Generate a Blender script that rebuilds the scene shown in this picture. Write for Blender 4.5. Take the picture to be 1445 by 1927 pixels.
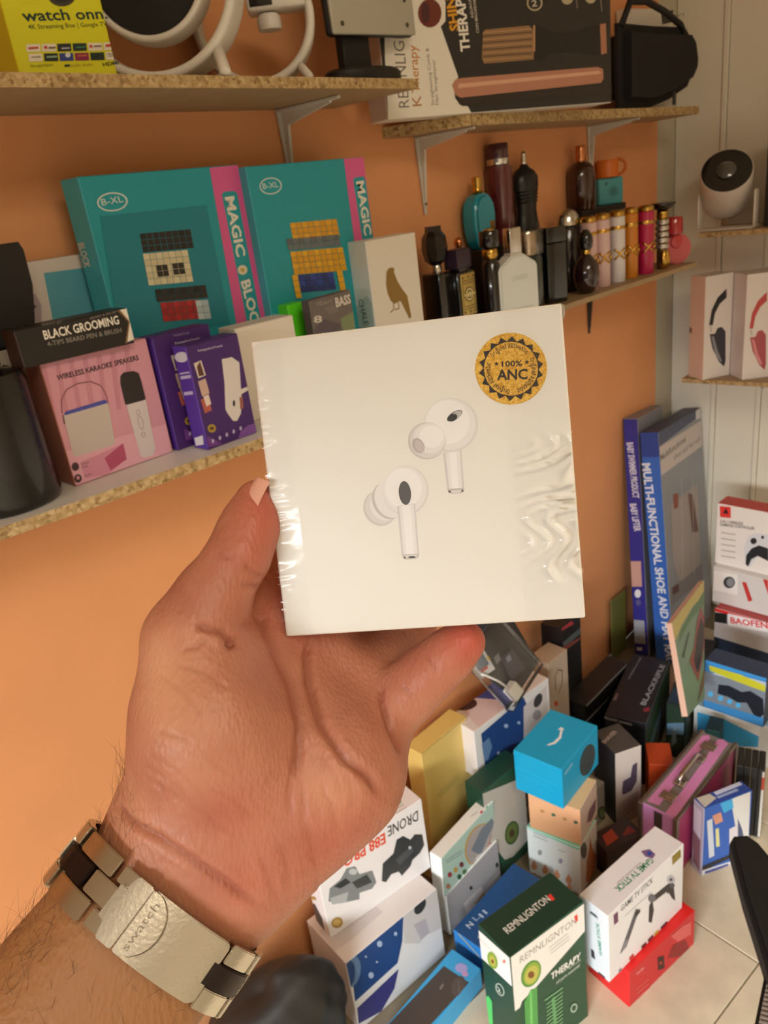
import bpy, bmesh, math, random
import numpy as np
from mathutils import Matrix, Vector, Euler

for _o in list(bpy.data.objects):
    bpy.data.objects.remove(_o)
random.seed(11)
rng = np.random.default_rng(5)
SC = bpy.context.scene
COL = SC.collection
R_ = math.radians

# ------------------------------------------------------------ camera, light, exposure
CAMR = np.array([[0.65172, -0.36394, 0.66546], [-0.74806, -0.16345, 0.64319], [-0.12531, -0.91697, -0.37877]])
CAMP = np.array([0.0, 0.0, 1.28])
FPX = 1450.0                                   # focal length in pixels of the 1445 px wide frame
cd = bpy.data.cameras.new('camera')
cam = bpy.data.objects.new('camera', cd)
COL.objects.link(cam)
cam.matrix_world = Matrix(((CAMR[0, 0], -CAMR[0, 1], -CAMR[0, 2], CAMP[0]), (CAMR[1, 0], -CAMR[1, 1], -CAMR[1, 2], CAMP[1]),
                           (CAMR[2, 0], -CAMR[2, 1], -CAMR[2, 2], CAMP[2]), (0, 0, 0, 1)))
cd.sensor_fit = 'HORIZONTAL'
cd.sensor_width = 36.0
cd.lens = 36.0 * FPX / 1445.0
cd.clip_start = 0.02
cd.dof.use_dof = True
cd.dof.focus_distance = 0.262
cd.dof.aperture_fstop = 48.0
SC.camera = cam
SC.view_settings.view_transform = 'Standard'
SC.view_settings.look = 'None'
SC.view_settings.gamma = 1.0
SC.view_settings.exposure = 0.0
SC.view_settings.use_curve_mapping = False

w = bpy.data.worlds.new('world')
SC.world = w
w.use_nodes = True
w.node_tree.nodes['Background'].inputs[0].default_value = (1.0, 0.93, 0.84, 1)
w.node_tree.nodes['Background'].inputs[1].default_value = 0.12


def area_light(name, loc, target, sx, sy, power, color):
    l = bpy.data.lights.new(name, 'AREA')
    l.shape = 'RECTANGLE'
    l.size, l.size_y = sx, sy
    l.energy = power
    l.color = color
    o = bpy.data.objects.new(name, l)
    COL.objects.link(o)
    o.location = loc
    d = Vector(target) - Vector(loc)
    o.rotation_euler = d.to_track_quat('-Z', 'Y').to_euler()
    return o


area_light('entrance_sky', (-4.4, -0.7, 2.75), (0.7, 0.3, 0.15), 3.2, 2.0, 1080, (0.97, 0.985, 1.0))
area_light('ambient_fill', (-0.3, -1.3, 2.40), (-0.3, -1.3, 0.0), 1.2, 0.9, 28, (1.0, 0.87, 0.69))  # unseen warm overhead area light, added as ambient fill


# ------------------------------------------------------------ materials
def lin(h):
    h = h.lstrip('#')
    v = [int(h[i:i + 2], 16) / 255 for i in (0, 2, 4)]
    return [c / 12.92 if c <= 0.04045 else ((c + 0.055) / 1.055) ** 2.4 for c in v]


MATS = {}


def M(h, rough=0.45, metal=0.0, coat=0.0, bump=0.0, bscale=300.0, var=0.0, vscale=40.0, alpha=1.0, trans=0.0):
    """a plain procedural material: one colour, optional colour variation and fine relief"""
    key = (h, rough, metal, coat, bump, bscale, var, vscale, trans)
    if key in MATS:
        return MATS[key]
    m = bpy.data.materials.new('mat_' + h.lstrip('#'))
    m.use_nodes = True
    nt = m.node_tree
    b = nt.nodes['Principled BSDF']
    c = lin(h)
    b.inputs['Base Color'].default_value = (*c, 1)
    b.inputs['Roughness'].default_value = rough
    b.inputs['Metallic'].default_value = metal
    b.inputs['Coat Weight'].default_value = coat
    b.inputs['Transmission Weight'].default_value = trans
    m.diffuse_color = (*c, 1)
    if var or bump:
        tc = nt.nodes.new('ShaderNodeTexCoord')
    if var:
        n = nt.nodes.new('ShaderNodeTexNoise')
        n.inputs['Scale'].default_value = vscale
        n.inputs['Detail'].default_value = 5
        nt.links.new(tc.outputs['Object'], n.inputs['Vector'])
        r = nt.nodes.new('ShaderNodeValToRGB')
        r.color_ramp.elements[0].position = 0.3
        r.color_ramp.elements[1].position = 0.7
        r.color_ramp.elements[0].color = (*[x * (1 - var) for x in c], 1)
        r.color_ramp.elements[1].color = (*[min(1, x * (1 + var)) for x in c], 1)
        nt.links.new(n.outputs['Fac'], r.inputs['Fac'])
        nt.links.new(r.outputs['Color'], b.inputs['Base Color'])
    if bump:
        n = nt.nodes.new('ShaderNodeTexNoise')
        n.inputs['Scale'].default_value = bscale
        n.inputs['Detail'].default_value = 3
        nt.links.new(tc.outputs['Object'], n.inputs['Vector'])
        bp = nt.nodes.new('ShaderNodeBump')
        bp.inputs['Strength'].default_value = bump
        bp.inputs['Distance'].default_value = 0.001
        nt.links.new(n.outputs['Fac'], bp.inputs['Height'])
        nt.links.new(bp.outputs['Normal'], b.inputs['Normal'])
    MATS[key] = m
    return m


def chipboard():
    m = bpy.data.materials.new('chipboard')
    m.use_nodes = True
    nt = m.node_tree
    b = nt.nodes['Principled BSDF']
    b.inputs['Roughness'].default_value = 0.8
    tc = nt.nodes.new('ShaderNodeTexCoord')
    v = nt.nodes.new('ShaderNodeTexVoronoi')
    v.inputs['Scale'].default_value = 260
    n = nt.nodes.new('ShaderNodeTexNoise')
    n.inputs['Scale'].default_value = 120
    n.inputs['Detail'].default_value = 8
    mx = nt.nodes.new('ShaderNodeMix')
    mx.inputs[0].default_value = 0.55
    nt.links.new(tc.outputs['Object'], v.inputs['Vector'])
    nt.links.new(tc.outputs['Object'], n.inputs['Vector'])
    nt.links.new(v.outputs['Color'], mx.inputs[2])
    nt.links.new(n.outputs['Fac'], mx.inputs[3])
    r = nt.nodes.new('ShaderNodeValToRGB')
    e = r.color_ramp.elements
    e[0].position, e[0].color = 0.25, (*lin('#7A5A34'), 1)
    e[1].position, e[1].color = 0.75, (*lin('#CDB182'), 1)
    k = e.new(0.45)
    k.color = (*lin('#AD8F5E'), 1)
    nt.links.new(mx.outputs[0], r.inputs['Fac'])
    nt.links.new(r.outputs['Color'], b.inputs['Base Color'])
    bp = nt.nodes.new('ShaderNodeBump')
    bp.inputs['Strength'].default_value = 0.6
    bp.inputs['Distance'].default_value = 0.001
    nt.links.new(n.outputs['Fac'], bp.inputs['Height'])
    nt.links.new(bp.outputs['Normal'], b.inputs['Normal'])
    return m


CHIP = chipboard()


def clear_film(name, bscale, strength, rough=0.12, fac=0.12, tint=(1, 1, 1)):
    """thin clear plastic: see-through with a wrinkled glossy skin"""
    m = bpy.data.materials.new(name)
    m.use_nodes = True
    nt = m.node_tree
    for nd in list(nt.nodes):
        if nd.type != 'OUTPUT_MATERIAL':
            nt.nodes.remove(nd)
    out = [x for x in nt.nodes if x.type == 'OUTPUT_MATERIAL'][0]
    tr = nt.nodes.new('ShaderNodeBsdfTransparent')
    tr.inputs[0].default_value = (*tint, 1)
    gl = nt.nodes.new('ShaderNodeBsdfGlossy')
    gl.inputs['Roughness'].default_value = rough
    mx = nt.nodes.new('ShaderNodeMixShader')
    fr = nt.nodes.new('ShaderNodeFresnel')
    fr.inputs[0].default_value = 1.35
    ad = nt.nodes.new('ShaderNodeMath')
    ad.operation = 'ADD'
    ad.inputs[1].default_value = fac - 0.04
    tc = nt.nodes.new('ShaderNodeTexCoord')
    n = nt.nodes.new('ShaderNodeTexNoise')
    n.inputs['Scale'].default_value = bscale
    n.inputs['Detail'].default_value = 2
    n.inputs['Distortion'].default_value = 1.5
    bp = nt.nodes.new('ShaderNodeBump')
    bp.inputs['Strength'].default_value = strength
    bp.inputs['Distance'].default_value = 0.002
    nt.links.new(tc.outputs['Object'], n.inputs['Vector'])
    nt.links.new(n.outputs['Fac'], bp.inputs['Height'])
    nt.links.new(bp.outputs['Normal'], gl.inputs['Normal'])
    nt.links.new(bp.outputs['Normal'], fr.inputs['Normal'])
    nt.links.new(fr.outputs[0], ad.inputs[0])
    nt.links.new(ad.outputs[0], mx.inputs[0])
    nt.links.new(tr.outputs[0], mx.inputs[1])
    nt.links.new(gl.outputs[0], mx.inputs[2])
    nt.links.new(mx.outputs[0], out.inputs['Surface'])
    return m


# ------------------------------------------------------------ object helpers
def tag(o, label=None, cat=None, group=None, kind=None):
    if label: o['label'] = label
    if cat: o['category'] = cat
    if group: o['group'] = group
    if kind: o['kind'] = kind
    return o


def mk(name, verts, faces, mats, mi=None, parent=None, smooth=False, loc=None, rot=None):
    me = bpy.data.meshes.new(name)
    me.from_pydata([tuple(map(float, v)) for v in verts], [], faces)
    for m in (mats if isinstance(mats, (list, tuple)) else [mats]):
        me.materials.append(M(m) if isinstance(m, str) else m)
    if mi is not None:
        me.polygons.foreach_set('material_index', mi)
    if smooth:
        me.polygons.foreach_set('use_smooth', [True] * len(me.polygons))
    me.update()
    o = bpy.data.objects.new(name, me)
    COL.objects.link(o)
    if parent is not None: o.parent = parent
    if loc is not None: o.location = loc
    if rot is not None: o.rotation_euler = rot
    return o


def from_bm(name, bm, mats, parent=None, smooth=False, loc=None, rot=None, sharp=None):
    me = bpy.data.meshes.new(name)
    bm.normal_update()
    bm.to_mesh(me)
    bm.free()
    for m in (mats if isinstance(mats, (list, tuple)) else [mats]):
        me.materials.append(M(m) if isinstance(m, str) else m)
    if smooth:
        me.polygons.foreach_set('use_smooth', [True] * len(me.polygons))
        if sharp: me.set_sharp_from_angle(angle=R_(sharp))
    o = bpy.data.objects.new(name, me)
    COL.objects.link(o)
    if parent is not None: o.parent = parent
    if loc is not None: o.location = loc
    if rot is not None: o.rotation_euler = rot
    return o


def empty(name, loc=(0, 0, 0), rot=(0, 0, 0)):
    o = bpy.data.objects.new(name, None)
    COL.objects.link(o)
    o.location = loc
    o.rotation_euler = rot
    o.empty_display_size = 0.02
    return o


def bm_box(bm, x0, x1, y0, y1, z0, z1, bev=0.0, seg=1, mi=0):
    g = bmesh.ops.create_cube(bm, size=1.0)
    vs = g['verts']
    for v in vs:
        v.co = Vector(((x0 + x1) / 2 + v.co.x * (x1 - x0), (y0 + y1) / 2 + v.co.y * (y1 - y0), (z0 + z1) / 2 + v.co.z * (z1 - z0)))
    fs = set(f for v in vs for f in v.link_faces)
    for f in fs: f.material_index = mi
    if bev > 0:
        es = list(set(e for v in vs for e in v.link_edges))
        r = bmesh.ops.bevel(bm, geom=es, offset=bev, segments=seg, affect='EDGES', profile=0.5)
        for f in r['faces']: f.material_index = mi
    return vs


def bm_prism(bm, pts, z0, z1, mi=0, axis='z', bev=0):
    """extrude the outline pts (a, b) between z0 and z1 along an axis: z (x,y), y (x,z) or x (y,z)"""
    def P(a, b, c):
        return {'z': (a, b, c), 'y': (a, c, b), 'x': (c, a, b)}[axis]
    lo = [bm.verts.new(P(a, b, z0)) for a, b in pts]
    hi = [bm.verts.new(P(a, b, z1)) for a, b in pts]
    n = len(pts)
    fs = [bm.faces.new(lo[::-1]), bm.faces.new(hi)]
    for i in range(n):
        fs.append(bm.faces.new((lo[i], lo[(i + 1) % n], hi[(i + 1) % n], hi[i])))
    for f in fs: f.material_index = mi
    bmesh.ops.recalc_face_normals(bm, faces=fs)
    if bev:
        es = list(set(e for f in fs[:2] for e in f.edges))
        r = bmesh.ops.bevel(bm, geom=es, offset=bev, segments=2, affect='EDGES')
        for f in r['faces']: f.material_index = mi


def lathe(name, prof, mats, parent, loc=(0, 0, 0), rot=None, seg=28, sx=1.0, sy=1.0, mi=None, smooth=True, sharp=40):
    """prof: (radius, z) from bottom to top; closed at both ends"""
    vs, fs, mids = [], [], []
    for r, z in prof:
        for k in range(seg):
            a = 2 * math.pi * k / seg
            vs.append((r * math.cos(a) * sx, r * math.sin(a) * sy, z))
    for i in range(len(prof) - 1):
        for k in range(seg):
            a, b = i * seg + k, i * seg + (k + 1) % seg
            fs.append((a, b, b + seg, a + seg))
            mids.append(mi[i] if mi else 0)
    fs.append(tuple(range(seg))[::-1]); mids.append(0)
    fs.append(tuple((len(prof) - 1) * seg + k for k in range(seg))); mids.append(mi[-1] if mi else 0)
    o = mk(name, vs, fs, mats, mids, parent, smooth, loc, rot)
    if smooth: o.data.set_sharp_from_angle(angle=R_(sharp))
    return o


def tube(name, pts, r, mat, parent, seg=10, cap=True, radii=None):
    pts = [Vector(p) for p in pts]
    vs, fs = [], []
    up = Vector((0.31, 0.17, 0.93))
    for i, p in enumerate(pts):
        t = (pts[min(i + 1, len(pts) - 1)] - pts[max(i - 1, 0)]).normalized()
        a = t.cross(up)
        if a.length < 1e-4: a = t.cross(Vector((1, 0, 0)))
        a.normalize()
        b = t.cross(a)
        up = a.cross(t) * -1 if False else up
        rr = radii[i] if radii else r
        for k in range(seg):
            q = 2 * math.pi * k / seg
            vs.append(p + (a * math.cos(q) + b * math.sin(q)) * rr)
    for i in range(len(pts) - 1):
        for k in range(seg):
            c, d = i * seg + k, i * seg + (k + 1) % seg
            fs.append((c, c + seg, d + seg, d))
    if cap:
        fs.append(tuple(range(seg)))
        fs.append(tuple((len(pts) - 1) * seg + k for k in range(seg))[::-1])
    return mk(name, vs, fs, mat, None, parent, True)


# ------------------------------------------------------------ lettering: built-in font as flat meshes
TXT = {}


def text2d(s, bold=0.0, shear=0.0, space=1.0):
    key = (s, bold, shear, space)
    if key not in TXT:
        cu = bpy.data.curves.new('lettering', 'FONT')
        cu.body = s
        cu.size = 1.0
        cu.resolution_u = 2
        cu.offset = bold
        cu.shear = shear
        cu.space_character = space
        cu.fill_mode = 'FRONT'
        o = bpy.data.objects.new('lettering', cu)
        me = o.to_mesh()
        v = np.array([x.co[:2] for x in me.vertices]) if len(me.vertices) else np.zeros((1, 2))
        f = [tuple(p.vertices) for p in me.polygons]
        o.to_mesh_clear()
        bpy.data.objects.remove(o)
        bpy.data.curves.remove(cu)
        x0, x1 = v[:, 0].min(), v[:, 0].max()
        y1 = 0.7 if s.upper() == s else v[:, 1].max()
        v = v - np.array([x0, 0])
        TXT[key] = (v, f, x1 - x0, max(0.1, y1))
    return TXT[key]


class Carton:
    """a box standing on (x, y, z) turned by yaw, tilted by rx, ry (degrees); size w, d, h; faces f l r b t d"""

    def __init__(self, name, label, cat, p, mats, group=None, bev=0.0009):
        x, y, z, yaw, self.w, self.d, self.h = p[:7]
        self.lay = {}
        rx, ry = (p[7], p[8]) if len(p) > 7 else (0, 0)
        w, d, h = self.w, self.d, self.h
        bm = bmesh.new()
        bm_box(bm, -w / 2, w / 2, -d / 2, d / 2, 0, h, bev)
        names = list(mats.keys())
        ml = [mats[k] for k in names]
        bm.normal_update()
        for f in bm.faces:
            n = f.normal
            a = max(range(3), key=lambda i: abs(n[i]))
            k = ('r' if n[0] > 0 else 'l', 'b' if n[1] > 0 else 'f', 't' if n[2] > 0 else 'd')[a]
            f.material_index = names.index(k) if k in names else names.index('*')
        self.o = from_bm(name, bm, ml, None, loc=(x, y, z), rot=(R_(rx), R_(ry), R_(yaw)))
        tag(self.o, label, cat, group)

    def frame(self, f):
        w, d, h = self.w, self.d, self.h
        V = Vector
        return {'f': (V((-w / 2, -d / 2, 0)), V((1, 0, 0)), V((0, 0, 1)), V((0, -1, 0))),
                'r': (V((w / 2, -d / 2, 0)), V((0, 1, 0)), V((0, 0, 1)), V((1, 0, 0))),
                'l': (V((-w / 2, d / 2, 0)), V((0, -1, 0)), V((0, 0, 1)), V((-1, 0, 0))),
                'b': (V((w / 2, d / 2, 0)), V((-1, 0, 0)), V((0, 0, 1)), V((0, 1, 0))),
                't': (V((-w / 2, -d / 2, h)), V((1, 0, 0)), V((0, 1, 0)), V((0, 0, 1)))}[f]

    def p(self, face, name, items, label=None):
        """one printed part on a face: items are flat shapes in metres of the face, later ones lie on top"""
        o, u, v, n = self.frame(face)
        b = self.lay.get(face, 0.00025)
        self.lay[face] = b + 0.00003 * min(len(items), 8)
        return printed(self.o, o, u, v, n, name, items, label, 0.00003 if len(items) <= 40 else 0.00001, b)


def printed(parent, o, u, v, n, name, items, label=None, step=0.00003, base=0.00025, K=1e-4):
    # coordinates in the items are whole tenths of a millimetre of the face (K); polygons and lines are flat lists x, y, x, y ...
    vs, fs, mids, mats = [], [], [], []

    def mat(h):
        if h not in mats: mats.append(h)
        return mats.index(h)

    for i, it in enumerate(items):
        lift = n * (base + step * i)
        k = it[0]
        if k == 'q':                                     # polygon
            b = len(vs)
            pts = [(a * K, c * K) for a, c in zip(it[1][::2], it[1][1::2])]
            vs += [o + u * a + v * c + lift for a, c in pts]
            ar = sum(pts[j][0] * pts[(j + 1) % len(pts)][1] - pts[(j + 1) % len(pts)][0] * pts[j][1] for j in range(len(pts)))
            idx = tuple(range(b, b + len(pts)))
            fs.append(idx if ar > 0 else idx[::-1])
            mids.append(mat(it[2]))
        elif k == 'n':                                   # line with a width
            m_ = mat(it[3])
            pts = [(a * K, c * K) for a, c in zip(it[1][::2], it[1][1::2])]
            for j in range(len(pts) - 1):
                a, c = Vector(pts[j]), Vector(pts[j + 1])
                t = c - a
                if t.length < 1e-7: continue
                q = Vector((-t.y, t.x)).normalized() * it[2] * K / 2
                b = len(vs)
                for e in (a - q, c - q, c + q, a + q):
                    vs.append(o + u * e.x + v * e.y + lift)
                fs.append((b, b + 1, b + 2, b + 3))
                mids.append(m_)
        elif k == 't':                                   # text from (x0,y0) to (x1,y1) along its base line, cap height hc
            _, s, x0, y0, x1, y1, hc, h, bold = it[:9]
            tv, tf, tw, th = text2d(s, bold, it[9] if len(it) > 9 else 0.0)
            x0, y0, x1, y1, hc = x0 * K, y0 * K, x1 * K, y1 * K, hc * K
            L = math.hypot(x1 - x0, y1 - y0)
            cx, cy = (x1 - x0) / L, (y1 - y0) / L
            sx = L / tw
            sy = hc / th if hc else sx
            b = len(vs)
            for a, c in tv:
                a, c = a * sx, c * sy
                vs.append(o + u * (x0 + a * cx - c * cy) + v * (y0 + a * cy + c * cx) + lift)
            for f in tf:
                fs.append(tuple(b + j for j in f))
                mids.append(mat(h))
    ob = mk(name, vs, fs, [M(h) if isinstance(h, str) else h for h in mats], mids, parent)
    if label: ob['label'] = label
    return ob


def slab(name, label, cat, q, th, mats, group=None):
    """a thin board through four world corners (bottom left, bottom right, top right, top left), thickness th away from the viewer"""
    q = [Vector(c) for c in q]
    n = (q[1] - q[0]).cross(q[3] - q[0]).normalized()
    c0 = q[0].copy()
    vs = [c - c0 for c in q] + [c - c0 - n * th for c in q]
    fs = [(0, 1, 2, 3), (7, 6, 5, 4), (0, 4, 5, 1), (1, 5, 6, 2), (2, 6, 7, 3), (3, 7, 4, 0)]
    ob = mk(name, vs, fs, mats, [0, 0, 1, 1, 1, 1] if len(mats) > 1 else None, None, loc=c0)
    tag(ob, label, cat, group)
    return ob, (Vector((0, 0, 0)), q[1] - q[0], q[3] - q[0], n)

# ------------------------------------------------------------ the setting
ORANGE = M('#E6A06B', 0.75, bump=0.12, bscale=140, var=0.03, vscale=9)
WHITEWALL = M('#E4DDCC', 0.6, bump=0.06, bscale=90)
SHADEDWHITE = M('#C4BBA6', 0.6, bump=0.06, bscale=90)  # white paint of the corner strip, its shade put into the colour
STONE = M('#D3C6AC', 0.35, var=0.13, vscale=14, bump=0.1, bscale=60)


def struct(o, name=None):
    o['kind'] = 'structure'
    return o


def wallbox(name, x0, x1, y0, y1, z0, z1, mat):
    bm = bmesh.new()
    bm_box(bm, x0, x1, y0, y1, z0, z1)
    return struct(from_bm(name, bm, [mat]))


wallbox('wall_left', -1.9, 2.02, 0.86, 0.96, 0, 2.45, ORANGE)
wallbox('trim_1', 2.02, 2.127, 0.86, 0.96, 0, 2.45, SHADEDWHITE)
wr = wallbox('wall_right', 2.137, 2.237, -2.4, 0.96, 0, 2.45, WHITEWALL)
for y0, y1 in ((-2.4, -0.98), (-0.977, 0.009), (0.012, 0.617), (0.630, 0.734), (0.748, 0.86)):
    bm = bmesh.new()
    bm_box(bm, 2.127, 2.1368, y0, y1, 0, 2.45, 0.0015)
    from_bm('panel', bm, [WHITEWALL], wr)
for y0 in (0.618, 0.735):
    bm = bmesh.new()
    bm_box(bm, 2.122, 2.1368, y0, y0 + 0.0115, 0, 2.45, 0.001)
    from_bm('batten', bm, [WHITEWALL], wr)
wallbox('wall_back', -1.9, 2.237, -2.5, -2.4, 0, 2.45, M('#D8CDB8', 0.7))
# the wall by the entrance keeps an opening for the daylight; its low lintel is there to shade the upper shelves
for i, (a, b, c, e) in enumerate(((-2.4, -2.1, 0, 2.45), (0.35, 0.96, 0, 2.45), (-2.1, 0.35, 1.55, 2.45))):
    wallbox('wall_front' if i == 0 else 'wall_front.%03d' % i, -2.0, -1.9, a, b, c, e, M('#D8CDB8', 0.7))
wallbox('ceiling', -1.9, 2.237, -2.4, 0.96, 2.45, 2.5, M('#D9D2C2', 0.8))
fl = wallbox('floor', -1.9, 2.137, -2.4, 0.86, -0.06, -0.0035, M('#8C8069', 0.8))
# stone tiles laid slightly turned to the walls, joints recessed
ta = R_(-9.0)
T_ = 0.30
for i in range(-3, 9):
    for j in range(-5, 6):
        cx, cy = 1.1805 + i * T_ * math.cos(ta) - j * T_ * math.sin(ta), 0.3655 + i * T_ * math.sin(ta) + j * T_ * math.cos(ta)
        if not (0.05 < cx < 1.97 and -0.75 < cy < 0.68): continue
        bm = bmesh.new()
        bm_box(bm, -T_ / 2 + 0.0012, T_ / 2 - 0.0012, -T_ / 2 + 0.0012, T_ / 2 - 0.0012, -0.0045, 0, 0.001)
        from_bm('tile', bm, [STONE], fl, loc=(cx, cy, random.uniform(-0.0003, 0.0)), rot=(0, 0, ta))


# ------------------------------------------------------------ wall shelves with their brackets
def bracket(parent, mat, at, along, down, out, wd=0.017, th=0.004):
    """an L of pressed steel: upright on the wall, arm under the board; both taper to their ends"""
    b = empty('bracket', at)
    b.rotation_euler = (0, 0, along)
    bm = bmesh.new()
    bm_prism(bm, [(-wd / 2, 0), (wd / 2, 0), (wd * 0.16, -down), (-wd * 0.16, -down)], -th, 0, axis='y', bev=0.0008)
    bm_prism(bm, [(-wd / 2, 0), (wd / 2, 0), (wd * 0.16, -out), (-wd * 0.16, -out)], -th, 0, axis='z', bev=0.0008)
    bm_prism(bm, [(-0.0, -0.002), (-out * 0.86, -0.003), (-out * 0.86, -0.006), (-0.014, -0.020), (-0.005, -down * 0.9), (-0.002, -down * 0.9)], -0.0022, 0.0022, axis='x')
    o = from_bm('bracket', bm, [mat], parent, loc=at, rot=(0, 0, along))
    bpy.data.objects.remove(b)
    for q in ((0, -th - 0.0006, -down * 0.35), (0, -th - 0.0006, -down * 0.86)):
        lathe('screw', [(0.0026, 0), (0.0024, 0.0012), (0.0008, 0.0014)], '#5A564E', o, q, (R_(90), 0, 0), 10)
    return o


def board(name, label, q, z0, z1, top, front, under, loc):
    """shelf board with outline q (world x, y), origin loc"""
    root = empty(name, loc)
    tag(root, label, 'shelf')
    bm = bmesh.new()
    bm_prism(bm, [(a - loc[0], b - loc[1]) for a, b in q], z0 - loc[2], z1 - loc[2])
    bm.normal_update()
    for f in bm.faces:
        f.material_index = 1 if f.normal.z > 0.5 else (2 if f.normal.z < -0.5 else 0)
    from_bm('board', bm, [front, top, under], root)
    return root


LAM = M('#DDD6CC', 0.4, bump=0.05)
BRWN = M('#A58A66', 0.6, var=0.06, vscale=30)
PAINT = M('#D5D0C6', 0.45, bump=0.1, bscale=200)
DARKST = M('#3A352E', 0.5)
sa = board('wall_shelf', 'upper left chipboard shelf that carries the yellow box and the white ring lamps', [(-0.5, 0.708), (0.906, 0.708), (0.9, 0.8595), (-0.5, 0.8595)], 1.401, 1.4125, BRWN, CHIP, BRWN, (0.2, 0.86, 1.401))
bracket(sa, PAINT, (0.794 - 0.2, -0.0008, -0.0004), 0, 0.115, 0.112)
bracket(sa, PAINT, (-0.1 - 0.2, -0.0008, -0.0004), 0, 0.115, 0.112)
sb = board('wall_shelf', 'upper right chipboard shelf under the black and white hair tool box', [(1.062, 0.742), (1.968, 0.742), (1.99, 0.8595), (1.0, 0.8595)], 1.3575, 1.3735, BRWN, CHIP, BRWN, (1.5, 0.86, 1.3575))
bracket(sb, PAINT, (1.083 - 1.5, -0.0008, -0.0004), 0, 0.118, 0.112)
bracket(sb, PAINT, (1.665 - 1.5, -0.0008, -0.0004), 0, 0.118, 0.112)
sm = board('wall_shelf', 'middle shelf with white laminate top under the pink and purple boxes', [(-0.4, 0.775), (0.225, 0.697), (0.507, 0.663), (0.93, 0.70), (0.93, 0.8595), (-0.4, 0.8595)], 1.0378, 1.0495, LAM, CHIP, BRWN, (0.4, 0.86, 1.0378))
bracket(sm, PAINT, (0.05 - 0.4, -0.0008, -0.0004), 0, 0.11, 0.11)
sp = board('wall_shelf', 'middle right brown shelf that carries the row of perfume bottles', [(0.935, 0.705), (1.33, 0.726), (1.826, 0.684), (1.86, 0.8595), (0.935, 0.8595)], 1.0405, 1.0500, BRWN, BRWN, BRWN, (1.4, 0.86, 1.0405))
bracket(sp, DARKST, (1.643 - 1.4, -0.0008, -0.0004), 0, 0.115, 0.11, 0.012)
sd = board('wall_shelf', 'small chipboard shelf on the white wall under the projector', [(1.955, 0.729), (1.955, 0.2), (2.1255, 0.2), (2.1255, 0.729)], 1.089, 1.0995, BRWN, CHIP, BRWN, (2.126, 0.5, 1.089))
se = board('wall_shelf', 'small chipboard shelf on the white wall under the headphone boxes', [(1.955, 0.763), (1.955, 0.2), (2.1255, 0.2), (2.1255, 0.763)], 0.7345, 0.7445, BRWN, CHIP, BRWN, (2.126, 0.5, 0.7345))
bracket(se, PAINT, (-0.0008, 0.614 - 0.5, -0.0004), R_(-90), 0.055, 0.1)
bracket(sd, PAINT, (-0.0008, 0.60 - 0.5, -0.0004), R_(-90), 0.055, 0.1)


# ------------------------------------------------------------ cartons on the shelves and on the floor
k = Carton('streaming_box', 'yellow carton lettered in dark green, standing at the left end of the top shelf', 'box', (0.4435, 0.778, 1.4128, -6.5, 0.0945, 0.045, 0.17), {'*': '#D9D614'})
k.p('f', 'title_print', [('t','watch onn.',159,498,976,542,87,'#17352B',0.02), ('t','4K Streaming Box | Google TV',188,436,953,480,36,'#3E4A17',0.005)])
k.p('f', 'app_icons', [('q',[117,255,244,258,255,320,128,316],'#E9DFCB'), ('q',[259,259,389,262,400,324,270,320],'#E9DFCB'), ('q',[404,262,537,266,548,329,414,324],'#23262B'), ('q',[553,266,689,270,699,333,563,329],'#122C20'), ('q',[705,270,844,273,854,338,715,334],'#E9DFCB'), ('q',[861,274,939,277,939,343,871,338],'#E9DFCB'), ('q',[114,179,241,181,252,243,125,240],'#E9DFCB'), ('q',[256,182,386,184,397,247,267,244],'#13261A'), ('q',[402,184,535,187,546,250,412,247],'#31418C'), ('q',[551,187,687,190,698,254,561,250],'#8E1C4E'), ('q',[703,190,844,193,854,258,714,254],'#14281B'), ('q',[860,193,939,196,939,262,870,258],'#E9DFCB'), ('q',[136,276,229,282,234,299,140,293],'#C0493A'), ('q',[283,282,313,282,314,304,284,303],'#C33B30'), ('q',[322,282,388,285,392,300,327,297],'#6A5A50'), ('q',[442,279,524,284,528,297,445,292],'#AAB0BB'), ('q',[588,289,678,294,681,308,591,302],'#3F7A5E'), ('q',[720,295,752,295,752,317,726,317],'#C33B30'), ('q',[764,300,839,303,843,316,767,313],'#6A5A50'), ('q',[882,303,939,306,939,327,888,323],'#C33B30'), ('q',[281,207,382,212,386,227,285,222],'#8FB09A'), ('q',[514,232,511,225,505,219,497,215,488,213,479,212,471,215,466,219,463,225,463,232,467,238,473,244,481,249,490,251,499,251,507,249,512,244,515,239],'#D8DDEA'), ('q',[578,219,673,224,677,237,582,232],'#C26A3A'), ('q',[139,209,228,213,231,222,142,217],'#8A8375'), ('q',[881,238,939,241,939,250,883,247],'#8A8375'), ('q',[887,222,939,225,939,232,889,229],'#8A8375')])
k.p('f', 'footer_print', [('t','HDMI',815,139,985,157,30,'#2A3314',0.02), ('q',[430,136,482,138,488,157,436,155],'#2A3314'), ('t','Dolby Audio',492,135,716,148,25,'#B9A227',0.01), ('t','No subscription',116,132,327,145,24,'#8F8A1E',0.005)])
k.p('f', 'picture', [('q',[705,717,688,688,658,661,617,640,571,629,525,627,485,636,456,653,441,677,442,706,458,735,488,761,528,781,573,793,619,796,659,788,689,770,705,746],'#3A332B'), ('q',[676,724,664,702,641,682,609,667,574,658,539,657,508,663,486,676,474,694,474,715,486,737,509,757,540,772,575,781,610,783,641,777,664,764,676,746],'#1F1B17')])
k = Carton('hair_tool_box', 'black and white hair tool carton with copper straightener printed, on the upper right shelf', 'box', (1.151, 0.741, 1.3737, -13.3, 0.473, 0.042, 0.2), {'f': '#2A2725', 'l': '#D9BFAE', 't': '#2A2725', '*': '#E4DDCF'})
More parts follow.
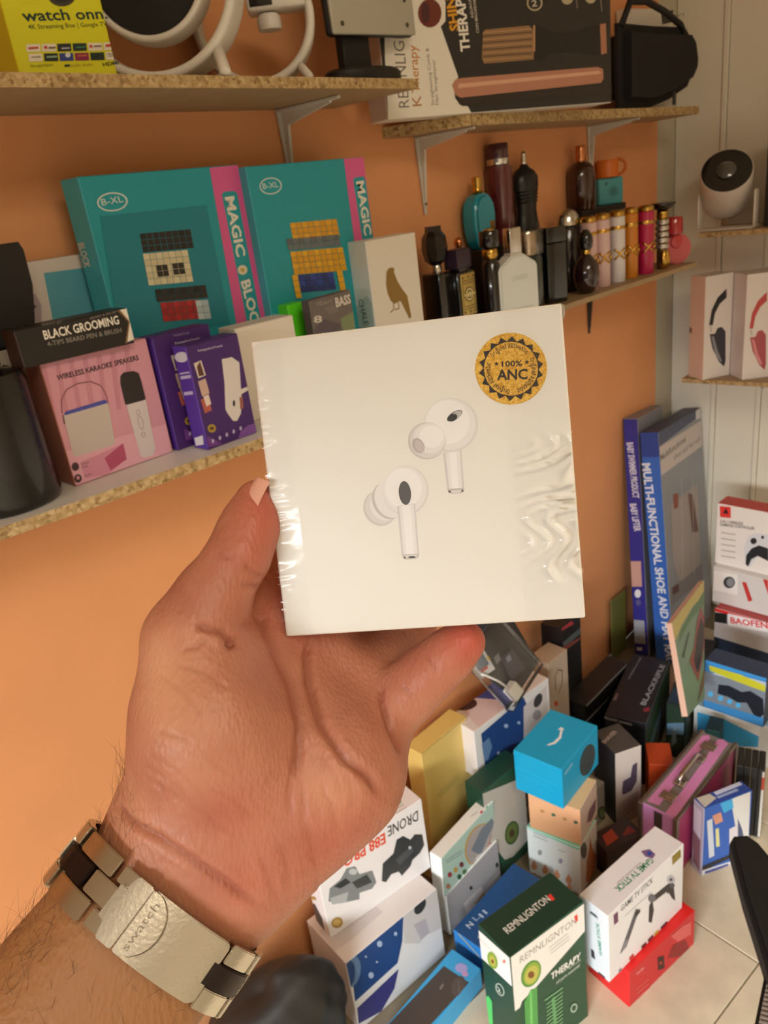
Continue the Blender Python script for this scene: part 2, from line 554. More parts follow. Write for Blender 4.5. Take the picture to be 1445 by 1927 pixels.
k.p('f', 'white_panel', [('q',[6,6,61,748,168,1549,1160,1568,1218,1411,1190,1186,1094,1121,1345,485,1242,386,1252,213,1344,118,1487,97,1546,6],'#E9E2D4')])
k.p('f', 'title_print', [('t','SHINE',1434,1074,1386,1585,171,'#E3A021',0.03), ('t','THERAPY',1608,812,1572,1576,176,'#F0EADD',0.03), ('t','AGUACATE',1726,1226,1687,1527,51,'#D8CFC0',0.01), ('t','CON MACADAMIA',1809,1039,1779,1528,52,'#D8CFC0',0.01)])
k.p('f', 'logo_print', [('t','REMNLIGNTON',395,136,435,1554,189,'#6A625A',-0.006), ('t','K',616,146,615,274,164,'#B07845',0), ('t','Therapy',610,308,625,898,144,'#C98436',0.005), ('t','Straightening Comb &',851,141,838,863,59,'#8A8078',0), ('t','Hair Straightener',930,144,935,717,60,'#8A8078',0)])
k.p('f', 'straightener_picture', [('q',[1212,386,1280,453,1405,469,4380,539,4511,505,4521,364,4453,304,1355,215,1258,261],'#B98068'), ('q',[1335,396,4431,484,4456,437,1328,341],'#D9A78C'), ('q',[1312,203,4452,272,4724,276,4724,140,1383,102,1305,141],'#2E2523')])
k.p('f', 'brush_picture', [('q',[1882,1039,1928,1079,2838,1132,2934,1048,2908,677,1862,643,1827,713],'#94714F'), ('n',[1882,1039,2892,1090],15,'#B48E66'), ('n',[1877,996,2888,1044],15,'#5A4331'), ('n',[1873,952,2885,997],15,'#B48E66'), ('n',[1868,909,2882,950],15,'#5A4331'), ('n',[1864,866,2878,904],15,'#B48E66'), ('n',[1859,822,2875,857],15,'#5A4331'), ('n',[1855,778,2871,810],15,'#B48E66'), ('n',[1850,734,2868,763],15,'#5A4331'), ('n',[1846,690,2864,715],15,'#B48E66'), ('q',[2941,1132,3078,1125,3355,1046,3778,1044,4451,1146,4438,715,3889,769,3338,771,3070,659,2908,677],'#1B1918'), ('q',[4451,1146,4594,1161,4610,735,4464,714],'#B07A5C'), ('q',[2918,1132,2964,1132,2938,784,2892,785],'#B98F66')])
k.p('f', 'gem_picture', [('q',[1124,1282,1104,1223,1060,1170,999,1132,927,1111,854,1111,789,1132,739,1170,710,1221,706,1280,727,1338,769,1389,829,1427,899,1448,972,1449,1037,1430,1089,1393,1119,1341],'#6E2F22'), ('q',[913,1281,903,1237,884,1199,860,1170,834,1155,807,1155,785,1170,769,1199,761,1237,762,1280,773,1323,791,1361,814,1389,841,1404,867,1405,890,1390,906,1362,914,1324],'#4A2328')])
k.p('f', 'number_badge', [('q',[3145,1426,3132,1391,3100,1359,3053,1335,2996,1322,2936,1322,2882,1334,2838,1357,2812,1388,2804,1423,2817,1458,2849,1489,2895,1513,2951,1526,3010,1527,3065,1515,3109,1493,3137,1462],'#B9A98C'), ('q',[3110,1426,3100,1398,3075,1372,3037,1353,2991,1343,2944,1342,2900,1352,2865,1370,2844,1395,2838,1423,2848,1451,2873,1476,2911,1495,2956,1506,3003,1506,3047,1497,3082,1479,3104,1454],'#2A2725'), ('t','2',2913,1376,3027,1384,83,'#D8CFC0',0.01)])
k.p('f', 'round_badges', [('q',[3824,1491,3814,1464,3790,1440,3754,1423,3710,1413,3664,1412,3621,1421,3587,1438,3565,1461,3559,1488,3568,1514,3592,1538,3628,1556,3671,1566,3717,1567,3760,1558,3795,1541,3817,1518],'#B9A98C'), ('q',[4359,1506,4350,1481,4328,1459,4293,1442,4252,1433,4208,1432,4167,1441,4135,1456,4114,1478,4107,1502,4116,1527,4138,1549,4172,1566,4213,1575,4257,1576,4298,1568,4331,1552,4352,1531],'#B9A98C'), ('n',[3916,1363,3898,1514],14,'#A89C88'), ('n',[4494,1324,4474,1522],15,'#A89C88')])
k = Carton('tablet_box', 'white carton with a dark device printed, at the right end of the upper right shelf', 'box', (1.875, 0.828, 1.3737, -12.0, 0.17, 0.022, 0.2), {'*': '#E3DACB'})
k.p('f', 'device_picture', [('q',[1243,1951,1694,1994,1694,1965,1694,1758,1305,1711],'#3B352C'), ('t','smart',1477,1833,2129,1880,61,'#8E8675',0.01)])
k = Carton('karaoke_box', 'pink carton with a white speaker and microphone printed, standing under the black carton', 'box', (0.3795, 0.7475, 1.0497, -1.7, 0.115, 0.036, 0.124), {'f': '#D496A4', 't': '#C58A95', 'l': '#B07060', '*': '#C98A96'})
k.p('f', 'stripe_print', [('q',[9,1214,56,1213,6,642,6,644],'#C78594'), ('q',[144,1207,192,1206,130,636,87,638],'#C78594'), ('q',[282,1200,332,1199,264,630,219,632],'#C78594'), ('q',[424,1193,475,1192,400,623,354,625],'#C78594'), ('q',[570,1186,622,1184,540,616,493,619],'#C78594'), ('q',[719,1178,772,1177,683,610,635,612],'#C78594'), ('q',[873,1170,927,1169,829,603,780,605],'#C78594'), ('q',[6,371,1139,315,1119,6,6,14],'#DFA5B2'), ('q',[109,222,609,265,601,104,350,6,116,50],'#D28C9F'), ('q',[366,182,604,267,598,93,396,33],'#B4506F')])
k.p('f', 'title_print', [('t','WIRELESS KARAOKE SPEAKERS',124,1052,1010,1046,50,'#3A2A2E',0.02)])
k.p('f', 'speaker_picture', [('q',[82,715,116,737,539,739,561,711,522,304,485,281,84,292,63,316],'#C5B6AC'), ('q',[85,725,119,747,537,751,558,723,543,710,109,712],'#4B4FA0'), ('n',[73,739,106,868,185,947,304,975,441,961,537,893,564,782,558,700],10,'#8B5560'), ('n',[79,721,69,633],13,'#6A4A50')])
k.p('f', 'microphone_picture', [('q',[742,862,763,934,807,962,915,952,968,917,976,836,976,654,962,624,762,627,737,651],'#2A2422'), ('q',[746,637,976,631,946,98,904,40,799,38,758,76],'#D3C6C4'), ('q',[876,521,872,512,865,505,858,501,849,500,841,502,834,508,830,515,828,525,829,534,833,543,839,550,847,554,856,555,864,552,870,547,875,540,877,530],'#A99A99'), ('q',[867,523,865,517,860,512,855,509,850,508,844,509,840,513,837,518,836,525,837,532,840,538,844,543,849,546,855,547,860,546,864,542,867,536,868,530],'#D3C6C4'), ('q',[884,414,880,387,874,364,865,347,855,339,844,340,835,350,828,369,824,393,823,420,826,447,832,470,841,486,851,495,862,494,871,484,878,466,883,441],'#A99A99'), ('q',[874,415,872,392,867,372,861,358,854,350,847,351,840,360,835,375,833,396,832,419,835,442,839,462,845,476,852,484,860,483,866,474,871,459,874,438],'#D3C6C4'), ('q',[872,277,868,268,861,261,853,257,845,256,836,259,830,264,825,272,823,282,824,291,828,300,835,307,843,311,851,312,860,310,866,304,871,296,873,286],'#A99A99'), ('q',[863,279,861,273,856,268,851,265,845,264,840,266,836,270,833,275,832,282,833,289,835,295,840,300,845,303,851,304,856,302,860,299,863,293,864,286],'#D3C6C4')])
k.p('f', 'feature_marks', [('q',[86,185,80,172,70,161,58,156,45,155,32,159,22,168,15,180,12,195,14,210,21,223,31,233,43,239,56,240,69,235,79,227,86,214,88,200],'#4A2E33'), ('q',[79,62,73,49,63,39,50,33,37,32,24,37,14,46,7,59,6,73,6,88,13,101,23,112,35,117,48,118,61,114,71,105,78,92,81,77],'#4A2E33'), ('q',[60,75,57,69,53,65,47,62,42,62,36,64,32,68,29,73,28,80,29,86,31,92,36,96,41,99,47,99,52,97,56,93,60,88,61,81],'#D496A4'), ('q',[116,209,196,204,197,187,117,192],'#B07A86'), ('q',[112,176,175,172,176,154,113,159],'#B07A86'), ('q',[109,86,184,83,184,66,110,69],'#B07A86')])
k = Carton('beard_pen_box', 'flat black carton lettered in white with a bearded face, lying on the pink carton', 'box', (0.361, 0.736, 1.1738, -4.5, 0.112, 0.034, 0.0345), {'r': '#E3D8C8', 'l': '#3A241B', '*': '#1D1815'})
k.p('f', 'title_print', [('t','BLACK GROOMING',251,216,1006,212,80,'#EDE5D6',0.02), ('t','4-TIPS BEARD PEN & BRUSH',261,149,1006,129,43,'#8E857A',0.01), ('t','beauty gel',266,335,449,333,28,'#6E655C',0), ('t','BEARD & BRUSH',727,308,1008,321,20,'#8E857A',0)])
k.p('f', 'face_panel', [('q',[1026,339,1114,339,1114,33,1017,21,1103,209],'#E6DCCB'), ('q',[1014,339,1043,339,1114,211,1032,13,1010,17,1098,210],'#7A5A35'), ('q',[1114,304,1114,339,1114,339,1114,308,1114,245,1114,271,1114,297,1114,271],'#1D1815'), ('q',[1114,208,1114,166,1114,137,1114,158,1114,226,1114,180,1114,174],'#1D1815'), ('q',[1114,86,1114,84,1114,54,1114,53],'#1D1815'), ('n',[1114,232,1114,236],8,'#1D1815'), ('n',[1114,236,1114,241],8,'#1D1815')])
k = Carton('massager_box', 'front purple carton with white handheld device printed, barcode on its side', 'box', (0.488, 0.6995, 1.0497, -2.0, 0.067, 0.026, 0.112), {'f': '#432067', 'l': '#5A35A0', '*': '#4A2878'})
k.p('f', 'device_picture', [('q',[404,898,536,891,618,813,545,368,506,269,438,203,384,219,336,318,320,370,377,650],'#D8CFC8'), ('q',[488,521,652,532,664,493,525,464],'#D8CFC8'), ('q',[461,397,457,386,451,376,445,370,438,367,432,369,428,375,425,383,425,394,427,406,430,417,436,427,442,433,449,436,455,434,459,428,462,420,462,409],'#2A1B30'), ('q',[527,445,572,445,555,316,510,316],'#9A5A48')])
k.p('f', 'photo_strip', [('q',[54,935,150,946,168,784,71,774],'#D6C6BC'), ('q',[83,895,134,939,149,788,83,793],'#5A3526'), ('q',[57,743,154,753,166,589,68,580],'#C9A798'), ('q',[41,553,138,561,147,407,55,398],'#B25B4E'), ('q',[81,577,150,581,157,474,92,463],'#E0CCBE')])
k.p('f', 'title_print', [('t','Rechargeable & Powerful',134,1039,443,1026,22,'#CFC4D8',0.01), ('q',[151,204,144,189,132,179,115,173,97,173,79,178,63,189,52,203,47,219,48,235,54,249,67,260,83,265,101,266,119,260,135,250,146,236,152,220],'#A8893A'), ('q',[125,212,122,206,116,203,108,201,99,202,90,204,82,209,76,215,73,221,73,227,76,232,82,236,90,238,99,237,108,234,116,230,122,224,125,218],'#5B3F1C')])
k.p('f', 'floor_print', [('q',[398,6,451,76,566,116,664,110,664,6],'#7C4E9A'), ('q',[9,31,15,161,96,100,198,6],'#6F3B88'), ('q',[94,77,91,69,86,63,81,60,75,59,69,60,65,65,62,71,61,79,62,87,64,94,69,100,75,104,81,104,86,103,91,98,94,92,95,84],'#B9A6CE'), ('q',[188,84,185,76,180,70,175,67,169,66,163,68,158,72,155,78,154,86,155,94,158,101,162,107,168,111,174,112,180,110,184,106,188,99,189,92],'#B9A6CE'), ('q',[283,91,280,83,275,77,270,74,264,73,258,74,253,79,250,85,248,93,250,101,252,108,257,114,263,118,269,119,275,117,280,113,283,107,284,99],'#B9A6CE'), ('q',[379,98,376,91,372,85,366,81,360,80,354,82,349,86,346,93,344,100,345,108,348,116,353,122,359,126,365,127,371,125,376,120,379,114,380,106],'#B9A6CE'), ('q',[477,106,474,98,470,92,464,88,457,87,451,89,446,93,443,100,442,108,443,116,446,123,450,129,456,133,462,134,468,132,473,128,477,122,478,114],'#B9A6CE')])
k.p('l', 'side_print', [('q',[254,1015,254,996,239,978,199,964,153,955,106,953,65,957,35,968,18,985,18,1004,35,1024,65,1042,106,1056,152,1064,198,1066,238,1061,254,1050,254,1034],'#DED8E4'), ('t','MASSAGER',176,820,190,855,0,'#5A35A0',0), ('q',[40,835,233,863,247,847,44,818],'#C9BEE0'), ('q',[47,801,250,830,246,796,43,767],'#C9BEE0'), ('q',[38,628,220,653,216,618,34,592],'#C9BEE0'), ('q',[41,116,224,168,204,63,36,24],'#E6E2E6')])
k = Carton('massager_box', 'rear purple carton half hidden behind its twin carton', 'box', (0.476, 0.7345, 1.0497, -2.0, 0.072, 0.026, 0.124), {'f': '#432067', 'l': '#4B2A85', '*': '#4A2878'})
k.p('f', 'device_picture', [('q',[522,974,654,968,714,890,656,437,616,337,548,269,493,285,447,384,432,437,492,722],'#D8CFC8'), ('q',[601,592,714,605,714,566,637,534],'#D8CFC8'), ('q',[572,466,568,454,563,445,556,438,550,436,544,438,539,443,537,452,537,463,539,475,543,486,548,496,555,502,561,505,567,504,572,498,574,489,574,478],'#2A1B30'), ('q',[640,515,684,516,666,385,621,385],'#9A5A48')])
k.p('f', 'photo_strip', [('q',[172,1008,268,1020,284,855,187,844],'#D6C6BC'), ('q',[200,967,252,1012,265,860,199,864],'#5A3526'), ('q',[172,813,269,824,280,657,182,647],'#C9A798'), ('q',[154,619,252,629,259,472,167,462],'#B25B4E'), ('q',[194,644,264,649,270,541,205,529],'#E0CCBE')])
k.p('f', 'title_print', [('t','Rechargeable & Powerful',253,1114,563,1104,22,'#CFC4D8',0.01), ('q',[260,266,253,252,240,241,224,235,206,234,188,240,172,250,161,264,156,280,157,297,164,311,177,322,193,328,211,329,229,323,245,313,256,299,261,283],'#A8893A'), ('q',[234,274,231,269,225,265,217,263,208,264,200,266,192,271,186,276,183,283,183,289,186,294,192,298,199,300,208,300,217,297,225,292,231,287,234,280],'#5B3F1C')])
k.p('f', 'floor_print', [('q',[505,44,559,141,674,183,714,178,714,65],'#7C4E9A'), ('q',[116,90,123,222,204,161,304,56],'#6F3B88'), ('q',[202,137,199,129,194,123,188,120,182,119,177,120,172,125,169,131,168,139,169,147,172,154,177,160,183,164,189,165,194,163,199,159,202,153,203,145],'#B9A6CE'), ('q',[296,145,293,138,288,132,282,128,276,127,271,128,266,133,263,139,262,147,263,155,266,163,271,169,276,173,282,174,288,172,293,168,296,161,297,153],'#B9A6CE'), ('q',[391,154,388,146,383,140,378,136,371,135,366,137,361,141,358,148,357,156,358,164,361,171,365,177,371,181,377,182,383,181,388,176,391,170,392,162],'#B9A6CE'), ('q',[488,162,484,155,480,149,474,145,468,144,462,145,457,150,454,156,453,164,454,172,457,180,461,186,467,190,474,191,479,189,484,185,487,178,488,171],'#B9A6CE'), ('q',[585,171,582,163,578,157,572,153,565,152,559,154,554,158,551,165,550,173,551,181,554,189,559,195,565,199,571,200,577,198,582,194,585,187,586,179],'#B9A6CE')])
k.p('f', 'top_print', [('t','Rechargeable & Powerful',256,1198,447,1186,22,'#A79ABB',0.0)])
k = Carton('plain_carton', 'plain white carton behind the purple cartons', 'box', (0.594, 0.742, 1.0497, -4.8, 0.084, 0.036, 0.11), {'*': '#DDD3C4'})
k = Carton('neon_sleeve', 'bright green carton edge beside the grey camouflage carton', 'box', (0.686, 0.782, 1.0497, -4.0, 0.03, 0.03, 0.115), {'*': '#5BDB22'})
k = Carton('earphone_box', 'grey camouflage carton lettered in white, beside the green carton', 'box', (0.7185, 0.745, 1.0497, 6.1, 0.086, 0.014, 0.119), {'f': '#6B625E', '*': '#57504D'})
k.p('f', 'camouflage', [('q',[560,861,854,901,854,511,607,570],'#7C8A63'), ('q',[6,836,239,923,544,794,496,594,20,697],'#574E55'), ('q',[250,1055,442,1074,584,960,357,954],'#796F6A')])
k.p('f', 'title_print', [('t','BASS',508,1022,832,1019,115,'#DAD2C6',0.03), ('t','HEAVY',133,1103,454,1079,52,'#9A9088',0.01), ('t','8',21,912,188,892,85,'#D2C9BF',0.02)])
k = Carton('perfume_box', 'tall white carton with a gold falcon, standing left of the bottles', 'box', (0.862, 0.766, 1.0503, -6.5, 0.096, 0.04, 0.174), {'f': '#DCD3C4', 'l': '#D6DAD6', '*': '#E4DCCF'})
k.p('f', 'falcon_emblem', [('q',[323,1285,372,1328,444,1331,481,1304,464,1263,514,1124,598,991,670,904,707,593,660,571,564,780,523,855,403,831,339,888,295,998,286,1124],'#8A6A2E'), ('n',[385,850,380,761,302,730],16,'#8A6A2E'), ('n',[479,848,485,756,400,750],16,'#8A6A2E')])
k.p('l', 'side_print', [('q',[6,839,292,1020,385,919,357,549,6,534],'#B5C4BE'), ('t','CHALE',95,960,149,602,107,'#4E5A55',0.01)])
k = Carton('picture_frame_box', 'pale carton with a light blue square, behind the black carton on the middle shelf', 'box', (0.405, 0.842, 1.0497, 0.2, 0.106, 0.02, 0.2115), {'f': '#D8CDC4', 't': '#2F7F8E', 'r': '#3B8E9C', '*': '#3B8E9C'})
k.p('f', 'blue_square', [('q',[463,1985,966,1970,920,1467,417,1484],'#56A3B4'), ('q',[200,1779,312,1803,342,1672,292,1509,164,1534],'#B0A0A4'), ('q',[283,1671,278,1665,268,1660,255,1657,240,1658,224,1660,211,1666,200,1672,195,1680,194,1688,199,1694,209,1699,222,1701,237,1701,252,1698,266,1693,276,1687,282,1679],'#4A3D42')])
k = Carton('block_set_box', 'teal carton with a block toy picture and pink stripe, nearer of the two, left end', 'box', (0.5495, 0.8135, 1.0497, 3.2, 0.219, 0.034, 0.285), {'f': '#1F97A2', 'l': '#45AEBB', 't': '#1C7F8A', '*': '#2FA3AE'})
k.p('f', 'pink_stripe', [('q',[1738,2837,2184,2844,2184,794,1678,834],'#D85C97'), ('q',[1846,2538,1887,2565,2050,2564,2093,2531,2101,881,1858,890],'#1F97A2')])
k.p('f', 'title_print', [('t','MAGIC',1888,2505,1901,1810,144,'#E6E0D2',0.03), ('q',[2027,1640,2017,1621,1999,1606,1975,1597,1947,1594,1920,1598,1897,1609,1879,1624,1870,1643,1871,1663,1880,1681,1898,1695,1922,1705,1949,1708,1976,1704,2000,1694,2018,1678,2027,1659],'#E3D6B8'), ('q',[1983,1646,1979,1638,1971,1631,1960,1627,1948,1626,1936,1628,1925,1632,1918,1639,1913,1648,1914,1656,1918,1664,1926,1671,1936,1675,1949,1676,1961,1675,1971,1670,1979,1663,1983,1655],'#C9A64A'), ('t','BLOCK',1886,1519,1936,833,149,'#E6E0D2',0.03)])
k.p('f', 'oval_mark', [('q',[520,2578,509,2554,485,2532,450,2513,407,2500,359,2492,309,2491,261,2496,218,2506,184,2522,158,2542,145,2565,144,2589,155,2612,178,2634,212,2652,253,2666,300,2674,349,2676,397,2672,441,2661,478,2646,504,2626,519,2602],'#D5DCD6'), ('q',[500,2579,490,2558,469,2539,438,2523,399,2511,356,2505,312,2504,269,2508,230,2517,199,2531,176,2548,164,2568,163,2588,173,2608,193,2627,223,2642,260,2654,302,2661,346,2663,389,2659,429,2650,462,2637,486,2620,499,2600],'#1F97A2'), ('t','B-XL',198,2558,465,2572,65,'#D5DCD6',0.0)])
k.p('f', 'picture', [('q',[141,2454,1580,2442,1575,1054,6,1202],'#16808F')])
k.p('f', 'block_tower_picture', [('q',[569,2174,648,2171,650,2233,571,2236],'#1D1917'), ('q',[565,2108,644,2104,646,2167,568,2170],'#26211E'), ('q',[562,2041,641,2036,643,2100,564,2104],'#1D1917'), ('q',[652,2170,732,2167,734,2230,655,2233],'#26211E'), ('q',[649,2103,729,2099,731,2163,651,2166],'#26211E'), ('q',[646,2036,726,2031,728,2095,648,2099],'#26211E'), ('q',[738,2166,819,2162,820,2226,740,2229],'#1D1917'), ('q',[734,2099,816,2095,818,2159,736,2162],'#26211E'), ('q',[731,2031,813,2026,815,2091,733,2095],'#1D1917'), ('q',[824,2162,906,2158,908,2222,826,2226],'#26211E'), ('q',[821,2094,904,2090,905,2154,823,2158],'#26211E'), ('q',[818,2026,901,2021,902,2086,820,2090],'#26211E'), ('q',[911,2158,995,2154,996,2219,913,2222],'#1D1917'), ('q',[909,2089,992,2085,994,2150,910,2154],'#26211E'), ('q',[906,2021,990,2016,991,2081,908,2085],'#1D1917'), ('q',[1000,2154,1085,2150,1086,2215,1001,2218],'#26211E'), ('q',[998,2085,1083,2081,1084,2146,999,2150],'#26211E'), ('q',[995,2015,1080,2011,1082,2077,996,2081],'#26211E'), ('q',[1090,2149,1176,2146,1177,2211,1091,2214],'#1D1917'), ('q',[1088,2080,1174,2076,1175,2142,1089,2145],'#26211E'), ('q',[1086,2010,1172,2006,1173,2072,1087,2076],'#1D1917'), ('q',[1182,2145,1269,2141,1270,2207,1182,2211],'#26211E'), ('q',[1180,2075,1267,2071,1268,2137,1180,2141],'#26211E'), ('q',[1178,2005,1266,2000,1266,2067,1178,2071],'#26211E'), ('q',[549,1963,628,1959,631,2022,552,2027],'#D9CFAB'), ('q',[546,1896,625,1891,627,1955,548,1960],'#CFC49E'), ('q',[542,1828,622,1822,624,1887,544,1892],'#D9CFAB'), ('q',[538,1760,618,1754,620,1818,541,1824],'#CFC49E'), ('q',[535,1691,615,1684,617,1750,537,1756],'#D9CFAB'), ('q',[634,1958,714,1953,716,2017,636,2022],'#CFC49E'), ('q',[630,1890,711,1885,713,1949,632,1954],'#CFC49E'), ('q',[627,1822,707,1816,710,1881,629,1886],'#CFC49E'), ('q',[623,1753,704,1746,706,1812,626,1818],'#CFC49E'), ('q',[620,1684,701,1677,703,1742,622,1749],'#CFC49E'), ('q',[719,1952,801,1948,802,2012,721,2017],'#D9CFAB'), ('q',[716,1884,798,1878,799,1944,718,1948],'#CFC49E'), ('q',[713,1815,795,1809,797,1874,715,1880],'#D9CFAB'), ('q',[709,1746,792,1739,794,1805,712,1811],'#CFC49E'), ('q',[706,1676,789,1669,790,1735,708,1742],'#D9CFAB'), ('q',[806,1947,889,1942,890,2007,808,2012],'#CFC49E'), ('q',[803,1878,886,1872,888,1938,805,1943],'#CFC49E'), ('q',[800,1808,883,1802,885,1868,802,1874],'#CFC49E'), ('q',[797,1738,880,1732,882,1798,799,1804],'#CFC49E'), ('q',[794,1668,878,1661,879,1728,796,1734],'#CFC49E'), ('q',[894,1941,978,1936,979,2002,896,2006],'#D9CFAB'), ('q',[891,1872,976,1866,977,1932,893,1937],'#CFC49E'), ('q',[888,1802,973,1795,974,1862,890,1867],'#D9CFAB'), ('q',[886,1731,970,1725,972,1791,887,1798],'#CFC49E'), ('q',[883,1660,968,1653,969,1720,884,1727],'#D9CFAB'), ('q',[983,1935,1069,1930,1070,1996,985,2001],'#CFC49E'), ('q',[981,1865,1066,1860,1068,1926,982,1931],'#CFC49E'), ('q',[978,1795,1064,1788,1065,1855,980,1861],'#CFC49E'), ('q',[976,1724,1062,1717,1063,1784,977,1791],'#CFC49E'), ('q',[973,1652,1059,1645,1060,1713,974,1720],'#CFC49E'), ('q',[1074,1929,1161,1924,1162,1991,1075,1996],'#D9CFAB'), ('q',[1072,1859,1159,1853,1160,1920,1073,1925],'#CFC49E'), ('q',[1069,1788,1156,1781,1157,1849,1071,1855],'#D9CFAB'), ('q',[1067,1716,1154,1709,1155,1777,1068,1784],'#CFC49E'), ('q',[1065,1644,1152,1637,1153,1705,1066,1712],'#D9CFAB'), ('q',[680,1824,755,1819,757,1879,682,1884],'#2A2524'), ('q',[677,1761,752,1755,754,1815,679,1821],'#2A2524'), ('q',[760,1818,836,1813,837,1873,762,1878],'#2A2524'), ('q',[757,1754,833,1749,835,1809,759,1815],'#2A2524'), ('q',[902,1815,979,1810,981,1870,903,1875],'#2A2524'), ('q',[899,1750,977,1745,978,1806,901,1811],'#2A2524'), ('q',[984,1809,1063,1803,1064,1864,985,1870],'#2A2524'), ('q',[982,1744,1061,1738,1062,1799,983,1805],'#2A2524'), ('q',[593,1571,675,1563,677,1629,596,1636],'#1D1917'), ('q',[590,1500,671,1492,673,1559,592,1567],'#2A2522'), ('q',[680,1562,762,1554,764,1621,682,1628],'#2A2522'), ('q',[676,1492,759,1483,761,1550,679,1558],'#2A2522'), ('q',[768,1553,851,1546,853,1613,769,1620],'#1D1917'), ('q',[764,1482,848,1474,850,1542,766,1549],'#2A2522'), ('q',[856,1545,942,1537,943,1604,858,1612],'#2A2522'), ('q',[854,1473,939,1465,940,1533,855,1541],'#2A2522'), ('q',[947,1536,1033,1528,1034,1596,948,1604],'#1D1917'), ('q',[944,1464,1031,1455,1032,1524,946,1532],'#2A2522'), ('q',[1039,1527,1126,1519,1127,1588,1040,1595],'#2A2522'), ('q',[1036,1454,1124,1445,1125,1515,1038,1523],'#2A2522'), ('q',[1132,1518,1221,1510,1222,1579,1133,1587],'#1D1917'), ('q',[1130,1444,1219,1436,1220,1505,1131,1514],'#2A2522'), ('q',[1226,1509,1317,1500,1317,1570,1227,1578],'#2A2522'), ('q',[1224,1435,1315,1426,1316,1496,1225,1504],'#2A2522'), ('q',[623,1417,705,1409,707,1476,625,1484],'#B32A2C'), ('q',[619,1346,702,1337,704,1405,622,1413],'#A02326'), ('q',[616,1275,699,1265,701,1333,618,1342],'#B32A2C'), ('q',[710,1408,794,1399,796,1466,712,1475],'#A02326'), ('q',[707,1336,791,1327,793,1395,709,1404],'#A02326'), ('q',[704,1264,788,1254,790,1322,706,1332],'#A02326'), ('q',[799,1398,884,1389,886,1457,801,1466],'#B32A2C'), ('q',[796,1326,881,1316,883,1385,798,1394],'#A02326'), ('q',[793,1253,878,1243,880,1312,795,1322],'#B32A2C'), ('q',[889,1388,975,1379,977,1448,891,1456],'#A02326'), ('q',[886,1315,973,1306,974,1375,888,1384],'#A02326'), ('q',[884,1242,970,1232,972,1301,885,1311],'#A02326'), ('q',[981,1378,1068,1368,1069,1438,982,1447],'#B32A2C'), ('q',[978,1304,1066,1295,1067,1364,980,1374],'#A02326'), ('q',[976,1231,1063,1220,1064,1290,977,1300],'#B32A2C'), ('q',[1074,1368,1162,1358,1163,1428,1075,1437],'#A02326'), ('q',[1071,1294,1160,1284,1161,1354,1072,1363],'#A02326'), ('q',[1069,1219,1158,1209,1159,1279,1070,1289],'#A02326'), ('q',[1117,1351,1207,1341,1208,1412,1118,1420],'#BFD0D6'), ('q',[1115,1277,1205,1266,1206,1337,1116,1347],'#AFC2CA'), ('q',[1113,1202,1203,1191,1204,1262,1114,1272],'#BFD0D6'), ('q',[1212,1340,1303,1331,1304,1401,1213,1410],'#AFC2CA'), ('q',[1210,1265,1301,1255,1302,1326,1211,1336],'#AFC2CA'), ('q',[1208,1190,1300,1179,1300,1251,1209,1261],'#AFC2CA')])
k.p('l', 'side_print', [('t','BLOCK',34,2226,41,1968,115,'#D9D8CE',0.03)])
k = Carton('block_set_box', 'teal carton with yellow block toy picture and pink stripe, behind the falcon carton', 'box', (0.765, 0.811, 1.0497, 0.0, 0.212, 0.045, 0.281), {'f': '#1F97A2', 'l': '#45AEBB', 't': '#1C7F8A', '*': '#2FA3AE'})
k.p('f', 'pink_stripe', [('q',[1719,2804,2114,2804,2114,1638,1713,1666],'#D85C97'), ('q',[1849,2535,1897,2558,2062,2561,2099,2524,2114,1718,1880,1716],'#1F97A2')])
k.p('f', 'title_print', [('t','MAGIC',1908,2503,1939,1788,151,'#E6E0D2',0.03)])
k.p('f', 'oval_mark', [('q',[532,2563,522,2538,500,2515,467,2495,427,2481,380,2473,332,2471,285,2476,243,2487,208,2504,182,2524,167,2548,165,2573,174,2598,196,2620,227,2639,267,2654,312,2662,359,2665,406,2660,450,2650,486,2633,513,2613,529,2589],'#D5DCD6'), ('q',[514,2564,505,2541,485,2521,456,2504,419,2492,378,2485,334,2483,292,2487,253,2497,221,2512,198,2530,184,2551,182,2573,190,2594,210,2614,238,2631,274,2643,315,2651,358,2653,400,2649,440,2640,472,2625,497,2607,511,2586],'#1F97A2'), ('t','B-XL',217,2541,474,2546,66,'#D5DCD6',0.0)])
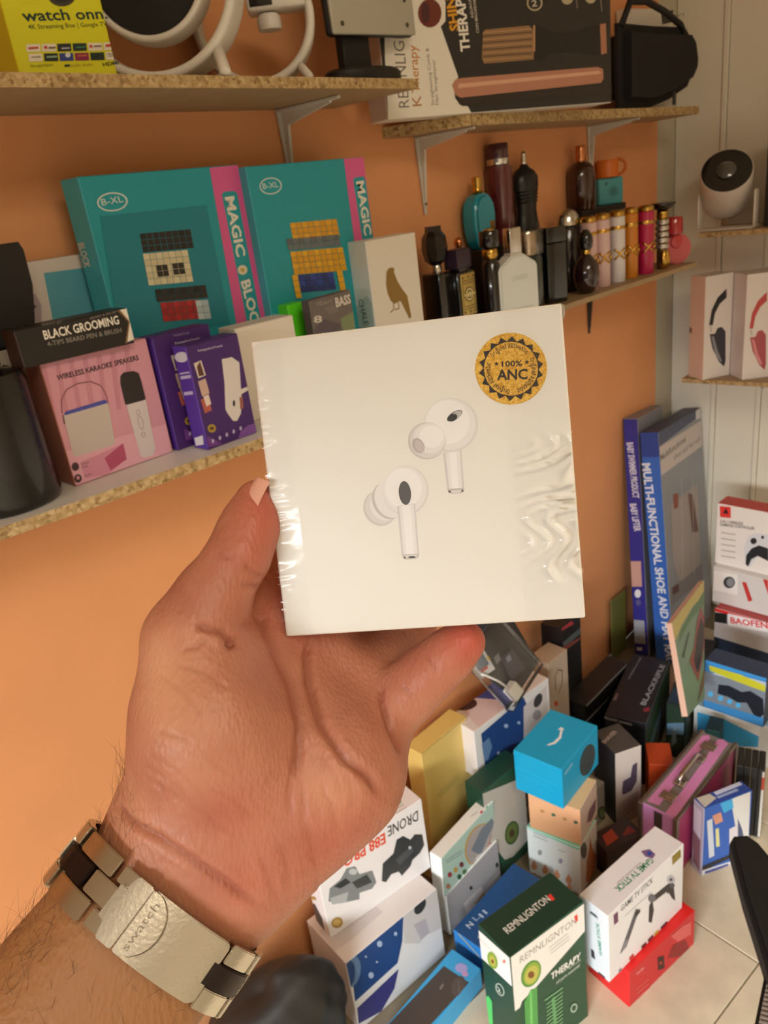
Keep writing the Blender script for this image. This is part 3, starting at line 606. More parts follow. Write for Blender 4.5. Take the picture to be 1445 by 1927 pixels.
k.p('f', 'block_tower_picture', [('q',[566,2040,663,2036,659,2104,563,2108],'#E0A520'), ('q',[569,1968,666,1964,662,2032,566,2036],'#D2981B'), ('q',[572,1896,669,1891,665,1959,568,1964],'#E0A520'), ('q',[669,2035,767,2031,762,2099,665,2103],'#D2981B'), ('q',[672,1963,770,1958,766,2026,668,2031],'#D2981B'), ('q',[675,1890,774,1884,769,1954,671,1959],'#D2981B'), ('q',[773,2030,872,2026,867,2094,768,2098],'#E0A520'), ('q',[776,1957,876,1952,871,2021,772,2026],'#D2981B'), ('q',[780,1884,880,1878,875,1948,775,1953],'#E0A520'), ('q',[878,2025,979,2020,974,2089,874,2094],'#D2981B'), ('q',[882,1951,983,1946,978,2016,877,2020],'#D2981B'), ('q',[886,1877,987,1872,982,1942,881,1947],'#D2981B'), ('q',[985,2020,1087,2015,1082,2085,980,2089],'#E0A520'), ('q',[989,1946,1092,1940,1086,2010,984,2015],'#D2981B'), ('q',[993,1871,1096,1865,1091,1936,988,1941],'#E0A520'), ('q',[1094,2014,1197,2009,1191,2080,1088,2084],'#D2981B'), ('q',[1098,1940,1202,1934,1196,2005,1093,2010],'#D2981B'), ('q',[1103,1864,1207,1859,1201,1930,1097,1935],'#D2981B'), ('q',[1204,2009,1309,2004,1303,2075,1198,2079],'#E0A520'), ('q',[1209,1934,1314,1928,1308,1999,1203,2004],'#D2981B'), ('q',[1214,1858,1319,1852,1313,1924,1208,1929],'#E0A520'), ('q',[1315,2003,1422,1998,1415,2070,1309,2074],'#D2981B'), ('q',[1321,1927,1428,1922,1421,1994,1314,1999],'#D2981B'), ('q',[1326,1851,1433,1845,1427,1917,1320,1923],'#D2981B'), ('q',[458,1858,554,1852,550,1921,455,1926],'#5E6468'), ('q',[461,1786,557,1780,553,1848,457,1854],'#6B7175'), ('q',[560,1852,657,1846,653,1915,556,1920],'#6B7175'), ('q',[563,1779,660,1772,656,1842,559,1847],'#6B7175'), ('q',[663,1845,762,1839,757,1909,659,1914],'#5E6468'), ('q',[666,1772,765,1765,761,1835,662,1841],'#6B7175'), ('q',[768,1839,867,1833,863,1902,763,1908],'#6B7175'), ('q',[771,1765,871,1758,866,1828,767,1834],'#6B7175'), ('q',[874,1832,975,1826,970,1896,869,1902],'#5E6468'), ('q',[878,1757,979,1751,974,1822,873,1828],'#6B7175'), ('q',[982,1825,1084,1819,1079,1890,976,1896],'#6B7175'), ('q',[986,1750,1089,1743,1083,1815,980,1821],'#6B7175'), ('q',[1091,1818,1195,1812,1189,1884,1085,1889],'#5E6468'), ('q',[1095,1743,1200,1736,1194,1808,1090,1814],'#6B7175'), ('q',[1202,1811,1307,1805,1301,1877,1196,1883],'#6B7175'), ('q',[1206,1735,1312,1728,1306,1801,1200,1807],'#6B7175'), ('q',[1314,1804,1421,1798,1415,1870,1308,1876],'#5E6468'), ('q',[1319,1727,1427,1720,1420,1794,1313,1800],'#6B7175'), ('q',[486,1696,583,1690,579,1759,483,1765],'#E3AC22'), ('q',[489,1623,586,1616,582,1685,485,1692],'#D79E1D'), ('q',[491,1549,588,1541,585,1611,488,1619],'#E3AC22'), ('q',[494,1475,591,1466,588,1537,490,1545],'#D79E1D'), ('q',[589,1689,687,1682,683,1752,585,1758],'#D79E1D'), ('q',[592,1615,690,1608,686,1678,588,1685],'#D79E1D'), ('q',[595,1540,693,1533,689,1603,591,1611],'#D79E1D'), ('q',[598,1466,696,1457,692,1528,594,1536],'#D79E1D'), ('q',[693,1681,792,1674,788,1744,689,1751],'#E3AC22'), ('q',[696,1607,796,1599,791,1670,692,1677],'#D79E1D'), ('q',[700,1532,799,1524,795,1595,695,1602],'#E3AC22'), ('q',[703,1456,803,1448,798,1519,698,1527],'#D79E1D'), ('q',[799,1673,899,1666,894,1737,794,1744],'#D79E1D'), ('q',[802,1598,903,1591,898,1662,798,1669],'#D79E1D'), ('q',[806,1523,907,1515,902,1586,801,1594],'#D79E1D'), ('q',[809,1447,911,1438,906,1510,805,1518],'#D79E1D'), ('q',[906,1665,1008,1658,1003,1730,901,1736],'#E3AC22'), ('q',[910,1590,1012,1582,1007,1654,905,1661],'#D79E1D'), ('q',[914,1514,1017,1505,1011,1578,909,1585],'#E3AC22'), ('q',[918,1437,1021,1428,1016,1501,913,1509],'#D79E1D'), ('q',[1015,1657,1118,1650,1113,1722,1009,1729],'#D79E1D'), ('q',[1019,1581,1123,1573,1117,1646,1014,1653],'#D79E1D'), ('q',[1023,1504,1128,1496,1122,1569,1018,1577],'#D79E1D'), ('q',[1028,1427,1132,1418,1127,1492,1022,1500],'#D79E1D'), ('q',[1125,1649,1230,1642,1224,1714,1119,1721],'#E3AC22'), ('q',[1130,1572,1235,1564,1229,1637,1124,1645],'#D79E1D'), ('q',[1134,1495,1240,1487,1234,1560,1129,1568],'#E3AC22'), ('q',[1139,1417,1246,1408,1239,1482,1133,1491],'#D79E1D'), ('q',[1237,1641,1344,1634,1338,1706,1231,1714],'#D79E1D'), ('q',[1242,1564,1349,1556,1343,1629,1236,1636],'#D79E1D'), ('q',[1247,1486,1355,1477,1348,1551,1241,1559],'#D79E1D'), ('q',[1252,1407,1360,1398,1354,1472,1246,1481],'#D79E1D'), ('q',[1351,1633,1459,1625,1452,1699,1344,1706],'#E3AC22'), ('q',[1356,1554,1465,1546,1458,1620,1350,1628],'#D79E1D'), ('q',[1362,1476,1471,1467,1464,1542,1355,1550],'#E3AC22'), ('q',[1367,1397,1477,1388,1470,1463,1361,1471],'#D79E1D'), ('q',[558,1390,657,1381,653,1453,554,1461],'#2C3A8C'), ('q',[561,1315,660,1305,656,1377,557,1386],'#3346A0'), ('q',[564,1239,663,1229,659,1301,560,1310],'#263278'), ('q',[663,1380,763,1371,759,1443,659,1452],'#263278'), ('q',[666,1304,767,1294,762,1367,662,1376],'#263278'), ('q',[670,1228,770,1217,766,1290,665,1300],'#263278'), ('q',[770,1370,871,1361,866,1433,765,1442],'#3346A0'), ('q',[773,1294,875,1284,870,1357,769,1366],'#2C3A8C'), ('q',[777,1216,879,1206,874,1279,772,1289],'#263278'), ('q',[878,1360,981,1351,975,1424,873,1432],'#2C3A8C'), ('q',[882,1283,985,1273,980,1346,877,1356],'#3346A0'), ('q',[885,1205,989,1194,984,1268,880,1278],'#263278'), ('q',[987,1350,1092,1340,1086,1414,982,1423],'#263278'), ('q',[991,1272,1096,1262,1091,1336,986,1345],'#263278'), ('q',[996,1193,1101,1183,1095,1257,990,1267],'#263278'), ('q',[1098,1339,1204,1330,1199,1404,1093,1413],'#3346A0'), ('q',[1103,1261,1210,1250,1204,1325,1097,1335],'#2C3A8C'), ('q',[1108,1182,1215,1171,1209,1246,1102,1256],'#263278'), ('q',[447,1408,544,1399,540,1470,444,1478],'#E3AC22'), ('q',[450,1333,547,1324,543,1395,446,1404],'#E3AC22'), ('q',[452,1258,550,1248,546,1319,449,1329],'#E3AC22'), ('q',[455,1182,553,1172,549,1244,451,1253],'#E3AC22'), ('q',[1276,1333,1384,1323,1378,1398,1270,1407],'#E3AC22'), ('q',[1281,1254,1390,1243,1384,1319,1275,1328],'#E3AC22'), ('q',[1286,1174,1396,1163,1389,1239,1280,1249],'#E3AC22'), ('q',[1292,1093,1402,1082,1395,1158,1285,1169],'#E3AC22')])
k = Carton('headphone_box', 'white carton with black headphones printed, left one on the white wall shelf', 'box', (1.998, 0.71, 0.7447, -33.1, 0.079, 0.057, 0.254), {'*': '#E2D8CF', 'l': '#DEC3B2'})
k.p('f', 'headphone_picture', [('q',[136,1362,197,1728,351,1998,598,2176,609,1958,418,1834,292,1623,243,1345],'#2A2A2C'), ('q',[136,1362,212,1350,235,1176,174,1173],'#C9C3BC'), ('q',[160,1136,313,1123,384,1256,506,1262,620,1125,657,368,616,239,453,404,251,776],'#3A3A40'), ('q',[208,1088,285,1062,409,682,546,415,517,366,352,584],'#8C8C92')])
k.p('l', 'side_print', [('q',[98,1210,92,1182,75,1155,47,1134,13,1120,6,1115,6,1120,6,1135,6,1157,6,1184,6,1212,6,1239,6,1260,6,1274,6,1278,42,1273,71,1258,90,1236],'#7A5344'), ('t','max',59,1111,144,1122,40,'#7A5344',0.0)])
k = Carton('headphone_box', 'white carton with red headphones printed, right one on the white wall shelf', 'box', (2.03, 0.612, 0.7447, -46.4, 0.094, 0.08, 0.253), {'*': '#E2D8CF', 'l': '#DDD3CF'})
k.p('f', 'headphone_picture', [('q',[117,1261,162,1622,287,1893,492,2076,505,1864,347,1735,244,1523,208,1248],'#C24A48'), ('q',[117,1261,182,1252,205,1083,153,1077],'#C9C3BC'), ('q',[142,1040,272,1035,329,1168,432,1180,531,1052,577,316,545,187,404,339,227,691],'#B0525A'), ('q',[184,995,250,974,362,608,482,355,459,305,316,509],'#D98E8E')])
k.p('l', 'side_print', [('q',[119,1118,115,1090,98,1064,69,1041,32,1026,6,1019,6,1023,6,1035,6,1056,6,1082,6,1110,6,1137,6,1159,6,1174,17,1181,56,1177,88,1164,110,1144],'#4A3E44')])
k = Carton('black_media_box', 'tall black carton beside the projector on the white wall shelf', 'box', (2.035, 0.5495, 1.0997, -60.0, 0.11, 0.034, 0.207), {'*': '#2A2825', 'r': '#E6E0D4'})
k = Carton('red_carton', 'low red carton lying on the floor under the white game stick carton', 'box', (0.906, 0.402, 0.0, -13.2, 0.176, 0.085, 0.082), {'f': '#C4262B', 't': '#DE1F1E', '*': '#D21F22'})
k.p('f', 'picture', [('q',[732,559,905,448,926,119,751,222],'#3A1512'), ('q',[857,309,855,298,849,292,840,291,828,297,815,308,803,323,794,340,787,358,785,373,787,384,793,391,802,391,814,385,826,374,838,359,848,342,855,325],'#B02A2A'), ('q',[1009,293,1150,494,1512,316,1615,6,1372,17],'#8C1A20'), ('q',[1085,752,1422,725,1651,627,1664,320,1298,445],'#D65E5C')])
k.p('f', 'title_print', [('t','Game Player',180,618,384,599,70,'#E8A8A0',0.01), ('n',[165,288,497,243],20,'#D86A66'), ('n',[179,173,512,126],21,'#D86A66'), ('n',[192,57,527,8],21,'#D86A66'), ('n',[206,6,542,6],21,'#D86A66')])
k = Carton('game_stick_box', 'white carton with game stick and controller printed, leaning over the red carton', 'box', (0.881, 0.406, 0.083, -11.1, 0.2, 0.055, 0.147), {'f': '#E2E0DF', 't': '#E4E2E4', 'l': '#D8E0E6', '*': '#E2E0DF'})
k.p('t', 'title_print', [('t','GAME TV STICK',1364,217,472,246,101,'#2F8A66',0.02), ('t','wireless controller gamepad',1191,267,583,279,34,'#9A9AA0',0.0), ('q',[1378,389,1511,319,1485,190,1382,170,1335,277],'#7A5A86'), ('q',[1467,238,1453,232,1437,229,1421,231,1407,238,1396,248,1391,261,1391,274,1397,287,1408,298,1422,304,1438,307,1454,305,1469,298,1479,288,1484,275,1484,262,1478,249],'#2F4A9A')])
k.p('f', 'title_print', [('t','GAME TV STICK',311,1306,1136,1282,123,'#4A4A50',0.005), ('n',[403,1137,1110,1093],14,'#9A9AA0'), ('q',[129,1390,233,1382,243,1157,138,1166],'#6A3A5A'), ('q',[1657,1439,1897,1423,1919,1242,1678,1236],'#8A7426')])
k.p('f', 'controller_picture', [('q',[1029,478,1041,830,1169,963,1582,907,1721,773,1780,345,1683,486,1587,686,1200,758,1117,391],'#2E2E30'), ('q',[1142,830,1525,760,1578,449,1205,390],'#E2E0DF'), ('q',[1214,867,1208,839,1190,825,1163,825,1130,841,1095,870,1062,908,1035,952,1017,995,1011,1032,1016,1059,1034,1074,1060,1073,1093,1058,1128,1030,1161,992,1189,948,1207,905],'#6A6A70'), ('q',[1764,847,1758,819,1737,807,1705,811,1664,831,1622,865,1582,908,1549,955,1527,1001,1519,1040,1525,1067,1546,1080,1577,1076,1617,1057,1659,1024,1700,981,1733,933,1756,887],'#B9B9BE'), ('q',[1687,908,1684,898,1677,893,1664,894,1650,902,1634,915,1618,931,1606,948,1598,966,1595,980,1597,991,1605,996,1617,994,1632,987,1648,974,1663,958,1675,940,1684,923],'#3A3A3E'), ('q',[1753,723,1749,706,1736,698,1715,700,1690,713,1663,735,1638,762,1617,792,1603,821,1598,846,1602,863,1615,871,1635,869,1660,856,1687,835,1712,808,1733,778,1748,748],'#55555A')])
k.p('f', 'stick_picture', [('q',[271,412,436,422,772,969,688,1062],'#55555C'), ('q',[660,991,799,970,799,899,688,874],'#2A2A2E'), ('q',[312,412,408,423,492,565,410,589],'#8A8A90')])
k.p('f', 'icon_row', [('q',[829,98,959,82,974,6,844,6],'#5A2A2E'), ('q',[1003,94,1150,91,1167,6,1019,6],'#6A3A3E'), ('q',[1180,77,1299,74,1316,6,1196,6],'#B9A22E'), ('q',[1359,73,1541,68,1561,6,1378,6],'#4A2A36'), ('q',[503,118,615,116,642,6,529,6],'#C0474A'), ('q',[225,76,294,74,306,6,237,6],'#8A8A90')])
k.p('l', 'side_print', [('t','GAME STICK',421,474,377,1163,57,'#3F9A7C',0.02), ('q',[335,6,481,6,464,52,339,52],'#3A3A3E'), ('q',[206,1244,368,1248,330,1306,218,1300],'#55555A'), ('q',[209,270,282,267,266,446,204,460],'#3A3A3E')])
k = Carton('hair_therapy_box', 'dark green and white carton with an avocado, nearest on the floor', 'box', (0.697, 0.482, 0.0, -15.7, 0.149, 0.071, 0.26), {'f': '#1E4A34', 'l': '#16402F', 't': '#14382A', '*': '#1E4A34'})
k.p('t', 'logo_print', [('t','REMNLIGNTON',233,296,1126,321,121,'#DAD9D0',0.01), ('q',[1136,412,1200,409,1182,299,1124,297],'#D83A2E')])
k.p('f', 'white_panel', [('q',[18,2594,6,1465,102,1457,152,1553,434,1608,1484,1971,1484,2553],'#E6E2DB')])
k.p('f', 'avocado_picture', [('q',[514,1760,472,1720,420,1700,364,1702,308,1726,256,1769,214,1828,184,1898,169,1973,169,2048,185,2116,215,2171,257,2211,307,2231,362,2230,417,2208,468,2167,512,2109,543,2039,560,1963,560,1887,545,1817],'#4F8A36'), ('q',[498,1788,461,1754,418,1736,371,1737,324,1756,282,1791,247,1840,222,1898,210,1960,211,2023,225,2080,250,2128,286,2162,328,2179,375,2180,421,2162,464,2128,499,2080,524,2023,538,1959,537,1896,524,1837],'#8FA83E'), ('q',[469,1804,441,1777,407,1763,370,1763,333,1778,300,1806,272,1844,253,1890,243,1939,244,1988,255,2034,275,2071,303,2097,336,2111,372,2111,409,2097,442,2070,470,2033,490,1987,500,1937,500,1888,490,1842],'#B9B552'), ('q',[414,1874,395,1862,368,1866,340,1887,317,1920,302,1957,299,1993,309,2019,328,2031,354,2027,382,2006,406,1974,420,1936,424,1900],'#7A4A26')])
k.p('f', 'logo_print', [('t','REMNLIGNTON',172,2342,1311,2275,137,'#8E8B84',-0.004), ('q',[1274,2450,1341,2443,1346,2304,1290,2314],'#D83A2E'), ('n',[732,2205,1128,2204],14,'#ABA8A2'), ('n',[749,2134,1147,2132],14,'#ABA8A2'), ('n',[767,2063,1166,2060],14,'#ABA8A2')])
k.p('f', 'title_print', [('t','THERAPY',734,1513,1369,1463,133,'#E6E4DC',0.03), ('t','con aguacate',955,1465,1367,1406,53,'#B9C4B4',0.0), ('t','oil pure essential',835,1331,1339,1309,69,'#C9D0C4',0.01)])
k.p('f', 'comb_picture', [('q',[190,1495,329,1652,454,1590,422,793,176,1021],'#4E9A4A'), ('q',[306,1626,350,1635,318,889,267,936],'#6FBF66'), ('n',[618,1066,957,1057],25,'#7FB27A'), ('n',[613,985,952,975],25,'#7FB27A'), ('n',[608,904,948,893],26,'#7FB27A'), ('n',[603,823,944,811],26,'#7FB27A'), ('n',[598,742,940,728],26,'#7FB27A'), ('n',[592,660,935,645],26,'#7FB27A'), ('n',[587,577,931,561],26,'#7FB27A'), ('n',[582,495,926,478],26,'#7FB27A'), ('n',[577,412,922,393],26,'#7FB27A'), ('n',[581,1194,962,1149],23,'#8ABF84'), ('n',[755,1113,764,476],69,'#5F9A62'), ('q',[1238,409,1220,389,1197,382,1172,389,1146,408,1124,436,1108,472,1100,510,1102,545,1111,574,1129,594,1152,600,1177,594,1202,576,1224,547,1240,512,1248,474,1248,438],'#A9BFA8'), ('q',[1217,436,1205,424,1190,419,1172,423,1156,436,1141,455,1130,479,1125,504,1126,528,1132,547,1144,560,1159,564,1176,560,1193,548,1208,529,1218,505,1224,480,1223,456],'#1E4A34')])
k.p('l', 'white_panel', [('q',[6,2472,6,1872,704,1998,704,2594],'#EDEDEA')])
k.p('l', 'side_print', [('q',[406,2268,416,2213,410,2147,389,2076,356,2009,315,1954,269,1918,226,1906,190,1918,165,1955,156,2011,163,2079,184,2151,218,2218,260,2272,305,2306,348,2317,383,2303],'#7FA83E'), ('q',[352,2187,359,2152,357,2112,347,2069,329,2031,306,2000,280,1982,255,1978,234,1988,218,2013,212,2048,214,2090,225,2132,243,2171,267,2201,292,2218,317,2222,338,2211],'#B9B552'), ('q',[318,2131,320,2118,318,2101,311,2082,302,2064,290,2049,278,2039,266,2034,257,2036,251,2044,249,2058,252,2074,258,2093,268,2111,279,2126,291,2137,303,2141,312,2139],'#7A4A26'), ('t','REMNLIGNTON',-26,2275,533,2312,53,'#B9B9B4',0), ('q',[607,2422,604,2406,597,2387,588,2369,577,2353,566,2341,556,2335,548,2336,544,2343,543,2356,547,2373,554,2392,563,2410,574,2426,585,2438,595,2443,603,2442,607,2435],'#D86A5E'), ('q',[491,1733,505,1700,508,1655,497,1604,475,1551,444,1505,408,1469,370,1449,336,1448,311,1465,296,1499,294,1545,305,1597,328,1650,360,1696,396,1731,433,1749,466,1750],'#B9C9BC'), ('q',[472,1705,485,1677,487,1641,480,1599,463,1557,438,1521,409,1494,379,1479,352,1479,330,1494,318,1522,315,1560,323,1602,340,1644,365,1680,394,1707,424,1720,451,1720],'#16402F'), ('t','2',344,1514,432,1540,89,'#D0DACF',0.01), ('q',[6,984,76,1108,160,1068,122,488,18,365],'#4CC464')])
k = Carton('hair_therapy_box', 'green and white carton with an avocado, behind the striped blue carton', 'box', (0.945, 0.715, 0.0, -8.0, 0.117, 0.045, 0.235), {'f': '#24503A', '*': '#16402F'})
k.p('f', 'white_panel', [('q',[6,1231,6,2312,1164,1928,1164,320,1009,268,673,215,439,315],'#B9B4AA')])
k.p('f', 'avocado_picture', [('q',[889,649,843,578,779,537,706,533,633,564,568,628,519,715,492,816,490,918,513,1008,558,1078,620,1118,691,1124,764,1095,830,1033,880,947,908,846,912,742],'#3E5A2A'), ('q',[845,691,807,632,757,597,700,590,642,613,592,661,555,730,536,811,536,893,555,968,592,1026,641,1061,698,1068,755,1047,805,1000,843,932,863,851,864,767],'#5F7038'), ('q',[770,748,754,724,731,711,704,711,676,724,651,748,631,781,620,818,618,854,626,887,642,911,664,924,691,924,719,911,744,887,764,855,775,818,778,781],'#4A3A22')])
k = Carton('mint_box', 'white carton with mint lid band and drop pictures, lowest under the blue cube carton', 'box', (0.997, 0.604, 0.0, 4.7, 0.08, 0.109, 0.12), {'l': '#E3EEEE', 't': '#7FD8BE', 'f': '#C9C2BA', '*': '#E3EEEE'})
k.p('l', 'mint_band', [('q',[6,1194,6,1169,1081,1147,1084,1194],'#6FDCC0')])
k.p('l', 'drop_picture', [('q',[119,395,180,259,164,180,103,118,46,130,39,211],'#D49A74'), ('q',[358,412,419,277,404,199,344,138,288,149,281,230],'#D49A74'), ('q',[604,420,664,287,650,209,592,148,537,160,529,240],'#D49A74'), ('q',[844,428,905,296,891,219,834,159,780,170,772,250],'#D49A74'), ('q',[111,51,173,6,157,6,95,6,37,6,31,6],'#D49A74'), ('q',[847,208,908,75,894,6,837,6,783,6,775,27],'#D49A74')])
k.p('l', 'small_print', [('n',[149,1127,438,1123],21,'#A9B0B0'), ('n',[144,1043,434,1041],21,'#A9B0B0'), ('q',[305,688,301,662,292,637,278,615,263,598,247,590,232,590,220,600,214,617,212,640,216,666,226,691,239,713,254,730,270,738,285,737,296,728,303,711],'#9AA4A6'), ('q',[736,697,732,672,723,647,711,625,696,609,680,600,666,601,655,610,648,627,646,649,650,675,659,700,671,722,686,738,702,746,716,745,727,736,734,719],'#A9A4C0'), ('n',[648,949,799,947],21,'#A9B0B0')])
k.p('f', 'brush_picture', [('q',[209,140,291,613,404,780,472,1056,577,649,744,328,613,6,354,6],'#A8683E'), ('q',[307,869,294,807,266,769,225,759,177,778,128,824,84,890,50,969,30,1051,27,1127,40,1187,68,1194,108,1194,155,1194,203,1174,248,1109,282,1030,303,946],'#55544E')])
k = Carton('peach_box', 'peach carton with small pictures, between the blue cube and the mint carton', 'box', (1.005, 0.603, 0.1203, 7.5, 0.088, 0.102, 0.085), {'l': '#E5B084', 't': '#E9C08E', 'f': '#CDB6A8', '*': '#E5B084'})
k.p('l', 'item_picture', [('q',[230,547,306,566,325,509,248,476],'#B98A52'), ('q',[454,551,528,570,546,514,472,481],'#3E6A54'), ('q',[673,542,746,561,764,505,691,473],'#B98A52'), ('q',[889,560,961,578,979,522,907,491],'#3E5E54'), ('q',[890,844,962,844,980,844,908,835],'#7A6A86')])
k.p('f', 'item_picture', [('q',[314,286,441,473,818,450,771,186,533,131],'#7A5A62'), ('q',[178,844,398,844,421,844,226,844],'#4A3A30')])
k = Carton('speaker_cube_box', 'bright blue cube carton with a white curved arrow on top of the peach carton', 'box', (1.0245, 0.6235, 0.2055, 1.0, 0.142, 0.1, 0.092), {'*': '#0AA5D6'})
k.p('t', 'arrow_mark', [('q',[438,549,588,475,771,464,931,527,924,478,751,408,568,421,456,492],'#EDF2F2'), ('q',[919,577,1038,562,991,458,984,499,910,471,904,512,964,533],'#EDF2F2')])
k.p('f', 'speaker_picture', [('q',[1237,192,1174,130,1096,93,1007,84,916,103,830,148,756,216,700,300,666,393,656,489,671,580,710,658,770,718,845,756,931,767,1021,751,1107,710,1183,644,1242,561,1279,466,1291,367,1277,273],'#3B4A4E'), ('t','echo pop',109,711,395,753,82,'#BFE3EE',0.01)])
k.p('l', 'small_print', [('n',[71,544,932,505],20,'#1AB4E4'), ('n',[245,398,797,365],20,'#1AB4E4')])
k = Carton('yellow_carton', 'tall plain yellow carton standing behind the drone carton', 'box', (0.894, 0.806, 0.0, -2.2, 0.134, 0.041, 0.325), {'*': '#DCC06E'})
k.p('f', 'faint_print', [('q',[277,2131,870,2137,993,2048,945,1949,378,1948,262,2037],'#CDB668')])
k.p('f', 'flap_line', [('n',[6,3244,523,3244,606,3224,864,3226,1334,3244],13,'#8A7334')])
k = Carton('projector_box', 'white carton with navy space picture, lowest under the drone carton', 'box', (0.623, 0.757, 0.0, -9.5, 0.199, 0.112, 0.162), {'f': '#D9DADB', 'l': '#E6E0DE', 't': '#E0D8D4', '*': '#E0DCDA'})
k.p('f', 'space_picture', [('q',[29,1614,56,1113,26,697,955,739,1124,1126,1219,1614,911,1614],'#20437E'), ('q',[6,173,41,527,957,594,806,249,474,6],'#3A3A7A'), ('q',[221,1191,173,1104,111,1052,44,1039,6,1069,6,1136,6,1233,6,1346,6,1464,6,1571,6,1614,12,1614,78,1614,142,1614,198,1614,237,1535,255,1421,250,1301],'#5F7FA8'), ('q',[116,1221,74,1145,20,1100,6,1090,6,1116,6,1176,6,1260,6,1360,6,1463,6,1556,6,1614,6,1614,6,1614,47,1614,96,1605,130,1521,146,1421,141,1317],'#20437E'), ('q',[724,1413,717,1393,705,1382,689,1379,672,1386,655,1402,640,1424,629,1451,624,1478,625,1503,631,1522,643,1534,659,1536,676,1530,693,1514,708,1492,719,1465,724,1438],'#9FB6D6'), ('q',[458,915,451,895,439,884,424,881,406,889,389,905,375,929,364,956,359,984,360,1009,367,1028,379,1040,394,1042,411,1035,428,1019,443,996,453,969,459,940],'#9FB6D6'), ('q',[1042,1365,1037,1351,1030,1343,1020,1340,1009,1344,998,1354,989,1368,982,1385,979,1403,980,1420,984,1433,992,1442,1001,1444,1012,1440,1023,1431,1032,1417,1039,1400,1042,1382],'#9FB6D6'), ('q',[583,1115,580,1109,576,1105,570,1105,563,1109,556,1115,550,1124,545,1134,543,1144,543,1152,546,1158,550,1162,556,1162,563,1158,570,1152,576,1143,580,1134,583,1124],'#9FB6D6'), ('q',[396,1415,394,1409,389,1405,383,1405,377,1408,370,1415,364,1423,360,1433,358,1442,358,1451,360,1457,365,1460,371,1460,377,1457,384,1451,390,1442,394,1433,396,1423],'#9FB6D6')])
k.p('f', 'projector_picture', [('q',[1222,1614,1749,1614,1984,1614,1984,670,1607,821,1471,747,1146,1042],'#C3C2C2'), ('q',[1667,1423,1624,1398,1576,1391,1530,1403,1491,1432,1463,1474,1451,1524,1454,1577,1474,1614,1507,1614,1550,1614,1597,1614,1643,1614,1683,1614,1711,1614,1724,1566,1720,1513,1701,1463],'#2E3230'), ('q',[1398,1264,1659,1190,1705,799,1504,808],'#ACA9B2')])
k.p('t', 'projector_picture', [('q',[33,799,435,739,1005,579,1027,315,308,270,6,303],'#CFC6C6')])
k = Carton('drone_box', 'white carton with upside-down drone lettering and two drones, on the space carton', 'box', (0.643, 0.768, 0.1622, -13.0, 0.214, 0.046, 0.158), {'*': '#E5E3E4'})
k.p('f', 'title_print', [('t','DRONE',2034,1396,1395,1464,211,'#34322E',0.01), ('t','E88 PRO',1327,1382,491,1432,213,'#D9563C',0.03)])
k.p('f', 'black_drone_picture', [('q',[1114,446,1190,791,1425,849,1529,1088,1664,1076,1800,897,1901,947,2052,842,2065,586,1954,479,1782,442,1720,338,1521,261,1472,398,1319,451,1191,362],'#34383A'), ('q',[1446,688,1816,763,1829,606,1512,517],'#4A4F52'), ('q',[1792,719,1789,709,1783,702,1775,700,1766,702,1756,709,1748,719,1742,731,1739,744,1739,757,1742,767,1748,774,1757,776,1766,774,1775,768,1783,758,1789,745,1792,732],'#C9CDD0')])
k.p('f', 'grey_drone_picture', [('q',[95,775,158,1009,371,1045,519,1180,676,1110,725,896,970,797,1010,500,910,429,663,523,641,393,288,575],'#7C8284'), ('q',[238,994,468,1007,547,852,340,869],'#2A2E2E'), ('q',[566,838,860,795,931,560,639,638],'#3A3E3E'), ('q',[124,823,468,698,405,519,147,662],'#A9AEB0'), ('q',[696,978,688,959,672,950,649,951,623,962,597,982,574,1008,556,1037,547,1065,546,1090,554,1108,570,1117,592,1116,618,1105,644,1086,668,1060,685,1031,695,1003],'#B9BEC0')])
k.p('f', 'badges', [('q',[1880,6,2121,6,2125,6,1883,6],'#8A7436'), ('q',[263,223,267,179,259,142,240,116,211,105,177,109,141,129,108,162,83,204,67,249,63,292,71,329,91,355,119,366,153,362,188,342,221,310,247,269],'#A98A46'), ('q',[227,228,230,202,224,179,211,164,193,157,171,160,149,172,128,192,112,217,102,244,100,270,106,292,118,308,136,314,158,312,180,300,201,280,217,255],'#C9AE6A'), ('q',[1269,6,1829,6,1722,6,1318,6],'#5F86C9'), ('q',[1761,6,1744,6,1726,6,1708,6,1692,6,1680,6,1674,6,1674,6,1680,6,1692,6,1708,6,1726,6,1745,6,1761,6,1773,6,1779,6,1779,6,1773,6],'#3A3E3E'), ('q',[1664,6,1650,6,1634,6,1618,6,1602,6,1591,6,1584,6,1582,6,1587,6,1596,6,1610,6,1626,6,1643,6,1658,6,1670,6,1677,6,1678,6,1674,6],'#4A4E4E')])
k.p('t', 'top_print', [('q',[1845,186,1830,172,1812,163,1793,162,1775,169,1761,182,1752,200,1750,222,1754,243,1765,263,1780,278,1798,286,1817,287,1835,280,1849,267,1858,248,1860,227,1856,206],'#5FB24A'), ('q',[1778,405,1962,387,1957,304,1767,312],'#6A5248'), ('n',[1376,147,1841,105],19,'#B0A8A6'), ('n',[1359,294,1674,264],36,'#9A6A5E'), ('n',[1388,71,1837,25],17,'#C0B8B6')])
k.p('l', 'side_print', [('q',[6,401,88,476,273,298,271,6,68,6,6,11],'#4A4442'), ('q',[199,658,176,630,143,598,104,566,63,539,25,519,6,509,6,510,6,523,6,545,8,574,42,606,81,638,122,665,159,684,188,694,205,692,209,680],'#A98A46')])
k = Carton('craft_box', 'white and mint carton with a round toy picture, behind the green carton', 'box', (0.826, 0.713, 0.1, 0.1, 0.166, 0.026, 0.0985, 3.0, 0.0), {'f': '#B9D9CC', 'l': '#EEF2EF', 't': '#EAE8E2', '*': '#EEF2EF'})
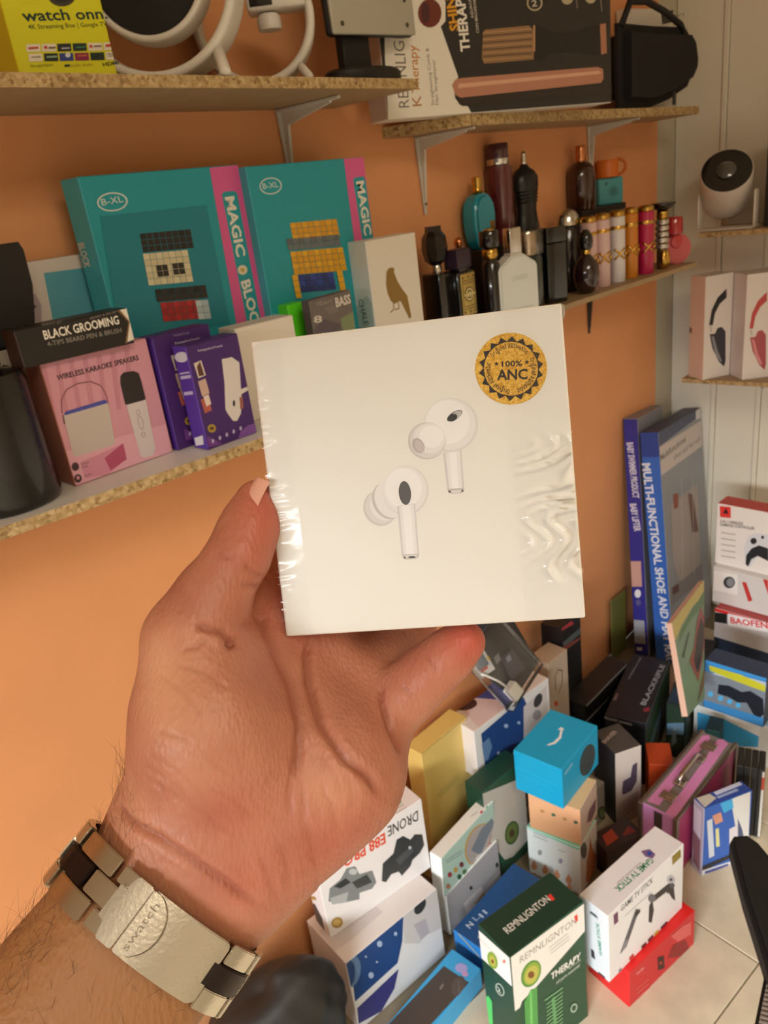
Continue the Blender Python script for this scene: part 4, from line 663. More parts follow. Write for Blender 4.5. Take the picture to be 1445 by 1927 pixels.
k.p('f', 'photo_print', [('q',[139,6,583,6,1061,6,1654,6,1654,6,1654,6,256,6,145,6],'#8E9096'), ('q',[1624,6,1535,6,1421,6,1291,6,1154,6,1022,6,901,6,802,120,728,274,686,426,676,566,699,685,753,778,835,837,940,859,1061,842,1192,787,1324,696,1448,575,1555,430,1637,273,1654,113,1654,6,1654,6],'#D3A94E'), ('q',[1609,6,1524,6,1417,6,1295,6,1167,6,1043,6,931,6,838,109,770,253,731,396,723,528,746,641,798,728,876,785,975,808,1090,793,1213,743,1336,659,1452,546,1551,411,1627,264,1654,114,1654,6,1654,6],'#B9B2AE'), ('q',[868,411,1214,648,1570,614,1654,404,1368,238,1170,6],'#7E8C99'), ('q',[1354,6,1609,305,1654,15,1605,6],'#B98A78'), ('q',[1393,6,1377,6,1338,6,1280,6,1211,6,1140,6,1075,6,1024,6,992,6,983,58,999,101,1036,117,1092,103,1159,62,1230,6,1296,6,1349,6,1383,6],'#D9D6D2')])
k.p('f', 'dot_print', [('q',[262,350,256,332,244,323,227,325,207,336,186,356,168,382,153,411,144,439,142,464,148,481,160,490,177,489,197,478,217,458,236,432,251,403,260,375],'#A8423E'), ('q',[439,305,433,287,421,278,403,279,383,290,362,310,342,337,327,366,318,395,316,420,322,438,334,446,351,445,372,434,393,414,412,388,427,359,437,330],'#C9A952'), ('q',[620,271,614,253,602,244,584,245,563,257,541,277,522,304,506,333,497,362,495,387,500,406,512,414,530,413,551,402,573,382,592,355,608,326,618,296],'#7E3A3E'), ('q',[534,36,529,17,517,8,499,10,478,22,456,43,437,70,421,100,412,129,410,155,415,173,428,182,445,180,466,169,488,148,508,121,523,91,532,61],'#2F5E3E'), ('q',[702,6,696,6,684,6,666,6,644,6,622,8,602,36,586,66,577,96,575,122,580,140,593,149,610,147,632,136,654,115,674,88,690,57,700,27],'#4A7A42'), ('q',[193,117,188,99,176,91,159,92,138,104,118,124,99,150,84,180,76,209,74,233,80,251,92,260,108,259,128,247,149,227,168,201,183,172,192,142],'#B9825E'), ('n',[112,836,583,669],16,'#8EB0A4'), ('n',[137,760,610,591],16,'#8EB0A4')])
k.p('t', 'dot_print', [('q',[1317,6,1304,6,1291,6,1277,6,1266,6,1258,6,1254,14,1255,27,1261,39,1270,48,1283,54,1296,55,1310,51,1321,44,1329,32,1333,20,1332,6,1326,6],'#D2455E'), ('q',[1477,6,1465,6,1451,6,1438,6,1426,6,1418,6,1414,6,1415,6,1421,16,1431,26,1443,31,1457,32,1471,29,1482,21,1490,10,1494,6,1493,6,1487,6],'#3A9A7E'), ('n',[1088,126,1252,96],15,'#A9A49E')])
k = Carton('photo_carton', 'white carton with a grey family photo, under the mint and white carton', 'box', (0.828, 0.7115, 0.0, -2.0, 0.16, 0.03, 0.0995), {'f': '#A9A9AE', 'l': '#EEF2EF', '*': '#EEF2EF'})
k.p('f', 'photo_print', [('q',[438,414,981,352,1101,6,833,6,510,6],'#D4D0D0'), ('q',[735,536,730,522,721,514,707,514,692,522,677,536,663,555,653,576,647,598,647,617,652,631,662,639,675,639,690,632,705,618,719,598,729,577,735,555],'#3A3A3E'), ('q',[945,76,1193,244,1594,237,1594,6,1084,6],'#C9C6C6'), ('q',[1565,389,1560,370,1549,358,1534,356,1518,362,1501,377,1486,398,1474,424,1468,450,1468,475,1474,494,1484,505,1499,508,1516,502,1532,487,1547,466,1559,440,1565,414],'#3A3A3E'), ('q',[747,122,1042,156,1085,6,843,6],'#B99A5E')])
k = Carton('blue_board_box', 'flat deep blue carton with white letters, half under the dark green carton', 'box', (0.815, 0.632, 0.0, -3.0, 0.185, 0.068, 0.06), {'t': '#1F4F86', 'l': '#2A79BE', 'f': '#2468A8', '*': '#1F4F86'})
k.p('t', 'title_print', [('t','N',196,453,310,446,109,'#C9D6E6',0.02), ('t','L',385,456,502,450,110,'#9FB6D0',0.0), ('t','II',508,406,654,398,110,'#B9C9DE',0.0)])
k.p('l', 'gold_line', [('n',[121,594,569,377],32,'#A8A26A')])
k = Carton('tablet_toy_box', 'light blue carton with a dark clear window, lying in front of the space carton', 'box', (0.606, 0.63, 0.0, -2.0, 0.19, 0.062, 0.045), {'*': '#3FA5DD'})
k.p('t', 'window', [('q',[6,614,1551,530,1576,6,1498,6,503,66,6,185],'#4A423E'), ('q',[1447,8,1385,6,1327,6,1280,8,1250,35,1239,70,1249,110,1279,151,1326,187,1384,214,1446,229,1505,229,1553,215,1585,188,1596,152,1585,111,1553,70,1505,34],'#564E4A'), ('n',[1185,315,1291,332],37,'#7A7370'), ('n',[1317,6,1497,174],18,'#6A6360')])
k.p('t', 'pink_blob', [('q',[1754,170,1725,162,1693,166,1663,183,1638,209,1621,243,1614,280,1617,315,1632,345,1655,365,1684,374,1716,369,1747,353,1773,326,1790,291,1797,254,1793,219,1778,190],'#A9A4D9'), ('q',[1684,104,1668,99,1651,100,1635,108,1622,121,1613,138,1610,156,1613,174,1621,190,1635,200,1650,205,1668,204,1684,196,1697,183,1705,166,1708,147,1705,129,1697,114],'#C99AC4')])
k = Carton('projector_box', 'white carton with navy space picture, lower one behind the blue cube carton', 'box', (1.07625, 0.788, 0.115, -8.5, 0.225, 0.07, 0.0845), {'f': '#D9DADB', 'l': '#E6E0DE', 't': '#E0D8D4', '*': '#E0DCDA'})
k.p('f', 'space_picture', [('q',[209,363,242,6,1076,6,1455,6,1693,28,1551,448],'#20437E'), ('q',[196,107,424,118,492,6,334,6,225,6],'#5F7FA8'), ('q',[887,115,881,99,869,91,851,90,830,98,808,112,788,132,773,155,763,179,761,199,767,215,779,223,797,224,818,217,840,202,860,182,876,159,885,136],'#9FB6D6'), ('q',[582,6,578,6,568,6,554,6,538,6,522,6,508,6,496,6,490,6,489,6,494,6,504,6,517,6,533,6,549,6,564,6,575,6,581,6],'#9FB6D6'), ('q',[1264,6,1260,6,1251,6,1237,6,1220,6,1203,6,1188,6,1176,6,1168,6,1167,14,1171,26,1180,32,1194,33,1210,27,1228,16,1243,6,1255,6,1263,6],'#9FB6D6'), ('n',[245,6,984,6],41,'#7E9AC4')])
k = Carton('projector_box', 'white carton with navy space picture, upper one under the clear plastic pack', 'box', (1.055, 0.768, 0.2, -8.5, 0.225, 0.07, 0.1155), {'f': '#D9DADB', 'l': '#E6E0DE', 't': '#E0D8D4', '*': '#E0DCDA'})
k.p('f', 'space_picture', [('q',[184,996,216,6,1004,6,1362,80,1587,751,1453,1130],'#20437E'), ('q',[173,760,388,780,452,519,303,286,200,327],'#5F7FA8'), ('q',[946,724,941,709,929,701,912,699,891,706,870,718,852,736,837,757,828,778,826,797,831,811,843,820,860,821,880,815,901,803,920,785,935,764,944,743],'#9FB6D6'), ('q',[656,217,652,202,643,192,630,188,614,191,599,201,585,217,574,236,568,256,567,274,572,290,581,300,594,303,609,300,624,290,638,275,649,256,655,236],'#9FB6D6'), ('q',[1307,585,1303,574,1294,567,1280,566,1265,571,1248,581,1234,595,1222,611,1215,627,1213,641,1217,653,1226,659,1240,660,1255,655,1271,646,1286,632,1298,616,1305,600],'#9FB6D6'), ('n',[219,6,917,6],38,'#7E9AC4')])
k.p('f', 'projector_picture', [('q',[1434,906,2170,1015,2148,217,1696,9,1368,145],'#C9C2C2'), ('q',[1983,712,1943,678,1895,660,1845,659,1800,676,1764,709,1742,754,1737,805,1749,856,1776,901,1816,935,1863,954,1912,955,1958,938,1994,906,2017,861,2022,810,2011,758],'#3A3A40'), ('q',[1939,369,1907,347,1865,341,1817,352,1770,379,1729,417,1699,463,1684,511,1685,555,1702,590,1733,612,1774,618,1821,607,1868,581,1910,543,1940,497,1956,449,1956,404],'#9A949C')])
k.p('t', 'projector_picture', [('q',[365,694,892,694,1128,67,151,6],'#D9C4C4'), ('q',[694,561,634,520,559,505,477,517,399,554,334,613,288,686,269,694,277,694,313,694,373,694,448,694,532,694,612,694,679,694,724,694,743,694,732,623],'#3A2226'), ('q',[795,694,1522,694,1320,162,1146,152],'#3C4A90')])
k = Carton('plain_floor_carton', 'brown carton on the floor below the stacked space cartons', 'box', (1.08, 0.79, 0.0, -8.5, 0.22, 0.07, 0.114), {'*': '#8A7A68'})
k = Carton('cable_box', 'beige carton with a cable loop and red dot, right of the space cartons', 'box', (1.243, 0.765, 0.0, -6.0, 0.07, 0.05, 0.315), {'*': '#B9A794'})
k.p('f', 'cable_picture', [('n',[231,2322,216,2679,343,2816,493,2705,449,2337,302,2210],27,'#6E5E50'), ('q',[285,1950,278,1929,264,1916,242,1913,217,1920,190,1936,166,1959,147,1986,136,2015,133,2041,139,2061,153,2074,174,2077,200,2071,226,2055,250,2032,270,2005,282,1976],'#C4563E')])
k = Carton('dark_phone_box', 'dark grey and white carton with a dark shaver printed, right of the blue cube', 'box', (1.205, 0.589, 0.0, -31.0, 0.062, 0.08, 0.186), {'f': '#CFC5BC', 'l': '#26262C', 't': '#4A4744', '*': '#26262C'})
k.p('t', 'title_print', [('t','SHAVER',0,357,439,566,90,'#B9A8A0',0.02)])
k.p('f', 'shaver_picture', [('q',[154,836,181,1105,358,1147,409,1431,523,1469,509,975,382,772,178,741],'#54485A'), ('n',[61,518,535,682],23,'#8E8580'), ('n',[48,438,522,602],23,'#8E8580'), ('n',[34,357,509,521],23,'#8E8580'), ('n',[20,276,496,440],23,'#8E8580'), ('n',[6,195,483,359],23,'#8E8580'), ('n',[6,113,470,277],23,'#8E8580')])
k = Carton('small_grey_carton', 'small grey carton with a green ring, between the mint and the dark grey carton', 'box', (1.135, 0.625, 0.0, -6.0, 0.06, 0.05, 0.1), {'*': '#A39B90'})
k.p('f', 'ring_print', [('q',[594,96,594,40,594,7,578,6,519,23,458,70,401,136,356,212,328,290,320,361,332,415,364,448,412,454,470,434,531,388,588,324,594,247,594,168],'#55613F'), ('q',[593,155,586,121,568,99,541,93,508,104,474,130,442,168,417,213,401,260,397,303,404,337,422,358,449,364,481,354,515,329,547,291,572,246,588,199],'#7F8A5E')])
k = Carton('black_switch_box', 'large black carton lying flat, lettered in white, under the blue upright cartons', 'box', (1.415, 0.636, 0.0, -78.7, 0.088, 0.253, 0.168), {'*': '#16171C', 'r': '#35423E'})
k.p('t', 'title_print', [('t','BLACKRIFLE',730,607,824,2284,112,'#9AA0A8',0.03), ('t','professional tool',178,1467,242,2415,48,'#8A9098',0.02), ('q',[713,481,823,601,854,454,758,379],'#8C2A3E'), ('q',[33,556,28,805,84,868,108,584],'#6A5A5A')])
k.p('f', 'front_print', [('t','RLLICK GAMER',1,1579,597,1544,58,'#A9A9A9',0.02)])
k.p('r', 'photo_print', [('q',[126,1260,1265,1596,2404,1512,2404,1008,126,840],'#2A4A2E'), ('q',[126,840,1518,1042,1518,504,253,336],'#5A7A8A'), ('q',[253,504,1265,756,1138,168,304,84],'#3F4A3A')])
k = Carton('landscape_box', 'dark green and blue photo carton standing beside the large black carton', 'box', (1.515, 0.568, 0.0, -80.0, 0.04, 0.2, 0.15), {'*': '#1C2A26'})
k.p('r', 'photo_print', [('q',[60,45,1940,45,1940,1455,60,1455],'#2A3F34')])
k.p('f', 'photo_print', [('q',[12,930,388,1050,388,1455,12,1455],'#24382A'), ('q',[20,600,380,720,388,1050,20,930],'#5F7F96'), ('q',[40,150,320,300,360,630,60,540],'#35453C'), ('q',[120,300,240,450,200,900,144,750],'#7A8E98')])
k.p('l', 'photo_print', [('q',[40,45,1960,45,1960,1455,40,1455],'#22302C')])
k.p('t', 'top_print', [('q',[20,40,380,40,380,600,20,600],'#26405A'), ('q',[20,1000,380,1040,380,1160,20,1120],'#2F7FA9')])
k = Carton('teal_tube_box', 'slim dark teal carton between the landscape carton and the pink case', 'box', (1.435, 0.47, 0.0, -80.0, 0.03, 0.05, 0.118), {'*': '#1B3A44', 'f': '#3F8088'})
k = Carton('black_filler_box', 'black filler block lying deep in the gap behind the pink case', 'box', (1.69, 0.6, 0.0, -80.0, 0.06, 0.12, 0.12), {'*': '#121216'})  # black block that fills the dark gap between the cartons
k = Carton('orange_carton', 'small orange carton behind the pink case', 'box', (1.285, 0.532, 0.0, -60.0, 0.05, 0.07, 0.115), {'*': '#C2481C'})
k = Carton('dark_red_carton', 'dark carton with red and orange print, lying on the floor before the dark grey carton', 'box', (1.075, 0.528, 0.0, -25.0, 0.09, 0.05, 0.07), {'*': '#2A1C1C', 't': '#3A2422'})
k.p('t', 'print', [('q',[90,100,405,150,450,400,180,350],'#B8452A'), ('q',[495,150,810,100,765,300],'#8A2A22')])
k = Carton('tall_black_box', 'tall black carton with red and grey print by the orange wall', 'box', (1.338, 0.786, 0.0, 6.0, 0.105, 0.05, 0.355), {'*': '#15151B'})
k.p('f', 'print', [('q',[6,3544,538,3446,678,3283,6,3486],'#B83A40'), ('q',[6,3170,1034,2997,1044,2823,107,2998],'#566068'), ('q',[53,3058,1044,2732,1044,2676,156,2885],'#8A4A42'), ('q',[6,3544,6,3420,6,3318,6,3544],'#6E4A42'), ('q',[1044,2833,1044,2789,1044,2759,1044,2747,1044,2754,1044,2780,1044,2820,1044,2871,1044,2925,1044,2977,1044,3020,1044,3050,1044,3062,1044,3056,1044,3031,1044,2992,1044,2941,1044,2886],'#A8823A'), ('q',[284,1557,1044,1173,1044,1044,1044,950,522,1368],'#8C2A36')])
k = Carton('flat_black_box', 'flat black carton at the bottom of the stack by the orange wall', 'box', (1.385, 0.731, 0.0, -2.0, 0.21, 0.055, 0.0405), {'*': '#1A1918'})
k.p('f', 'edge_print', [('q',[42,348,2058,348,2058,399,42,399],'#2A2826')])
k = Carton('flat_black_box', 'flat black carton with a grey edge, second from the floor by the orange wall', 'box', (1.389, 0.731, 0.041, -2.0, 0.204, 0.055, 0.0405), {'*': '#1A1918'})
k.p('f', 'edge_print', [('q',[41,348,1999,348,1999,399,41,399],'#4A4744')])
k = Carton('flat_black_box', 'flat black carton with a white edge, second from the top by the orange wall', 'box', (1.393, 0.731, 0.082, -2.0, 0.21, 0.055, 0.0405), {'*': '#1A1918'})
k.p('f', 'edge_print', [('q',[42,348,2058,348,2058,399,42,399],'#8A8682')])
k = Carton('flat_black_box', 'flat black carton with a worn white rim, topmost of the stack by the orange wall', 'box', (1.397, 0.731, 0.123, -2.0, 0.204, 0.055, 0.0405), {'*': '#1A1918'})
k.p('f', 'edge_print', [('q',[41,348,1999,348,1999,399,41,399],'#9E9A96')])
k = Carton('shoe_rack_box', 'dark blue upright carton lettered in white, left of the bright blue one', 'box', (1.848, 0.787, 0.0, -86.0, 0.038, 0.18, 0.669, -4.8, -4.4), {'l': '#2E2A86', 'f': '#2F2A88', '*': '#8A8A92'})
k.p('f', 'title_print', [('t','BABY SWIMMER PRODUCT',61,6067,158,4576,170,'#D8D4E4',0.03), ('t','BABY LIFTER',64,4409,156,3643,175,'#D8D4E4',0.03)])
k.p('f', 'picture', [('q',[6,2775,291,2808,287,2068,6,2029],'#C49A8E'), ('q',[6,1042,301,1060,315,353,6,326],'#9FA3AC'), ('q',[248,1859,241,1815,224,1775,199,1743,169,1724,138,1719,110,1730,87,1755,74,1791,70,1834,78,1878,95,1918,120,1950,150,1969,181,1973,209,1962,231,1937,245,1902],'#E6E4EA'), ('q',[236,1590,230,1556,216,1526,195,1501,171,1486,145,1482,121,1490,102,1508,90,1535,87,1567,93,1601,108,1631,129,1656,153,1671,179,1674,203,1667,222,1648,233,1622],'#5A5488'), ('q',[53,205,205,234,201,135,64,108],'#D8D4E4')])
k = Carton('shoe_rack_box', 'bright blue upright carton lettered in white, right of its dark twin', 'box', (1.906, 0.718, 0.0, -87.0, 0.047, 0.318, 0.638, -4.9, -6.1), {'f': '#2F62B8', 't': '#3A3E5E', 'r': '#8C9098', '*': '#2A3A6E'})
k.p('f', 'title_print', [('q',[6,5742,464,5742,464,6374,6,6374],'#24408E'), ('t','MULTI-FUNCTIONAL SHOE AND HAT RACK',-2,5574,290,-247,209,'#DCE2F0',0.03)])
k.p('r', 'white_band', [('q',[6,5989,6,5255,3174,5293,3174,6013],'#C9BEBA'), ('t','Multifunctional',28,5625,1875,5721,167,'#6A6468',0.02), ('t','shoe and hat rack',938,5425,3051,5482,144,'#7A7478',0.01), ('q',[2780,6374,3174,6374,3174,6090,2750,6121],'#D6D4D8')])
k.p('r', 'top_band', [('q',[6,6374,6,6015,2755,6149,2785,6374],'#3A4668')])
k.p('r', 'rack_picture', [('q',[519,4330,2601,4334,2507,1984,842,1970,406,2744],'#A49A98'), ('q',[714,4563,1097,4483,1034,4103,723,4152],'#8C4A40'), ('q',[1808,4281,2174,4146,2476,2960,1962,3096],'#6E4A4A'), ('q',[137,2091,2595,1952,2611,1453,138,1634],'#7E7A7E'), ('q',[220,2119,693,2058,736,1825,261,1890],'#5A3A3A'), ('n',[1396,4813,1023,2056],29,'#C4BCB8'), ('n',[2226,4742,1943,1868],29,'#C4BCB8')])
k = Carton('cosmetic_case', 'pink and silver carry case with latches, standing on the floor', 'case', (1.222, 0.444, 0.0, -4.1, 0.258, 0.07, 0.155), {'*': '#B03A6E', 't': '#7C7472', 'l': '#C98AC6', 'f': '#A8386A'}, bev=0.002)
k_case = k
k.p('t', 'pink_panel', [('q',[80,623,2450,621,2524,520,2442,461,1953,461,1506,430,766,422,117,396],'#D98AC2'), ('q',[6,222,692,236,1587,272,2497,330,2574,243,2495,110,1433,74,31,29],'#D98AC2')])
k = Carton('action_figure_box', 'small blue and white carton with a picture front, leaning before the pink case', 'box', (1.183, 0.367, 0.0, -30.6, 0.108, 0.029, 0.167), {'f': '#2E5CB0', 't': '#2A4CA6', 'l': '#B8B2C6', '*': '#2A4CA6'})
k.p('t', 'title_print', [('n',[421,226,1024,240],85,'#C9D2EE'), ('n',[400,129,859,134],56,'#9FB2DE'), ('q',[52,284,336,267,374,127,32,26],'#C9C6BC')])
k.p('f', 'picture', [('q',[585,1664,1030,1664,1074,7,739,28,774,722],'#D6D6D4'), ('q',[70,1356,187,1370,277,404,157,390],'#C4CCD6'), ('q',[272,1074,344,1069,390,596,305,608],'#D2D092'), ('q',[591,935,784,957,798,305,629,216],'#D4D0D4'), ('q',[184,1436,373,1446,433,1200,267,1180],'#C98E76'), ('q',[347,1664,619,1664,661,1428,448,1389],'#3FA5D9'), ('q',[6,10,6,256,626,273,731,170,240,147],'#22242E'), ('q',[775,1119,891,804,993,354,823,293],'#4A5478')])
k.p('f', 'footer_print', [('q',[6,10,9,144,686,80,694,6],'#D6DAE2'), ('n',[73,59,615,16],70,'#3A4C96')])
k.p('l', 'side_print', [('q',[6,1547,223,1545,224,868,40,964],'#D9D6E2'), ('q',[12,912,225,842,230,60,42,152],'#8A6A72')])
k = Carton('game_case', 'black game case, leftmost of the upright row behind the blue and white carton', 'case', (1.29897, 0.37353, 0.0, -74.8, 0.0122, 0.059, 0.171), {'*': '#20201F'}, group='black game cases', bev=0.0015)
k = Carton('game_case', 'black game case, second from left of the upright row', 'case', (1.30232, 0.36118, 0.0, -74.8, 0.0122, 0.059, 0.171), {'*': '#20201F'}, group='black game cases', bev=0.0015)
k = Carton('game_case', 'black game case, third from left of the upright row', 'case', (1.30568, 0.34882, 0.0, -74.8, 0.0122, 0.059, 0.171), {'*': '#20201F'}, group='black game cases', bev=0.0015)
k = Carton('game_case', 'black game case with a white and red edge, rightmost of the upright row', 'case', (1.30903, 0.33647, 0.0, -74.8, 0.0122, 0.059, 0.171), {'*': '#20201F'}, group='black game cases', bev=0.0015)
k.p('f', 'edge_print', [('q',[73,34,116,34,116,1676,73,1676],'#C9C4BA'), ('q',[73,1231,116,1231,116,1539,73,1539],'#B8442E')])
k = Carton('game_console_box', 'blue carton with a game console and controller picture, by the right edge', 'box', (1.515, 0.449, 0.1105, -92.4, 0.131, 0.057, 0.127), {'f': '#3E8ED0', 't': '#2A3A5A', '*': '#22304A'})
k.p('f', 'picture', [('q',[6,196,6,977,629,1042,1304,965,1304,261],'#7E8A96'), ('q',[6,1264,1288,1264,1302,1234,846,1195,6,1210],'#3E9AE0'), ('q',[396,1134,1294,1178,1304,1018,170,964],'#B9C6D2'), ('q',[92,1161,792,1174,1288,1094,1298,934,746,962,120,1030],'#C9C832')])
k.p('f', 'controller_picture', [('q',[305,490,319,738,548,801,813,738,998,840,1266,742,1304,353,1229,238,1096,250,937,508,748,429,562,494],'#1E2430'), ('q',[213,438,210,412,200,386,186,364,167,347,146,339,126,340,110,349,99,366,95,390,98,415,107,441,122,464,141,480,162,488,181,487,197,478,208,460],'#58B6F0'), ('q',[437,414,435,389,426,363,411,341,393,325,372,316,353,317,337,326,326,344,322,367,324,392,334,418,348,440,367,456,387,464,406,464,422,454,433,437],'#58B6F0'), ('q',[635,410,632,385,624,360,609,338,591,321,571,313,552,314,536,323,526,340,521,363,524,388,533,414,547,436,565,452,585,460,604,459,620,450,630,433],'#58B6F0'), ('q',[819,388,816,362,808,337,794,315,776,299,756,291,738,291,722,301,711,318,707,340,709,366,718,391,732,413,750,429,769,437,788,436,804,427,814,410],'#58B6F0')])
k = Carton('screen_box', 'white and sky blue carton lying under the game console carton', 'box', (1.535, 0.452, 0.0, -88.5, 0.17, 0.09, 0.11), {'t': '#A9C9D9', 'f': '#E2E6E6', '*': '#C9D4DA'})
k.p('f', 'blue_screen', [('q',[78,912,643,954,1417,771,1412,475,106,6],'#3FA8E4')])
k.p('t', 'top_print', [('q',[436,262,443,211,432,158,404,107,365,65,316,37,266,27,219,35,181,61,157,101,150,152,161,206,188,258,229,300,277,328,328,338,376,329,413,303],'#3E8A2E'), ('n',[1212,6,1225,6],37,'#6A7A7A')])
k = Carton('controller_box', 'white carton with red top and a white game controller, topmost at the right edge', 'box', (1.85, 0.517, 0.3, -95.0, 0.2, 0.055, 0.167), {'f': '#E8E4DE', 't': '#C9443E', '*': '#E4DFD8'})
k.p('f', 'logo_mark', [('q',[63,1608,339,1636,353,1338,88,1309],'#DF3A36'), ('q',[150,1424,223,1583,295,1440],'#2A1A1A')])
k.p('f', 'title_print', [('t','3 IN 1 WIRELESS',94,1164,658,1218,72,'#55504C',0.02), ('t','GAMEPAD CONTROLLER',98,1077,942,1155,72,'#55504C',0.02), ('n',[132,893,490,919],29,'#B4AFA8'), ('n',[138,731,498,759],30,'#B4AFA8'), ('n',[145,569,505,599],30,'#B4AFA8'), ('n',[152,405,513,438],30,'#B4AFA8'), ('n',[158,241,521,276],30,'#B4AFA8')])
k.p('f', 'controller_picture', [('q',[762,191,714,622,800,963,972,1076,1270,1104,1308,484,1033,440,895,138],'#D6D8DE'), ('q',[777,165,777,417,894,638,1065,768,1292,739,1313,398,1056,476,910,349,844,124],'#26292C'), ('q',[1009,870,1006,839,994,810,975,786,951,770,925,764,900,768,879,782,864,805,858,833,861,863,873,892,892,916,916,932,942,939,967,934,988,920,1003,898],'#2A2C30'), ('q',[1176,1011,1175,996,1169,981,1160,970,1148,962,1136,959,1123,961,1113,968,1106,979,1102,993,1104,1008,1110,1022,1119,1034,1131,1042,1144,1045,1156,1043,1166,1036,1173,1024],'#2A2C30')])
k = Carton('watch_box', 'white and red carton with a smart watch picture, under the controller carton', 'box', (1.843, 0.512, 0.199, -95.0, 0.2, 0.08, 0.1005), {'*': '#D9D6D4', 't': '#D9D6D4'})
k.p('f', 'picture', [('q',[24,916,617,931,644,361,18,326],'#EDEAE6'), ('q',[562,703,555,644,533,587,496,538,449,504,398,489,349,494,308,520,280,563,269,618,275,677,299,735,336,783,384,816,434,831,482,825,523,799,550,757],'#3A3C42'), ('q',[535,696,532,653,517,612,494,578,464,554,432,545,401,550,375,570,357,601,349,641,353,684,368,725,392,759,421,782,453,792,484,786,510,766,528,735],'#8A8C92'), ('q',[730,768,834,783,1015,324,914,262],'#C93A38'), ('q',[1223,999,1348,999,1383,589],'#C93A38')])
k = Carton('radio_box', 'red and white carton with red lettering, lower in the stack at the right edge', 'box', (1.813, 0.494, 0.112, -95.0, 0.2, 0.08, 0.086), {'t': '#B0403E', 'f': '#C9C8CE', '*': '#C9C8CE'})
k.p('f', 'red_band', [('q',[6,854,1303,854,1319,854,6,757],'#E01E22'), ('q',[6,731,315,787,327,493,6,444],'#1E2220'), ('q',[341,811,1319,854,1343,599,357,440],'#EFEDF0'), ('t','BAOFENG',419,556,1510,734,164,'#D9363E',0.03)])
k = Carton('blue_flat_box', 'dark carton at the bottom of the stack at the right edge', 'box', (1.813, 0.494, 0.0, -95.0, 0.2, 0.08, 0.1115), {'*': '#2E3A52'})

# ------------------------------------------------------------ bottles on the middle right shelf
BZ = 1.0503
GOLDM = M('#D2A850', 0.22, 1.0)
SILV = M('#D4D0C8', 0.18, 1.0)
COPP = M('#D08A5A', 0.2, 1.0)
BLKG = M('#14110F', 0.15, coat=0.6)


def bottle(name, label, x, y, z, group=None, cat='bottle', rz=0.0):
    t = empty(name, (x, y, z), (0, 0, rz))
    return tag(t, label, cat, group)


def round_box(name, w, d, h, z0, mat, parent, r=0.003, loc=(0, 0, 0), rot=None, seg=3):
    bm = bmesh.new()
    bm_box(bm, -w / 2, w / 2, -d / 2, d / 2, z0, z0 + h, r, seg)
    return from_bm(name, bm, [mat], parent, True, loc, rot, sharp=35)


def shaped(name, prof, thick, mat, parent, bev=0.002, loc=(0, 0, 0)):
    """a flat bottle: right half outline (x, z) mirrored and given a thickness along y"""
    pts = [(a, b) for a, b in prof] + [(-a, b) for a, b in prof[::-1] if a > 1e-6]
    bm = bmesh.new()
    bm_prism(bm, pts, -thick / 2, thick / 2, axis='y')
    es = [e for e in bm.edges if abs(e.verts[0].co.y - e.verts[1].co.y) < 1e-6]
    bmesh.ops.bevel(bm, geom=es, offset=bev, segments=3, affect='EDGES')
    return from_bm(name, bm, [mat], parent, True, loc, sharp=40)


b = bottle('perfume_bottle', 'black bottle with a faceted black stopper, right beside the falcon carton', 1.012, 0.79, BZ)
round_box('body', 0.037, 0.037, 0.104, 0, BLKG, b, 0.004)
lathe('collar', [(0.008, 0.104), (0.009, 0.112), (0.007, 0.116)], SILV, b)
lathe('stopper', [(0.008, 0.115), (0.017, 0.122), (0.021, 0.140), (0.019, 0.158), (0.013, 0.166), (0.0125, 0.174)], BLKG, b, seg=8, smooth=False)
b = bottle('perfume_bottle', 'black bottle with an ornate gold plaque and a purple cap', 1.045, 0.772, BZ)
b.scale = (1.10, 1.0, 1)
round_box('body', 0.042, 0.030, 0.100, 0, BLKG, b, 0.003)
round_box('cap', 0.034, 0.028, 0.030, 0.1045, M('#2E1C30', 0.4), b, 0.002)
round_box('cap_foot', 0.020, 0.020, 0.0055, 0.0995, BLKG, b, 0.001)
pl = round_box('gold_plaque', 0.0345, 0.003, 0.066, 0.031, M('#C7B069', 0.35, 0.9), b, 0.001, (0, -0.0165, 0))
it = []
for px, pz in ((-13, 27), (13, 27), (-13, -27), (13, -27), (0, 27), (0, -27)):
    it.append(('q', [v for k in range(10) for v in (int(172 + px * 10 + 18 * math.cos(k * 0.628)), int(330 + pz * 10 + 18 * math.sin(k * 0.628)))], '#5C4A1E'))
for r0, c in ((115, '#4A3B18'), (98, '#D9C583'), (70, '#5C4A1E'), (48, '#E3D296')):
    it.append(('q', [v for k in range(24) for v in (int(172 + r0 * math.cos(k * 0.2618)), int(330 + r0 * math.sin(k * 0.2618)))], c))
for s in (-1, 1):
    it += [('n', [172 + s * 50, 330, 172 + s * 150, 330], 22, '#D9C583'), ('n', [172 - 140, 330 + s * 180, 172 + 140, 330 + s * 180], 10, '#5C4A1E'), ('n', [172 - 140, 330 + s * 220, 172 + 140, 330 + s * 220], 10, '#5C4A1E'),
           ('n', [172 + s * 150, 40, 172 + s * 150, 620], 8, '#5C4A1E')]
it.append(('n', [172, 280, 172, 380], 16, '#4A3B18'))
printed(pl, Vector((-0.01725, -0.0015, 0.031)), Vector((1, 0, 0)), Vector((0, 0, 1)), Vector((0, -1, 0)), 'ornament', it)
b = bottle('perfume_bottle', 'small bottle with a copper ball stopper, behind the gold plaque bottle', 1.110, 0.815, BZ)
lathe('body', [(0.016, 0), (0.018, 0.004), (0.018, 0.09), (0.012, 0.105), (0.006, 0.112), (0.006, 0.130)], M('#2A1A22', 0.2, coat=0.5), b)
